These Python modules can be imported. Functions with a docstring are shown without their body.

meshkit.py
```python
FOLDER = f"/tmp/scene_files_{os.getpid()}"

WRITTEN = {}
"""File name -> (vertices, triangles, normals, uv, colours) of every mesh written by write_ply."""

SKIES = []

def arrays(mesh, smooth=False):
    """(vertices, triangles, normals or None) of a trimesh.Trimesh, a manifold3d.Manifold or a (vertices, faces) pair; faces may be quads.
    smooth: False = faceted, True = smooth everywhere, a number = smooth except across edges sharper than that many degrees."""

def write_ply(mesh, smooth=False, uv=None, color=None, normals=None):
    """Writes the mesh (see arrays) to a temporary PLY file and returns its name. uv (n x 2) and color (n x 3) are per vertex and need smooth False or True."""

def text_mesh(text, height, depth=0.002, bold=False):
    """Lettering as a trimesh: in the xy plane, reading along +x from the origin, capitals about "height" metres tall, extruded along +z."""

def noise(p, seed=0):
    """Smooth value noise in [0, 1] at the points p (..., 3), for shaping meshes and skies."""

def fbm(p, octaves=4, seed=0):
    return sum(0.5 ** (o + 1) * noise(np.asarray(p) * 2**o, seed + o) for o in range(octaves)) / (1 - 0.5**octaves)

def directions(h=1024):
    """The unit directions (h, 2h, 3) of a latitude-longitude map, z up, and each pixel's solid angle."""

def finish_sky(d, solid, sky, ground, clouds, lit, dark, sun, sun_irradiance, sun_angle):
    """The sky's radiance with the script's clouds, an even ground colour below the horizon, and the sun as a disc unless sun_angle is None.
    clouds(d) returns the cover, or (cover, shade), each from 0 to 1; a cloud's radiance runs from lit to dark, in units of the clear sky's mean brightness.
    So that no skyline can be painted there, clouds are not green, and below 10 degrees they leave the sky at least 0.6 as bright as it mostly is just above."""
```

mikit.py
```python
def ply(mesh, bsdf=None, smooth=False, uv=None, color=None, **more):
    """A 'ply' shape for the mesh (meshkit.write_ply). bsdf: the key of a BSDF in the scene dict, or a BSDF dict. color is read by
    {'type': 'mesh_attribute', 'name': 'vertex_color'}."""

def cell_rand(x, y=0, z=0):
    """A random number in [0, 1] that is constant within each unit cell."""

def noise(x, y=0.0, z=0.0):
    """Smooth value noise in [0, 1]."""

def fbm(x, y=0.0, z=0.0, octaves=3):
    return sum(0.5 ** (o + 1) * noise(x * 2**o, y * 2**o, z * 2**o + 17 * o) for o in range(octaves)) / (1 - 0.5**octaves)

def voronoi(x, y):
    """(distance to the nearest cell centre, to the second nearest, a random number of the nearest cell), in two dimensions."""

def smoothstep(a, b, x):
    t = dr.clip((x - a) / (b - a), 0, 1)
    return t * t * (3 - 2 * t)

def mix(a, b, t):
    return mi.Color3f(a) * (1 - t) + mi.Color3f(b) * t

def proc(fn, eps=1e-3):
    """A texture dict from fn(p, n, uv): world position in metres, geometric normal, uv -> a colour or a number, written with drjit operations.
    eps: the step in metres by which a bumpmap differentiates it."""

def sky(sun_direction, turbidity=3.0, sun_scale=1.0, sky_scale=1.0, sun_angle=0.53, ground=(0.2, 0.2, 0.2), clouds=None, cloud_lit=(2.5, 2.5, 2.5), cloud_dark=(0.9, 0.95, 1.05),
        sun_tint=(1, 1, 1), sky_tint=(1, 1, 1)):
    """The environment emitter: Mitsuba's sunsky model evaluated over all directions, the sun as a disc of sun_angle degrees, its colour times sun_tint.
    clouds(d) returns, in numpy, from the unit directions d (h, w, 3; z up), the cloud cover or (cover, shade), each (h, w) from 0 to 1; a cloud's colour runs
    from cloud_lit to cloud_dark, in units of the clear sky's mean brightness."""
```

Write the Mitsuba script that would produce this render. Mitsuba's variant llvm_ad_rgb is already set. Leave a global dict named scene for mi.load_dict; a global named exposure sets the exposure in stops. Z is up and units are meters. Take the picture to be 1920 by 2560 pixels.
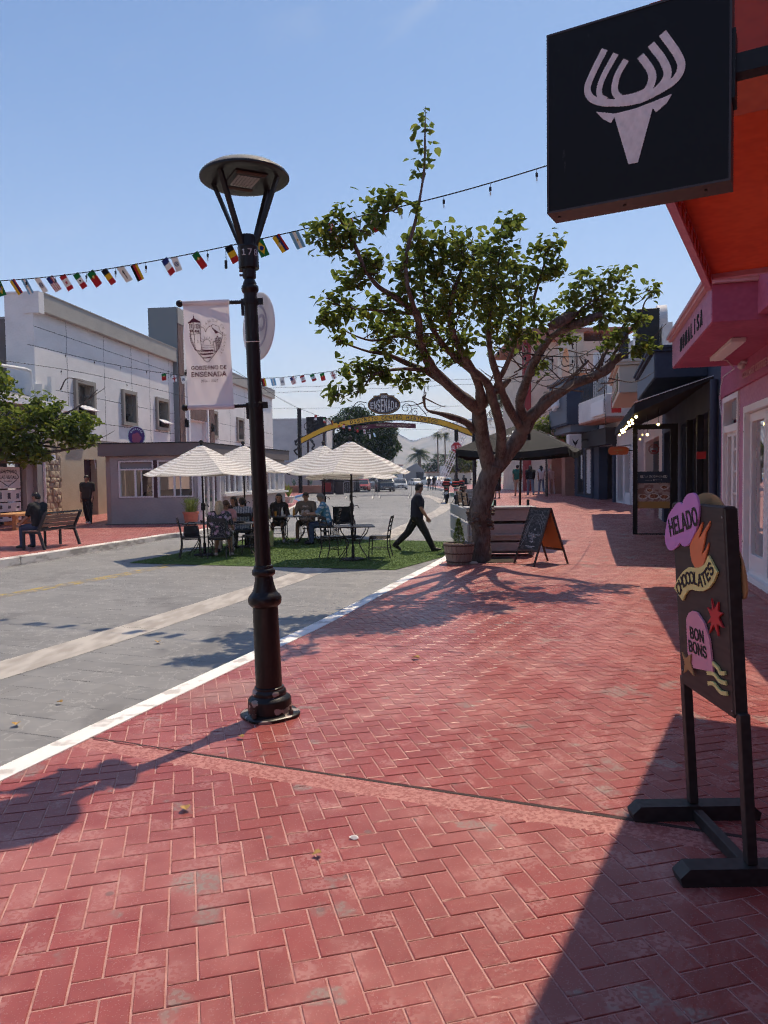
import math, random
import numpy as np
import trimesh
import drjit as dr
import mitsuba as mi
import manifold3d as m3
from shapely.geometry import Polygon, MultiPolygon, box as sbox, LineString, Point
from shapely import affinity
from shapely.ops import unary_union
import meshkit, mikit
from mikit import proc, noise, fbm, smoothstep, mix, cell_rand, voronoi

random.seed(7)
np.random.seed(7)
scene, labels = {}, {}
T = mi.ScalarTransform4f
PI = math.pi

# ---------------------------------------------------------------- camera, daylight, exposure
EYE = np.array([0.0, 0.0, 1.68])
PITCH, ROLL = 0.0475, 0.014
_f = np.array([0, math.cos(PITCH), -math.sin(PITCH)])
_u0 = np.array([0, math.sin(PITCH), math.cos(PITCH)])
_up = math.cos(ROLL) * _u0 + math.sin(ROLL) * np.array([1.0, 0, 0])
scene['camera'] = {'type': 'perspective', 'fov': math.degrees(2 * math.atan(960 / 1852.0)), 'fov_axis': 'x',
                   'near_clip': 0.05, 'far_clip': 9000.0,
                   'to_world': T().look_at(origin=EYE.tolist(), target=(EYE + _f).tolist(), up=_up.tolist())}
SUN = np.array([0.222, 0.386, 0.902])


def sky_clouds(d):
    az = np.arctan2(d[..., 0], d[..., 1])
    el = np.arcsin(np.clip(d[..., 2], -1, 1))
    # pale cloud bank low over the hills, a few combed cirrus streaks, and the thin milky veil of a coastal noon
    n = meshkit.fbm(np.stack([az * 9, el * 34, az * 0], -1), 5, 3)
    bank = np.clip((n - 0.34) * 2.4, 0, 1) * np.clip(1.25 - np.abs(el - 0.06) / 0.11, 0, 1)
    u, v = az * 5 + el * 3.2, el * 21 - az * 9
    c = meshkit.fbm(np.stack([u, v, u * 0 + 4], -1), 5, 11)
    m = meshkit.fbm(np.stack([az * 2.3, el * 3.1, az * 0 + 9], -1), 3, 5)
    wisp = np.clip((c - 0.58) * 3, 0, 1) * np.clip((m - 0.5) * 5, 0, 1)
    veil = 0.02 + 0.42 * np.clip(1 - el / 0.62, 0, 1) ** 2.0
    return np.clip(veil + bank * 0.55 + wisp * 0.35, 0, 0.95)


scene['sky'] = mikit.sky(SUN.tolist(), turbidity=3.0, sun_scale=1.25, sky_scale=1.8, clouds=sky_clouds,
                         cloud_lit=(1.75, 1.85, 2.0), cloud_dark=(0.9, 0.95, 1.05), sky_tint=(0.90, 1.0, 1.10), ground=(0.16, 0.13, 0.12))
exposure = 1.26

# ---------------------------------------------------------------- keys, labels, meshes
_plys = {}


def number(name):
    k, i = name, 0
    while k in scene or k in labels:
        i += 1
        k = '%s_%03d' % (name, i)
    return k


def thing(name, label, cat, group=None):
    """A thing without a mesh of its own: the key that its parts' keys start with."""
    k = number(name)
    labels[k] = {'label': label, 'category': cat}
    if group:
        labels[k]['group'] = group
    return k


def put(key, mesh, mat, M=None, smooth=False, uv=None):
    idk = (id(mesh), smooth, mat)
    if idk not in _plys:
        _plys[idk] = (mikit.ply(mesh, mat, smooth=smooth, uv=uv), mesh)
    d = dict(_plys[idk][0])
    if M is not None:
        d['to_world'] = T(np.asarray(M, float).tolist())
    scene[key] = d
    return key


def part(parent, name, mesh, mat, M=None, smooth=False, label=None, kind=None, uv=None):
    k = put(number(parent + '__' + name), mesh, mat, M, smooth, uv)
    if label or kind:
        labels[k] = {}
        if label:
            labels[k]['label'] = label
        if kind:
            labels[k]['kind'] = kind
    return k


def one(name, label, cat, mesh, mat, M=None, smooth=False, group=None, uv=None):
    """A thing that is a single mesh."""
    k = put(number(name), mesh, mat, M, smooth, uv)
    labels[k] = {'label': label, 'category': cat}
    if group:
        labels[k]['group'] = group
    return k


def struct(name, mesh, mat, label=None, M=None, smooth=False, kind='structure', cat=None):
    k = put(number(name), mesh, mat, M, smooth)
    labels[k] = {'kind': kind}
    if label:
        labels[k]['label'] = label
    if cat:
        labels[k]['category'] = cat
    return k


# ---- transforms
def tr(x, y, z):
    m = np.eye(4)
    m[:3, 3] = (x, y, z)
    return m


def rz(a):
    c, s = math.cos(a), math.sin(a)
    return np.array([[c, -s, 0, 0], [s, c, 0, 0], [0, 0, 1, 0], [0, 0, 0, 1.0]])


def rx(a):
    c, s = math.cos(a), math.sin(a)
    return np.array([[1, 0, 0, 0], [0, c, -s, 0], [0, s, c, 0], [0, 0, 0, 1.0]])


def ry(a):
    c, s = math.cos(a), math.sin(a)
    return np.array([[c, 0, s, 0], [0, 1, 0, 0], [-s, 0, c, 0], [0, 0, 0, 1.0]])


def sc(a, b=None, c=None):
    return np.diag([a, a if b is None else b, a if c is None else c, 1.0])


def face(P, n):
    """Frame of an upright face: x to the right as one looks at it, y up, z out along n (horizontal)."""
    n = np.array([n[0], n[1], 0.0]) / math.hypot(n[0], n[1])
    r = np.cross([0, 0, 1.0], n)
    m = np.eye(4)
    m[:3, 0], m[:3, 1], m[:3, 2], m[:3, 3] = r, (0, 0, 1), n, P
    return m


def basis(o, x, y, z):
    m = np.eye(4)
    m[:3, 0], m[:3, 1], m[:3, 2], m[:3, 3] = x, y, z, o
    return m


# ---- mesh pieces (trimesh in, trimesh out)
def cat(*ms):
    fl = []
    for m in ms:
        fl.extend(m if isinstance(m, (list, tuple)) else [m])
    return trimesh.util.concatenate(fl)


def bx(x0, x1, y0, y1, z0, z1, ch=0.0):
    """An axis-aligned box, its edges chamfered by ch."""
    if ch <= 0:
        v = np.array([[x, y, z] for x in (x0, x1) for y in (y0, y1) for z in (z0, z1)], float)
        f = np.array([[0, 1, 3], [0, 3, 2], [4, 6, 7], [4, 7, 5], [0, 4, 5], [0, 5, 1], [2, 3, 7], [2, 7, 6], [0, 2, 6], [0, 6, 4], [1, 5, 7], [1, 7, 3]])
        return trimesh.Trimesh(v, f, process=False)
    p = []
    for x, sx in ((x0, 1), (x1, -1)):
        for y, sy in ((y0, 1), (y1, -1)):
            for z, sz in ((z0, 1), (z1, -1)):
                p += [(x + sx * ch, y + sy * ch, z), (x + sx * ch, y, z + sz * ch), (x, y + sy * ch, z + sz * ch)]
    return trimesh.convex.convex_hull(np.array(p))


def apply(m, M):
    m = m.copy()
    m.apply_transform(M)
    return m


def tube(pts, r, sides=8, caps=True):
    p = np.asarray(pts, float)
    n = len(p)
    r = np.broadcast_to(np.asarray(r, float), (n,))
    t = np.gradient(p, axis=0)
    t /= np.linalg.norm(t, axis=1, keepdims=True) + 1e-12
    a = np.cross(t[0], [0, 0, 1.0] if abs(t[0][2]) < 0.9 else [1.0, 0, 0])
    V = []
    ang = np.arange(sides) * 2 * PI / sides
    for i in range(n):
        a = a - t[i] * (a @ t[i])
        a /= np.linalg.norm(a) + 1e-12
        b = np.cross(t[i], a)
        V.append(p[i] + r[i] * (np.cos(ang)[:, None] * a + np.sin(ang)[:, None] * b))
    V = np.vstack(V)
    F = []
    for i in range(n - 1):
        for j in range(sides):
            q = (i * sides + j, i * sides + (j + 1) % sides, (i + 1) * sides + (j + 1) % sides, (i + 1) * sides + j)
            F += [(q[0], q[1], q[2]), (q[0], q[2], q[3])]
    if caps:
        for j in range(1, sides - 1):
            F += [(0, j + 1, j), ((n - 1) * sides, (n - 1) * sides + j, (n - 1) * sides + j + 1)]
    return trimesh.Trimesh(V, np.array(F), process=False)


def bar(a, b, w, h=None):
    """A square bar from a to b, w wide and h deep."""
    a, b = np.array(a, float), np.array(b, float)
    h = h or w
    t = (b - a) / np.linalg.norm(b - a)
    s = np.cross(t, [0, 0, 1.0] if abs(t[2]) < 0.95 else [0, 1.0, 0])
    s /= np.linalg.norm(s)
    q = np.cross(s, t)
    m = bx(-w / 2, w / 2, 0, np.linalg.norm(b - a), -h / 2, h / 2)
    return apply(m, basis(a, s, t, q))


def lathe(prof, sides=24):
    """prof: (radius, height) from bottom to top."""
    pr = np.array(prof, float)
    n = len(pr)
    ang = np.arange(sides) * 2 * PI / sides
    V = np.stack([np.outer(pr[:, 0], np.cos(ang)), np.outer(pr[:, 0], np.sin(ang)), np.repeat(pr[:, 1:], sides, 1)], -1).reshape(-1, 3)
    F = []
    for i in range(n - 1):
        for j in range(sides):
            a, b, c, d = i * sides + j, i * sides + (j + 1) % sides, (i + 1) * sides + (j + 1) % sides, (i + 1) * sides + j
            F += [(a, b, c), (a, c, d)]
    V = np.vstack([V, [[0, 0, pr[0, 1]], [0, 0, pr[-1, 1]]]])
    for j in range(sides):
        F += [(n * sides, (j + 1) % sides, j), (n * sides + 1, (n - 1) * sides + j, (n - 1) * sides + (j + 1) % sides)]
    return trimesh.Trimesh(V, np.array(F), process=False)


def ball(r, c=(0, 0, 0), sub=2, s=(1, 1, 1)):
    m = trimesh.creation.icosphere(subdivisions=sub, radius=1.0)
    m.vertices = m.vertices * (np.array(s) * r) + np.array(c)
    return m


def ext(poly, depth, z=0.0):
    """Shapely polygon(s) extruded along +z from z."""
    if isinstance(poly, (list, tuple)):
        poly = Polygon(poly)
    if not poly.is_valid:
        poly = poly.buffer(0)
    gs = [g for g in getattr(poly, 'geoms', [poly]) if g.area > 1e-9]
    m = trimesh.util.concatenate([trimesh.creation.extrude_polygon(g, depth, engine='earcut') for g in gs])
    m.apply_translation([0, 0, z])
    return m


def text(s, h, depth=0.003, bold=False, center=True, width=None):
    m = meshkit.text_mesh(s, h, depth, bold)
    b = m.bounds
    if width:
        m.apply_scale([width / (b[1, 0] - b[0, 0]), 1, 1])
        b = m.bounds
    if center:
        m.apply_translation([-(b[0, 0] + b[1, 0]) / 2, -h / 2, 0])
    return m


def sheet(poly, z, res=None):
    """A flat polygon as a triangulated sheet; z a number or a function of (x, y)."""
    if not hasattr(poly, 'exterior'):
        poly = Polygon(poly)
    v, f = trimesh.creation.triangulate_polygon(poly, engine='earcut')
    v3 = np.column_stack([v, np.zeros(len(v))])
    m = trimesh.Trimesh(v3, f, process=False)
    if res:
        m = trimesh.Trimesh(*trimesh.remesh.subdivide_to_size(m.vertices, m.faces, res, max_iter=14), process=False)
        m.merge_vertices()
    zz = z(m.vertices[:, 0], m.vertices[:, 1]) if callable(z) else z
    m.vertices = np.column_stack([m.vertices[:, :2], np.broadcast_to(zz, (len(m.vertices),))])
    if len(m.faces) and m.face_normals[:, 2].mean() < 0:
        m.invert()
    return m


def grid(x0, x1, y0, y1, nx, ny, zf):
    x, y = np.meshgrid(np.linspace(x0, x1, nx), np.linspace(y0, y1, ny))
    V = np.column_stack([x.ravel(), y.ravel(), zf(x.ravel(), y.ravel())])
    i, j = np.meshgrid(np.arange(nx - 1), np.arange(ny - 1))
    a = (j * nx + i).ravel()
    F = np.vstack([np.column_stack([a, a + 1, a + nx + 1]), np.column_stack([a, a + nx + 1, a + nx])])
    return trimesh.Trimesh(V, F, process=False)


def catmull(P, n=6):
    P = np.asarray(P, float)
    Q = np.vstack([2 * P[0] - P[1], P, 2 * P[-1] - P[-2]])
    out = []
    for i in range(1, len(Q) - 2):
        for t in np.linspace(0, 1, n, endpoint=False):
            a, b, c, d = Q[i - 1], Q[i], Q[i + 1], Q[i + 2]
            out.append(0.5 * (2 * b + (c - a) * t + (2 * a - 5 * b + 4 * c - d) * t * t + (3 * b - a - 3 * c + d) * t ** 3))
    out.append(P[-1])
    return np.array(out)


# ---------------------------------------------------------------- materials
def mat(key, color, rough=0.6, metal=0.0, spec=0.5, coat=0.0, sheen=0.0, bump=None, eps=2e-3, two=True, **more):
    """color: an rgb triple or a function for mikit.proc; bump: a height function in metres."""
    base = proc(color) if callable(color) else {'type': 'rgb', 'value': list(color)}
    d = {'type': 'principled', 'base_color': base, 'roughness': proc(rough) if callable(rough) else rough, 'metallic': metal, 'specular': spec}
    if coat:
        d['clearcoat'] = coat
        d['clearcoat_gloss'] = 0.9
    if sheen:
        d['sheen'] = sheen
    d.update(more)
    if bump is not None:
        d = {'type': 'bumpmap', 'arbitrary': proc(bump, eps), 'scale': 1.0, 'bsdf': d}
    if two:
        d = {'type': 'twosided', 'bsdf': d}
    scene[key] = d
    return key


def C(*v):
    return mi.Color3f(*v)


def grain(c0, c1, fx=6, fy=6, fz=6, lo=0.0, hi=1.0):
    """Two tones mixed by fine noise of these frequencies; lo and hi set how sharply they part."""
    c0, c1 = mi.Color3f(c0), mi.Color3f(c1)
    k = mi.Vector3f(fx, fy, fz)
    w = mi.Vector2f(lo, hi)
    dr.make_opaque(c0, c1, k, w)

    def fn(p, n, uv):
        return mix(c0, c1, smoothstep(w.x, w.y, fbm(p.x * k.x, p.y * k.y, p.z * k.z, 3)))
    return fn


def ramp(c0, c1):
    """A tone per leaf or blade: its random number is in uv.x."""
    c0, c1 = mi.Color3f(c0), mi.Color3f(c1)
    dr.make_opaque(c0, c1)
    return lambda p, n, uv: mix(c0, c1, uv.x)


def relief(height, f):
    k = mi.Vector2f(height, f)
    dr.make_opaque(k)
    return lambda p, n, uv: k.x * fbm(p.x * k.y, p.y * k.y, p.z * k.y, 3)
# ================================================================ ground: heights and edges
KERB = [(-6.9, -9.0), (-4.6, -2.5), (-2.26, 4.25), (-1.27, 7.08), (-0.636, 8.95), (0.33, 12.2), (1.23, 15.2), (2.2, 19.5), (3.3, 25.0), (4.6, 32.0), (5.5, 38.0), (5.4, 44.0), (4.6, 49.5), (4.5, 56.0), (5.4, 64.0), (6.4, 83.0), (6.9, 130.0)]
KERB_L = [(-15.0, -9.0), (-12.0, 0.5), (-8.0, 15.3), (-6.9, 19.5), (-6.3, 21.6), (-5.6, 23.6), (-4.5, 33.5), (-4.7, 42.0), (-6.0, 50.0), (-6.2, 64.0)]


def walk_z(x, y):
    """The right pavement climbs gently away from the tree."""
    return np.interp(y, [0, 15.5, 17.5, 32, 45, 60, 90, 140], [0, 0, 0.03, 0.37, 0.56, 0.5, 0.25, 0.1])


def road_z(x, y):
    return np.interp(y, [-30, 15, 19, 32, 45, 58, 78, 110, 200, 420], [-0.12, -0.12, -0.10, 0.17, 0.30, 0.28, 0.05, -0.08, -0.2, -0.3])


def left_z(x, y):
    return np.interp(y, [0, 20, 26, 34, 48, 62, 80], [0.06, 0.08, 0.13, 0.22, 0.42, 0.42, 0.3])


kc = catmull(KERB, 8)
KW = 0.19
klc = catmull(KERB_L, 8)



def offset(P, d):
    t = np.gradient(P, axis=0)
    t /= np.linalg.norm(t, axis=1, keepdims=True)
    return P + d * np.column_stack([t[:, 1], -t[:, 0]])


kc = offset(kc, -0.06)

# ---- materials of the ground
BU = np.array([math.cos(math.radians(15)), math.sin(math.radians(15))])
BV = np.array([-BU[1], BU[0]])
A = 0.104


def red_paint(p, joint=None):
    """Red stamped concrete: paint worn thin in patches, grey where it has gone."""
    a = fbm(p.x * 1.3, p.y * 1.3, 0, 3)
    b = fbm(p.x * 7 + 5, p.y * 7, 0, 3)
    c = noise(p.x * 90, p.y * 90)
    col = mix((0.255, 0.056, 0.048), (0.335, 0.108, 0.094), smoothstep(0.36, 0.66, a * 0.65 + b * 0.35))
    col = mix(col, (0.27, 0.044, 0.038), 0.5 * smoothstep(0.52, 0.72, fbm(p.x * 3.1 + 9, p.y * 2.3, 0, 2)))
    col = mix(col, (0.40, 0.19, 0.17), 0.55 * smoothstep(0.5, 0.7, b) * smoothstep(0.35, 0.6, c))
    worn = 0.8 * smoothstep(0.70, 0.79, fbm(p.x * 4.3 + 31, p.y * 4.3, 0, 4))
    d = dr.sqrt(dr.square(p.x + 0.80) + dr.square((p.y - 3.02) * 1.5))
    worn = dr.maximum(worn, smoothstep(0.17, 0.06, d + 0.12 * (fbm(p.x * 14, p.y * 14, 0, 3) - 0.5)))
    d2 = dr.sqrt(dr.square(p.x + 1.2) + dr.square((p.y - 5.75) * 1.2))
    dust = smoothstep(0.65, 0.1, d2 + 0.6 * (fbm(p.x * 5, p.y * 5, 3, 3) - 0.5))
    col = mix(col, (0.33, 0.22, 0.18), 0.45 * dust)
    col = mix(col, (0.24, 0.20, 0.175), worn * (0.35 + 0.5 * smoothstep(0.4, 0.6, c)))
    g1, g2, gw = voronoi(p.x * 2.1, p.y * 2.1)
    col = mix(col, (0.17, 0.10, 0.09), 0.75 * smoothstep(0.045, 0.025, g1) * smoothstep(0.62, 0.64, gw))
    spark = smoothstep(0.8, 0.92, noise(p.x * 210 + 3, p.y * 210))
    return mix(col, (0.42, 0.26, 0.24), 0.35 * spark)


def brick_lattice(p):
    u = (p.x * BU[0] + p.y * BU[1]) / A
    v = (p.x * BV[0] + p.y * BV[1]) / A
    i, j = dr.floor(u), dr.floor(v)
    fu, fv = u - i, v - j
    s = (i - j) - 4 * dr.floor((i - j) / 4)
    along = dr.select(s < 0.5, fu, dr.select(s < 1.5, fu + 1, dr.select(s < 2.5, fv + 1, fv)))
    acr = dr.select(s < 1.5, fv, fu)
    r = cell_rand(dr.select((s > 0.5) & (s < 1.5), i - 1, i), dr.select((s > 1.5) & (s < 2.5), j - 1, j), 4)
    return dr.minimum(dr.minimum(along, 2 - along), dr.minimum(acr, 1 - acr)) * A, r


def c_brick(p, n, uv):
    e, r = brick_lattice(p)
    return red_paint(p) * (0.93 + 0.11 * r)


def b_brick(p, n, uv):
    return 0.0030 * fbm(p.x * 18, p.y * 18, 0, 4) + 0.0017 * fbm(p.x * 85, p.y * 85, 0, 2)


def c_walk(p, n, uv):
    e, r = brick_lattice(p)
    return mix((0.40, 0.20, 0.175), red_paint(p) * (0.90 + 0.19 * r), smoothstep(0.003, 0.0085, e))


def b_walk(p, n, uv):
    return 0.004 * smoothstep(0.002, 0.011, brick_lattice(p)[0]) + 0.0035 * fbm(p.x * 9, p.y * 9, 0, 3)


def road_lines(p):
    """Shallow stamped courses across the street, the courses staggered along it."""
    u = p.x * 0.94 - p.y * 0.34
    v = p.x * 0.34 + p.y * 0.94
    row = dr.floor(v / 0.31)
    w = v / 0.31 - row
    off = cell_rand(row, 7) * 1.3
    col = dr.floor((u + off) / 0.85)
    q = (u + off) / 0.85 - col
    h = cell_rand(row, col, 3)
    e = dr.minimum(w, 1 - w) * 0.31 + 0.016 * (noise(p.x * 7, p.y * 7) - 0.5)
    on = smoothstep(0.25, 0.4, cell_rand(row, col, 5))
    off2 = 0.05 * smoothstep(0.2, 0.25, cell_rand(row, col, 9))
    e2 = dr.minimum(q, 1 - q) * 0.85
    return dr.minimum(e + 0.05 * (1 - on), e2 + 0.03 * smoothstep(0.3, 0.7, h) + off2), h


def c_road(p, n, uv):
    e, h = road_lines(p)
    a = fbm(p.x * 0.7, p.y * 0.7, 0, 3)
    b = fbm(p.x * 6, p.y * 11, 0, 3)
    col = mix((0.155, 0.155, 0.154), (0.24, 0.236, 0.228), 0.6 * a + 0.4 * b)
    col = col * (0.93 + 0.14 * h)
    vein = smoothstep(0.03, 0.0, dr.abs(fbm(p.x * 5 + 2, p.y * 5, 0, 4) - 0.5))
    col = mix(col, (0.31, 0.305, 0.295), 0.5 * vein)
    col = mix(col, (0.105, 0.10, 0.10), 0.45 * smoothstep(0.62, 0.8, fbm(p.x * 1.6 + 40, p.y * 0.9, 0, 4)))
    return mix((0.105, 0.103, 0.102), col, smoothstep(0.001, 0.007, e))


def b_road(p, n, uv):
    e, h = road_lines(p)
    return 0.005 * smoothstep(0.0, 0.012, e) + 0.008 * fbm(p.x * 9, p.y * 9, 0, 4)


mat('m_brick', c_brick, rough=0.4, spec=0.5, bump=b_brick)
mat('m_walk', c_walk, rough=0.45, spec=0.5, bump=b_walk, eps=3e-3)
mat('m_joint', grain((0.36, 0.16, 0.14), (0.48, 0.28, 0.25), 30, 30, 1), rough=0.8)
mat('m_band', grain((0.29, 0.085, 0.075), (0.42, 0.18, 0.16), 70, 70, 1, 0.3, 0.7), rough=0.6, bump=relief(0.008, 60))
mat('m_road', c_road, rough=0.6, spec=0.4, bump=b_road, eps=3e-3)
mat('m_conc', grain((0.285, 0.26, 0.235), (0.40, 0.375, 0.34), 7, 2.5, 5, 0.3, 0.7), rough=0.8)
mat('m_kerbw', grain((0.74, 0.73, 0.70), (0.48, 0.46, 0.43), 9, 9, 9, 0.56, 0.75), rough=0.7)
mat('m_kerbg', grain((0.36, 0.335, 0.305), (0.64, 0.61, 0.57), 5, 5, 9, 0.32, 0.62), rough=0.85)
mat('m_yellow', grain((0.36, 0.25, 0.07), (0.19, 0.18, 0.165), 8, 8, 1, 0.36, 0.62), rough=0.8)
mat('m_groove', (0.05, 0.03, 0.03), rough=0.9)
mat('m_blue_paint', (0.05, 0.12, 0.30), rough=0.6)
mat('m_green_paint', (0.10, 0.19, 0.15), rough=0.6)
mat('m_earth', (0.24, 0.20, 0.16), rough=0.95)

# ---- road, land, left pavement
road_poly = [(-42, -25), (42, -25), (42, 40), (16, 60), (13, 420), (-13, 420), (-16, 90), (-42, 60)]
struct('road', sheet(road_poly, road_z, 4.0), 'm_road', 'grey stamped concrete street')
struct('ground', sheet([(-3000, -300), (3000, -300), (3000, 3500), (-3000, 3500)], -0.75), 'm_earth', 'dusty land around and beyond the town')


def strip(P, w0, w1, zf, dz=0.0):
    a, b = offset(P, w0), offset(P, w1)
    n = len(P)
    V = np.vstack([a, b])
    V = np.column_stack([V, zf(V[:, 0], V[:, 1]) + dz])
    F = []
    for i in range(n - 1):
        F += [(i, n + i + 1, n + i), (i, i + 1, n + i + 1)]
    m = trimesh.Trimesh(V, np.array(F), process=False)
    if m.face_normals[:, 2].mean() < 0:
        m.invert()
    return m


def kerb_mesh(P, w, zt, zb, over=0.0):
    """A kerb w wide to the right of the line P, its face down to zb."""
    n = len(P)
    a, b = P, offset(P, w)
    r = np.sign(w) * 0.02
    a2 = offset(P, r)
    za, zbt = zt(P[:, 0], P[:, 1]) + over, zb(P[:, 0], P[:, 1]) - 0.02
    rows = [np.column_stack([a, zbt]), np.column_stack([a, za - 0.02]), np.column_stack([a2, za]), np.column_stack([b, za]), np.column_stack([b, za - 0.15])]
    V = np.vstack(rows)
    F = []
    for k in range(4):
        for i in range(n - 1):
            q = (k * n + i, k * n + i + 1, (k + 1) * n + i + 1, (k + 1) * n + i)
            F += [(q[0], q[1], q[2]), (q[0], q[2], q[3])]
    m = trimesh.Trimesh(V, np.array(F), process=False)
    return m


def cut(P, y0, y1):
    q = [p for p in P if y0 < p[1] < y1]
    yy, xx = P[:, 1], P[:, 0]
    return np.array([(np.interp(y0, yy, xx), y0)] + [tuple(p) for p in q] + [(np.interp(y1, yy, xx), y1)])


struct('kerb', kerb_mesh(cut(kc, -8, 22), KW, walk_z, road_z, 0.004), 'm_kerbw', 'white painted kerb edging the red brick pavement')
struct('kerb', kerb_mesh(cut(kc, 22, 50), 0.16, walk_z, road_z, 0.004), 'm_green_paint', 'faded green kerb beyond the tree')
struct('kerb', kerb_mesh(cut(kc, 50, 129), 0.16, walk_z, road_z, 0.004), 'm_kerbg')
for a, b in ((-8, 12.2), (12.2, 15.9), (15.9, 19.2), (19.2, 21.9), (21.9, 24.6), (24.6, 33.0)):      # cast in lengths, a crack between
    struct('kerb', kerb_mesh(cut(klc, a + 0.008, b - 0.008), -0.17, left_z, road_z, 0.004), 'm_kerbg', None)
struct('kerb', kerb_mesh(cut(klc, 42, 60), -0.17, left_z, road_z, 0.004), 'm_blue_paint', 'blue painted kerb at the far plaza')
struct('kerb', kerb_mesh(cut(klc, 33.0, 42), -0.17, left_z, road_z, 0.004), 'm_kerbg', None)
lp = [tuple(p) for p in offset(klc, -0.16)] + [(-40, 64), (-40, -9)]
struct('left_pavement', sheet(lp, left_z, 3.0), 'm_walk', 'red brick pavement on the far side of the street')

# tan concrete gutter strip and worn yellow line along the street
gutter = catmull([(-9.0, -3.5), (-5.3, 3.6), (-3.70, 7.0), (-2.11, 11.8), (-1.45, 14.1), (-0.6, 18.5), (1.2, 26.5), (2.6, 33), (3.2, 40), (3.0, 55)], 8)
for a, b in ((-3, 6.1), (6.1, 8.95), (8.95, 12.4), (12.4, 15.0), (15, 25), (25, 38), (38, 54)):
    struct('gutter', strip(cut(gutter, a + 0.006, b - 0.006), -0.29, 0.29, road_z, 0.004), 'm_conc', None)
yl = catmull([(-9.5, 3.0), (-6.08, 11.6), (-4.95, 14.3), (-4.3, 17.0), (-3.2, 25.0), (-2.4, 36), (-2.6, 60)], 8)
struct('road_marking', strip(cut(yl, 3, 16.5), -0.15, -0.04, road_z, 0.004), 'm_yellow', 'worn double yellow line down the street')
struct('road_marking', strip(cut(yl, 3, 16.5), 0.04, 0.15, road_z, 0.004), 'm_yellow', None)

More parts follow.
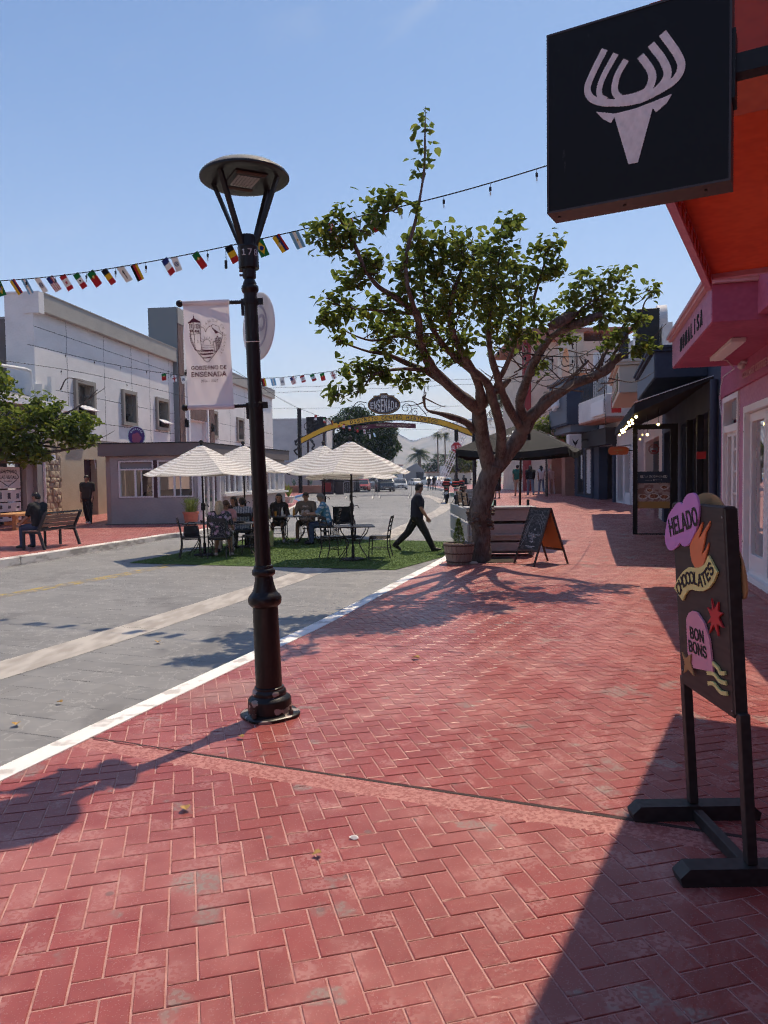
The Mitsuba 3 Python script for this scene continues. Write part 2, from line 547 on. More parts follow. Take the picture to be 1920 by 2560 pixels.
# ---- right pavement: base sheet, herringbone bricks near the camera, material beyond
wl = offset(kc, KW)
YB = 11.2                                                                                    # bricks are built up to here
near_w = [tuple(p) for p in cut(wl, -8, YB)] + [(7.5, YB), (7.5, -8)]
far_w = [tuple(p) for p in cut(wl, YB, 129)] + [(30, 129), (30, YB)]
SIDEWALK = struct('sidewalk', sheet(near_w, -0.0042), 'm_joint', 'red herringbone brick pavement in front of the shops')
part(SIDEWALK, 'far_paving', sheet(far_w, walk_z, 1.5), 'm_walk')
band = Polygon([(-2.02, 4.79), (-2.07, 4.66), (-0.55, 4.02), (1.24, 3.31), (6.8, 1.02), (6.9, 1.18), (1.28, 3.475), (-0.49, 4.185)])
crack = Polygon([(-1.99, 4.802), (-0.49, 4.185), (1.28, 3.475), (6.9, 1.18), (6.91, 1.205), (1.29, 3.50), (-0.48, 4.20), (-1.98, 4.815)])
bb = ext(band, 0.03, -0.034)
part(SIDEWALK, 'crack', ext(crack, 0.002, -0.0041), 'm_groove')
part(SIDEWALK, 'concrete_band', bb, 'm_band', label='rough aggregate strip crossing the brick pavement')
j2 = LineString([(-0.42, 10.02), (0.6, 9.72), (3.2, 8.93), (6, 8.1)]).buffer(0.011)


def brick_mesh(q, h=0.0, ch=0.0035):
    """A brick of convex outline q (n x 2), its top edge eased."""
    q = np.asarray(q, float)
    c = q.mean(0)
    ins = q + (c - q) * (ch / np.maximum(np.linalg.norm(c - q, axis=1, keepdims=True), ch * 3)) * 1.3
    n = len(q)
    V = np.vstack([np.column_stack([q, np.full(n, -0.03)]), np.column_stack([q, np.full(n, h - 0.0022)]), np.column_stack([ins, np.full(n, h)])])
    F = []
    for k in (0, 1):
        for i in range(n):
            a, b = k * n + i, k * n + (i + 1) % n
            F += [(a, b, b + n), (a, b + n, a + n)]
    F += [(2 * n, 2 * n + i, 2 * n + i + 1) for i in range(1, n - 1)]
    return trimesh.Trimesh(V, np.array(F), process=False)


gap = 0.0040
std = brick_mesh([(-A + gap, -A / 2 + gap), (A - gap, -A / 2 + gap), (A - gap, A / 2 - gap), (-A + gap, A / 2 - gap)])
wpoly = Polygon(near_w).buffer(-0.004)
wpoly = wpoly.difference(band.buffer(0.003)).difference(crack).difference(j2).difference(Polygon([(1.0 + 0.0, -9), (-9, -9), (-9, 1.0), (8, 1.0), (8, -9)]))
from shapely.prepared import prep
inner = prep(wpoly.buffer(-0.001))
outer = prep(wpoly)
whole, cutb = [], []
rb = random.Random(3)
for i in range(-70, 130):
    for j in range(-20, 130):
        s = (i - j) % 4
        if s == 0:
            c, a = np.array([i + 1.0, j + 0.5]), 0.0
        elif s == 3:
            c, a = np.array([i + 0.5, j + 1.0]), PI / 2
        else:
            continue
        w = (c[0] * BU + c[1] * BV) * A
        if not (0.9 < w[1] < YB + 0.15 and -3 < w[0] < 6.6) or abs(w[0]) > 0.62 * w[1] + 0.5:
            continue
        th = a + math.radians(15)
        d, e = np.array([math.cos(th), math.sin(th)]), np.array([-math.sin(th), math.cos(th)])
        q = [w + sx * (A - gap) * d + sy * (A / 2 - gap) * e for sx, sy in ((-1, -1), (1, -1), (1, 1), (-1, 1))]
        pq = Polygon(q)
        if inner.contains(pq):
            whole.append((w, th, rb.uniform(-0.0012, 0.0012)))
        elif outer.intersects(pq):
            for g in getattr(pq.intersection(wpoly), 'geoms', [pq.intersection(wpoly)]):
                if g.geom_type == 'Polygon' and g.area > 0.0006:
                    cutb.append(g.convex_hull)
whole.sort(key=lambda b: b[0][1] * 1.0 + 0.35 * abs(b[0][0]))
whole = [b for b in whole]
near = [b for b in whole if abs(b[0][0]) < 0.52 * b[0][1] + 0.1 and b[0][1] > 1.9][:300]
nid = set(id(b) for b in near)
for w, th, h in near:
    part(SIDEWALK, 'brick', std, 'm_brick', tr(w[0], w[1], h) @ rz(th) @ rx(rb.uniform(-0.006, 0.006)))
rest = [apply(std, tr(w[0], w[1], h) @ rz(th)) for (w, th, h) in (b for b in whole if id(b) not in nid)]
for g in cutb:
    rest.append(brick_mesh(np.array(g.exterior.coords)[:-1][::-1] if not g.exterior.is_ccw else np.array(g.exterior.coords)[:-1], rb.uniform(-0.001, 0.001)))
part(SIDEWALK, 'brick_paving', cat(rest), 'm_brick', kind='stuff')
# transverse expansion joint under the tree
part(SIDEWALK, 'expansion_joint', sheet(LineString([(1.05, 14.1), (3.0, 13.75), (5.4, 13.3)]).buffer(0.014), 0.004), 'm_groove')
# ================================================================ the shop row on the right
def stucco(c0, c1):
    """Painted plaster: two close tones in soft patches with fine grain."""
    c0, c1 = mi.Color3f(c0), mi.Color3f(c1)
    dr.make_opaque(c0, c1)

    def fn(p, n, uv):
        a = fbm(p.x * 1.6, p.y * 1.6, p.z * 1.6, 3)
        b = fbm(p.x * 22, p.y * 22, p.z * 22, 3)
        return mix(c0, c1, smoothstep(0.3, 0.7, 0.6 * a + 0.4 * b))
    return fn


b_stucco, b_fine = relief(0.006, 38), relief(0.002, 30)
mat('m_red_stucco', stucco((0.50, 0.052, 0.014), (0.60, 0.085, 0.026)), rough=0.85, bump=b_stucco)
mat('m_red_smooth', stucco((0.33, 0.028, 0.014), (0.42, 0.045, 0.02)), rough=0.6, bump=b_fine)
mat('m_pink', stucco((0.42, 0.19, 0.285), (0.50, 0.25, 0.35)), rough=0.75, bump=b_fine)
mat('m_pink_deep', stucco((0.33, 0.065, 0.13), (0.40, 0.095, 0.17)), rough=0.7, bump=b_fine)
mat('m_pink_pale', (0.55, 0.33, 0.36), rough=0.7)
mat('m_navy', stucco((0.020, 0.032, 0.062), (0.030, 0.044, 0.078)), rough=0.7)
mat('m_slate', (0.115, 0.135, 0.165), rough=0.7)
mat('m_cream', (0.44, 0.375, 0.31), rough=0.75)
mat('m_olive', (0.16, 0.15, 0.085), rough=0.6)
mat('m_orange_wall', stucco((0.46, 0.17, 0.07), (0.54, 0.22, 0.10)), rough=0.8)
mat('m_beige_wall', stucco((0.48, 0.40, 0.32), (0.56, 0.48, 0.39)), rough=0.85)
mat('m_brown_wall', stucco((0.26, 0.12, 0.085), (0.33, 0.165, 0.12)), rough=0.8)
mat('m_white_wall', stucco((0.50, 0.49, 0.49), (0.58, 0.57, 0.56)), rough=0.7)
mat('m_white_trim', (0.70, 0.70, 0.70), rough=0.5)
mat('m_darkred', (0.22, 0.02, 0.02), rough=0.7)
mat('m_redplastic', (0.50, 0.025, 0.02), rough=0.45)
mat('m_orangesign', (0.52, 0.10, 0.02), rough=0.5)
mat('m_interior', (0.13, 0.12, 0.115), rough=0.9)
mat('m_charcoal', (0.028, 0.028, 0.031), rough=0.7)
mat('m_awning', (0.013, 0.013, 0.014), rough=0.85)
mat('m_grey', (0.22, 0.22, 0.225), rough=0.7)
mat('m_alu', (0.62, 0.62, 0.63), rough=0.4)
mat('m_steel', (0.32, 0.32, 0.33), rough=0.45, metal=0.6)
mat('m_wood', (0.36, 0.19, 0.08), rough=0.6)
mat('m_ochre', (0.42, 0.24, 0.07), rough=0.6)
scene['m_pane'] = {'type': 'thindielectric', 'int_ior': 1.5}
scene['m_warm'] = {'type': 'diffuse', 'reflectance': {'type': 'rgb', 'value': [0.8, 0.75, 0.6]}}

c15, s15 = math.cos(math.radians(15)), math.sin(math.radians(15))
FA = basis((5.73, 11.94, 0.0), (s15, c15, 0), (-c15, s15, 0), (0, 0, 1))       # x along the row (away), y out over the pavement, z up
nA = (-c15, s15)
FB = basis((10.42, 31.0, 0.0), (0.01, 1.0, 0), (-1.0, 0.01, 0), (0, 0, 1))
FB[:3, 0] /= np.linalg.norm(FB[:3, 0])
FB[:3, 1] /= np.linalg.norm(FB[:3, 1])


def a_(b, name, m, mt, F=FA, smooth=False, label=None, parent=None):
    return part(parent or b, name, apply(m, F), mt, smooth=smooth, label=label)


def wallface(F, s, o, z, out=True):
    """Frame of lettering on a face of the row that looks out over the pavement."""
    p = F @ np.array([s, o, z, 1])
    return face(p[:3], (F[0, 1], F[1, 1]))


def endface(F, s, o, z):
    """Frame of lettering on a face that looks back along the row, to the camera."""
    p = F @ np.array([s, o, z, 1])
    return face(p[:3], (-F[0, 0], -F[1, 0]))


def wall_open(s0, s1, o0, o1, z0, z1, holes):
    """A wall with rectangular openings (s, s, z, z)."""
    g = sbox(s0, z0, s1, z1)
    for h in holes:
        g = g.difference(sbox(h[0], h[2], h[1], h[3]))
    m = ext(g, o1 - o0)
    M = np.eye(4)
    M[:3, :3] = np.array([[1, 0, 0], [0, 0, 1], [0, 1, 0]], float)
    M[1, 3] = o0
    m = apply(m, M)
    m.fix_normals()
    return m


def fr(s0, s1, z0, z1, w, o0, o1):
    """A rectangular frame of bars w wide."""
    g = sbox(s0, z0, s1, z1).difference(sbox(s0 + w, z0 + w, s1 - w, z1 - w))
    m = ext(g, o1 - o0)
    M = np.eye(4)
    M[:3, :3] = np.array([[1, 0, 0], [0, 0, 1], [0, 1, 0]], float)
    M[1, 3] = o0
    m = apply(m, M)
    m.fix_normals()
    return m


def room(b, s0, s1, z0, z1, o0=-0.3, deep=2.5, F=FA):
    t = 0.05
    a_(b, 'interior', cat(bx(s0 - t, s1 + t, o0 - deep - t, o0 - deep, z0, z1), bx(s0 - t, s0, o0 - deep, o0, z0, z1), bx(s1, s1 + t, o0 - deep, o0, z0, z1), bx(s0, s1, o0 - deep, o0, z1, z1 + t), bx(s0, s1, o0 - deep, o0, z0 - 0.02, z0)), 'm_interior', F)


# ---- the red building whose canopy hangs over the camera
dr_ = np.array([0.480, 0.877, 0])
FR = basis((2.81, 6.49, 0.0), dr_, (-0.877, 0.480, 0), (0, 0, 1))
red = thing('red_shop', 'red orange stucco building with a deep overhanging canopy at the upper right', 'building')
a_(red, 'canopy', cat(bx(-3.06, 0, -2.0, -0.05, 3.372, 3.93), bx(-3.08, 0.01, -2.0, -0.02, 3.93, 4.0)), 'm_red_stucco', FR, label='bright red rough stucco underside of the canopy')
a_(red, 'fascia', cat(bx(-3.06, 0.0, -0.05, 0.0, 3.245, 3.93), bx(-0.05, 0.0, -2.0, -0.05, 3.33, 3.371)), 'm_pink', FR, label='dull pink board along the canopy edge')
rr = random.Random(5)
for k in range(14):
    x = -2.85 + k * 0.2
    z_ = rr.choice((3.27, 3.30, 3.325))
    a_(red, 'raised_letter', cat(bx(x, x + 0.05, -0.058, -0.0505, 3.27, 3.345), bx(x + 0.051, x + 0.11, -0.058, -0.0505, z_, z_ + 0.02)), 'm_red_smooth', FR)
a_(red, 'upper_wall', cat(bx(-3.0, 0.2, -4.0, -2.0, 3.37, 6.2), bx(-3.02, -0.9, -2.0, -0.72, 4.0, 6.4), bx(-3.06, -0.9, -0.72, -0.62, 4.06, 4.4), bx(-3.045, -2.9, -1.98, -0.85, 4.4, 6.3)), 'm_red_smooth', FR)
a_(red, 'end_panel', cat(bx(-3.10, -3.06, -2.0, -0.05, 3.60, 3.93), bx(-3.13, -3.06, -1.6, -1.25, 3.42, 6.0), bx(-3.12, -3.06, -0.85, -0.60, 3.75, 3.9)), 'm_red_smooth', FR)
a_(red, 'shop_wall', wall_open(-12.0, 0.2, -2.3, -2.0, 0, 3.37, [(-8, -4.5, 0.0, 2.6), (-3.4, -1.0, 0.6, 2.6)]), 'm_red_stucco', FR)
a_(red, 'rear_wall', bx(-12.0, -3.0, -4.0, -2.31, 3.2, 3.9), 'm_red_stucco', FR)
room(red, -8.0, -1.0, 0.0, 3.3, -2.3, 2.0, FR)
lamp = a_(red, 'recessed_lamp', apply(trimesh.creation.annulus(0.06, 0.085, 0.02), tr(-0.86, -1.06, 3.362)), 'm_steel', FR)
dl = trimesh.creation.cylinder(0.058, 0.004, sections=20)
k_ = a_(red, 'lens', apply(dl, tr(-0.86, -1.06, 3.366)), 'm_warm', FR, parent=lamp)
scene[k_]['emitter'] = {'type': 'area', 'radiance': {'type': 'rgb', 'value': [6.0, 5.0, 2.8]}}

# ---- the square black hanging sign with a stag's head, its bracket
sg = thing('hanging_sign', 'large square black box sign with pale stag head emblem, hung at the upper right', 'sign')
SP = np.array([0.692, 3.12, 2.757])
sx = np.array([0.877, -0.480, 0])
SM = basis(SP, sx, (0, 0, 1), np.cross(sx, [0, 0, 1.0]))
SW, SH, SD = 0.690, 0.718, 0.135


def c_black_sign(p, n, uv):
    d = dr.sqrt(dr.square((p.x - 0.755) * 9) + dr.square(p.z - 2.955))
    smear = smoothstep(0.055, 0.02, d) * smoothstep(0.4, 0.6, fbm(p.x * 60, p.y * 60, p.z * 30, 3))
    return mix((0.009, 0.009, 0.010), (0.10, 0.10, 0.105), smear)


mat('m_signface', c_black_sign, rough=0.4, spec=0.18)
mat('m_signrim', (0.035, 0.030, 0.032), rough=0.5)
mat('m_emblem', grain((0.60, 0.56, 0.55), (0.78, 0.73, 0.72), 70, 70, 40), rough=0.45, bump=relief(0.0012, 120))
rim = ext(sbox(0, 0, SW, SH).difference(sbox(0.008, 0.008, SW - 0.008, SH - 0.008)), SD, -SD)
part(sg, 'case', apply(cat(rim, bx(0.006, SW - 0.006, 0.006, SH - 0.006, -SD + 0.004, -SD + 0.012)), SM), 'm_signrim')
part(sg, 'face_panel', apply(bx(0.0055, SW - 0.0055, 0.0055, SH - 0.0055, -0.012, -0.003, 0.001), SM), 'm_signface', label='glossy black front panel')


def ex(X, Y):
    """Drawing units of the emblem to the sign's face: x right, y up, in metres."""
    w = 9.33685e-05 * X - 9.41876e-06 * Y + 1
    return ((6.074369e-04 * X - 2.10726e-06 * Y - 0.0769913) / w, (-1.089152e-04 * X - 5.867662e-04 * Y + 0.8819515) / w)


def dc(*pts):
    return [ex(*q) for q in pts]


def taper(path, w0, w1):
    p = catmull([ex(*q) for q in path], 10)
    t = np.gradient(p, axis=0)
    t /= np.linalg.norm(t, axis=1, keepdims=True)
    nn = np.column_stack([-t[:, 1], t[:, 0]])
    w = np.linspace(w0, w1, len(p))[:, None] / 2
    return Polygon(np.vstack([p + nn * w, (p - nn * w)[::-1]])).buffer(0)


em = [taper([(530, 340), (450, 500), (410, 610), (440, 680), (530, 710), (640, 705)], 0.026, 0.027),
      taper([(607, 370), (530, 510), (495, 600), (498, 665), (540, 690)], 0.024, 0.021),
      taper([(678, 412), (622, 510), (600, 590), (606, 645), (650, 690)], 0.024, 0.026),
      taper([(778, 385), (845, 480), (858, 550), (820, 630), (740, 670), (650, 690)], 0.027, 0.034),
      taper([(850, 305), (930, 410), (965, 500), (940, 570), (870, 640), (760, 690)], 0.027, 0.032),
      taper([(930, 228), (1030, 370), (1060, 460), (1020, 545), (930, 610), (840, 655), (740, 695), (640, 710), (540, 708)], 0.029, 0.027)]
head = unary_union([Polygon(dc((470, 772), (600, 785), (740, 750), (870, 700), (995, 648), (960, 710), (885, 775), (862, 745), (760, 1122), (694, 1135), (597, 808), (573, 850), (520, 825)))])
part(sg, 'emblem', apply(ext(unary_union(em).union(head), 0.0018, -0.002), SM), 'm_emblem', label='pale stag head with antlers')
part(sg, 'bracket', apply(cat(bx(SW + 0.001, SW + 1.5, 0.395, 0.465, -0.10, -0.03), bx(SW, SW + 0.012, 0.30, 0.55, -0.12, -0.01)), SM), 'm_black')
for x in (0.035, 0.30, 0.60):
    part(sg, 'screw', apply(trimesh.creation.cylinder(0.006, 0.006, sections=10), SM @ tr(x, -0.001, -0.06) @ rx(PI / 2)), 'm_black')

# ---- the pink shop
pk = thing('pink_shop', 'pink shop with bay sign box, white framed door and arched parapet', 'building')
a_(pk, 'wall', wall_open(-6.3, 1.65, -0.3, 0, -0.05, 3.02, [(-2.6, -0.40, 0.0, 2.68), (0.02, 1.36, 0.0, 2.98)]), 'm_pink', label='pink plastered shop wall')
a_(pk, 'upper_wall', cat(bx(-6.3, 1.65, -0.3, 0.012, 3.02, 4.1), bx(-6.3, 1.65, 0.0, 0.045, 3.0, 3.06)), 'm_pink_deep', label='deeper pink upper wall')
a_(pk, 'bay_front', bx(-3.69, 0.14, 1.0, 1.004, 3.41, 3.83), 'm_pink')
a_(pk, 'bay', cat(bx(-3.7, 0.15, 0.012, 0.999, 3.40, 3.84, 0.01), bx(-6.3, -3.7, 0.012, 0.52, 3.46, 3.95)), 'm_pink_deep', label='projecting pink sign box')
a_(pk, 'cornice', cat(bx(-3.76, 0.21, 0.0, 1.06, 3.84, 3.88), bx(-3.79, 0.24, 0.0, 1.09, 3.88, 3.93), bx(-3.73, 0.18, 0.0, 1.03, 3.93, 3.96)), 'm_pink_pale')
for k, (ch, s) in enumerate(zip('MONALISA', np.linspace(-1.02, -2.98, 8))):
    a_(pk, 'letter', apply(text(ch, 0.20, 0.012, False, True, 0.15 if ch != 'I' else 0.03), np.linalg.inv(FA) @ wallface(FA, s, 1.005, 3.60)), 'm_charcoal')


def arch(s0, s1, z0, z1, o0, o1):
    w = s1 - s0
    g = unary_union([sbox(s0, z0, s1, z1 - w / 2), Point((s0 + s1) / 2, z1 - w / 2).buffer(w / 2)])
    return g


def so_ext(g, o0, o1):
    M = np.eye(4)
    M[:3, :3] = np.array([[1, 0, 0], [0, 0, 1], [0, 1, 0]], float)
    M[1, 3] = o0
    m = apply(ext(g, o1 - o0), M)
    m.fix_normals()
    return m


for s0, s1, z1 in ((-1.30, 0.30, 6.05), (-3.55, -1.75, 5.75), (-5.9, -4.1, 5.75)):
    g = arch(s0, s1, 4.1, z1, 0, 0)
    a_(pk, 'parapet_arch', so_ext(g, -0.2, 0.02), 'm_pink')
    a_(pk, 'arch_rim', so_ext(g.buffer(0.09).difference(g.buffer(-0.03)).intersection(sbox(s0 - 0.1, 4.1, s1 + 0.1, 7)), -0.25, 0.07), 'm_white_trim')
a_(pk, 'parapet', bx(-6.3, 1.65, -0.25, -0.05, 4.1, 4.7), 'm_pink')
tubef = a_(pk, 'tube_light', cat(bx(-2.6, -0.95, 0.42, 0.60, 3.335, 3.398, 0.01)), 'm_offwhite', label='white strip light under the sign box')
a_(pk, 'conduit', tube([(-0.95, 0.5, 3.37), (-0.6, 0.3, 3.385), (0.2, 0.05, 3.36), (1.2, 0.05, 3.35), (1.45, 0.05, 3.2), (1.5, 0.05, 2.9), (1.35, 0.05, 2.7)], 0.008, 6), 'm_offwhite', smooth=True)
dome = a_(pk, 'camera_dome', cat(ball(0.055, (-0.55, 0.09, 3.30), 2), bx(-0.6, -0.5, 0.012, 0.10, 3.33, 3.37)), 'm_offwhite', smooth=True)
a_(pk, 'lettering', apply(text('COLLAGE COFFEE & TEA', 0.105, 0.012, False, True, 2.1), np.linalg.inv(FA) @ wallface(FA, -1.35, 0.014, 3.18)), 'm_pink_pale')
# white door and shop window
d = a_(pk, 'door', cat(fr(-2.6, -0.40, 0.02, 2.68, 0.10, -0.14, 0.03), fr(-1.55, -0.505, 0.06, 2.57, 0.13, -0.12, -0.05), fr(-2.5, -1.56, 0.06, 2.57, 0.13, -0.12, -0.05), bx(-1.42, -0.635, -0.115, -0.055, 0.19, 0.42)), 'm_white_trim', label='white framed glazed door')
a_(pk, 'pane', bx(-1.42, -0.635, -0.09, -0.085, 0.42, 2.44), 'm_pane', parent=d)
a_(pk, 'pane', bx(-2.37, -1.69, -0.09, -0.085, 0.19, 2.44), 'm_pane', parent=d)
for zz in (0.6, 1.5, 2.3):
    a_(pk, 'screw_head', apply(trimesh.creation.cylinder(0.012, 0.006, sections=8), tr(-0.45, 0.032, zz) @ rx(PI / 2)), 'm_black', parent=d)
w = a_(pk, 'side_window', cat(fr(0.02, 1.36, 0.06, 2.98, 0.09, -0.14, 0.03), bx(0.11, 1.27, -0.12, 0.025, 2.36, 2.48), fr(0.12, 0.74, 0.5, 2.36, 0.07, -0.11, -0.03), fr(0.76, 1.26, 0.5, 2.36, 0.07, -0.11, -0.03), bx(0.12, 1.26, -0.11, -0.03, 0.06, 0.5)), 'm_white_trim', label='narrow white casement with small panes')
for zz in (0.93, 1.30, 1.67, 2.04):
    a_(pk, 'glazing_bar', bx(0.19, 0.67, -0.09, -0.04, zz, zz + 0.035), 'm_white_trim', parent=w)
a_(pk, 'pane', bx(0.19, 0.67, -0.075, -0.07, 0.57, 2.29), 'm_pane', parent=w)
a_(pk, 'pane', bx(0.83, 1.19, -0.075, -0.07, 0.57, 2.29), 'm_pane', parent=w)
a_(pk, 'vent_box', cat(bx(0.2, 0.55, -0.10, 0.02, 2.55, 2.85, 0.01)), 'm_grey', parent=w)
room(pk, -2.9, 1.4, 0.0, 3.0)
for i, (s, zz, c) in enumerate(((-2.1, 0.5, 'm_darkred'), (-1.9, 1.2, 'm_cream'), (-1.2, 0.9, 'm_grey'))):
    a_(pk, 'display_shelf', bx(s - 0.3, s + 0.3, -1.6, -1.2, zz - 0.03, zz), 'm_wood')
    a_(pk, 'display_box', bx(s - 0.15, s + 0.12, -1.5, -1.3, zz, zz + 0.25, 0.01), c)
a_(pk, 'step', bx(-2.9, 0.0, 0.0, 0.16, -0.04, 0.03, 0.01), 'm_band')

# ---- navy restaurant with black awning
nv = thing('navy_restaurant', 'navy building with black awning, strings of lit bulbs and dark glazed front', 'building')
a_(nv, 'wall', cat(wall_open(1.65, 12.0, -0.3, 0, -0.05, 3.5, [(2.5, 7.2, 0, 2.9), (8.0, 11.4, 0.1, 2.9)]), bx(1.65, 12.0, -0.3, 0.0, 3.5, 5.0)), 'm_navy')
a_(nv, 'bay', cat(bx(3.2, 8.0, 0.0, 1.0, 3.62, 4.16, 0.01)), 'm_navy', label='projecting navy bay')
a_(nv, 'bay_front', cat(bx(3.24, 7.96, 1.0, 1.02, 3.64, 4.12)), 'm_slate', label='slate grey bay front')
a_(nv, 'cornice', cat(bx(3.14, 8.06, 0.0, 1.08, 4.16, 4.22), bx(3.1, 8.1, 0.0, 1.12, 4.22, 4.27)), 'm_navy')
a_(nv, 'downpipe', apply(tube([(0, 0, 0.0), (0, 0, 3.4)], 0.07, 12), tr(1.95, 0.08, 0)), 'm_navy', smooth=True)
aw = np.array([(2.5, 0.0, 3.52), (2.5, 1.45, 3.06), (2.5, 1.45, 2.86), (2.5, 0.0, 3.48), (11.2, 0.0, 3.52), (11.2, 1.45, 3.06), (11.2, 1.45, 2.86), (11.2, 0.0, 3.48)])
awm = trimesh.Trimesh(aw, np.array([(0, 1, 5), (0, 5, 4), (1, 2, 6), (1, 6, 5), (0, 3, 2), (0, 2, 1), (4, 5, 6), (4, 6, 7), (3, 7, 6), (3, 6, 2)]), process=False)
awn = a_(nv, 'awning', awm, 'm_awning', label='black fabric awning')
a_(nv, 'piping', tube([(2.49, 0.0, 3.535), (2.49, 1.455, 3.075)], 0.008, 6), 'm_offwhite', parent=awn)
bulb = ball(0.032, sub=1)
for k in range(12):
    s = 3.0 + 0.55 * k
    bk = a_(nv, 'lit_bulb', apply(bulb, tr(s, 1.38 + 0.05 * (k % 2), 2.83 - 0.03 * (k % 3))), 'm_warm', smooth=True)
    scene[bk]['emitter'] = {'type': 'area', 'radiance': {'type': 'rgb', 'value': [5.5, 3.9, 1.3]}}
for s, o, z in ((5.2, 0.75, 2.80), (6.3, 0.9, 2.62)):
    bk = a_(nv, 'lit_bulb', apply(bulb, tr(s, o, z)), 'm_warm', smooth=True)
    scene[bk]['emitter'] = {'type': 'area', 'radiance': {'type': 'rgb', 'value': [5.5, 3.9, 1.3]}}
    a_(nv, 'pendant_cord', tube([(s, o, z), (s, o, 3.3)], 0.006, 5), 'm_black')
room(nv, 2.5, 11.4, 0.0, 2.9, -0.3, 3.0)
for s in (2.45, 4.0, 5.6):
    a_(nv, 'black_post', bx(s, s + 0.10, -0.05, 0.08, 0, 2.9), 'm_black')
    a_(nv, 'pane', bx(s + 0.11, s + 1.4, -0.04, -0.035, 0.25, 2.8), 'm_pane')
    a_(nv, 'rail', bx(s + 0.11, s + 1.4, -0.06, 0.0, 0, 0.24), 'm_black')
a_(nv, 'menu_print', bx(2.62, 3.1, -0.03, -0.02, 0.4, 1.7), 'm_paleletter')
a_(nv, 'exit_light', bx(3.2, 3.24, 0.02, 0.20, 1.95, 2.10), 'm_redplastic', label='small red lit plate')

# open glazed screen standing out over the pavement
gs = thing('glass_screen', 'black framed glass screen with menu posters standing out from the navy restaurant', 'screen')
GM = np.linalg.inv(FA) @ endface(FA, 7.5, 1.16, 0.0)       # x to the right = towards the wall


def g_(name, m, mt, parent=None, label=None):
    return part(parent or gs, name, apply(m, FA @ GM), mt, label=label)


g_('frame', cat(bx(0, 0.115, 0.0, 2.95, -0.06, 0.06), bx(0.115, 0.95, 0.0, 0.10, -0.05, 0.05), bx(0.115, 0.95, 2.82, 2.95, -0.05, 0.05), bx(0.92, 1.1, 0.0, 2.95, -0.05, 0.05)), 'm_black')
g_('pane', bx(0.116, 0.919, 0.101, 2.819, -0.004, 0.0), 'm_pane')
p1 = g_('poster', bx(0.12, 0.915, 1.42, 1.72, 0.002, 0.005), 'm_navy', label='dark blue printed band with pale lettering')
g_('lettering', apply(text('LA ENSENADA', 0.055, 0.002, False, True, 0.42), tr(0.52, 1.59, 0.0055)), 'm_paleletter', p1)
g_('ornament', apply(cat([ext(Point(x, 1.59).buffer(0.035).difference(Point(x + 0.01, 1.595).buffer(0.022)), 0.002, 0.0055) for x in (0.22, 0.26, 0.78, 0.82)] + [ext(sbox(0.32, 1.495, 0.72, 1.50), 0.002, 0.0055), ext(Point(0.52, 1.497).buffer(0.02), 0.002, 0.006)]), np.eye(4)), 'm_paleletter', p1)
mat('m_photo', grain((0.42, 0.32, 0.30), (0.26, 0.14, 0.12), 9, 9, 9, 0.45, 0.62), rough=0.5)
mat('m_food', grain((0.45, 0.20, 0.11), (0.16, 0.05, 0.03), 40, 40, 40, 0.4, 0.6), rough=0.5)
p2 = g_('poster', bx(0.12, 0.915, 0.94, 1.419, 0.002, 0.005), 'm_photo', label='food photograph poster')
for x, z, r in ((0.25, 1.06, 0.12), (0.52, 1.07, 0.14), (0.42, 1.22, 0.09), (0.78, 1.30, 0.10), (0.78, 1.05, 0.12)):
    g_('plate', ext(affinity.scale(Point(x, z).buffer(r), 1, 0.55), 0.002, 0.0055), 'm_offwhite', p2)
    g_('food', ext(affinity.scale(Point(x, z + 0.008).buffer(r * 0.75), 1, 0.55), 0.002, 0.008), 'm_food', p2)
g_('poster', bx(0.12, 0.915, 0.76, 0.939, 0.002, 0.005), 'm_ochre', label='ochre printed strip')
rg2 = unary_union([Point(0.52, 2.30).buffer(0.115).difference(Point(0.52, 2.30).buffer(0.10)), Point(0.52, 2.30).buffer(0.135, quad_segs=4).difference(Point(0.52, 2.30).buffer(0.122)), sbox(0.46, 2.22, 0.58, 2.28), sbox(0.45, 2.33, 0.59, 2.345), sbox(0.47, 2.36, 0.57, 2.37)])
g_('window_seal', ext(rg2, 0.002, 0.002), 'm_darkred', label='dark red round seal on the glass')
g_('foot', bx(0.1, 1.0, 0, 0.02, -0.16, 0.16), 'm_black')

# ---- further along: cream, white, navy, orange fronts, beige block
crm = thing('cream_shop', 'cream shop front with green sign plate on its bay, black box sign and rounded parapet', 'building')
a_(crm, 'wall', wall_open(12.0, 19.6, -0.3, 0, 0.0, 5.6, [(13, 18.5, 0.2, 2.9)]), 'm_cream')
room(crm, 13, 18.5, 0.2, 2.9)
cb = a_(crm, 'bay', bx(11.0, 16.5, 0.0, 1.35, 4.15, 5.0, 0.02), 'm_cream')
a_(crm, 'cornice', cat(bx(10.9, 16.6, 0.0, 1.43, 5.0, 5.08), bx(10.85, 16.65, 0.0, 1.5, 5.08, 5.16)), 'm_cream')
pl = a_(crm, 'sign_plate', bx(11.6, 15.8, 1.352, 1.38, 4.3, 4.85), 'm_olive', label='olive green plate with raised letters')
for k in range(6):
    a_(crm, 'letter', bx(12.0 + 0.6 * k, 12.3 + 0.6 * k, 1.381, 1.40, 4.42, 4.72), 'm_cream', parent=pl)
a_(crm, 'parapet', cat(bx(12.0, 19.6, -0.3, -0.02, 5.6, 6.4), apply(so_ext(unary_union([sbox(13.4, 6.3, 14.6, 6.75), Point(14.0, 6.75).buffer(0.6)]), -0.3, 0.0), np.eye(4))), 'm_white_wall')
bs = a_(crm, 'box_sign', cat(bx(12.4, 13.2, 0.05, 0.75, 5.25, 6.95, 0.01), bx(12.38, 13.22, 0.75, 0.78, 5.2, 6.7)), 'm_black', label='tall black box sign standing on the bay')
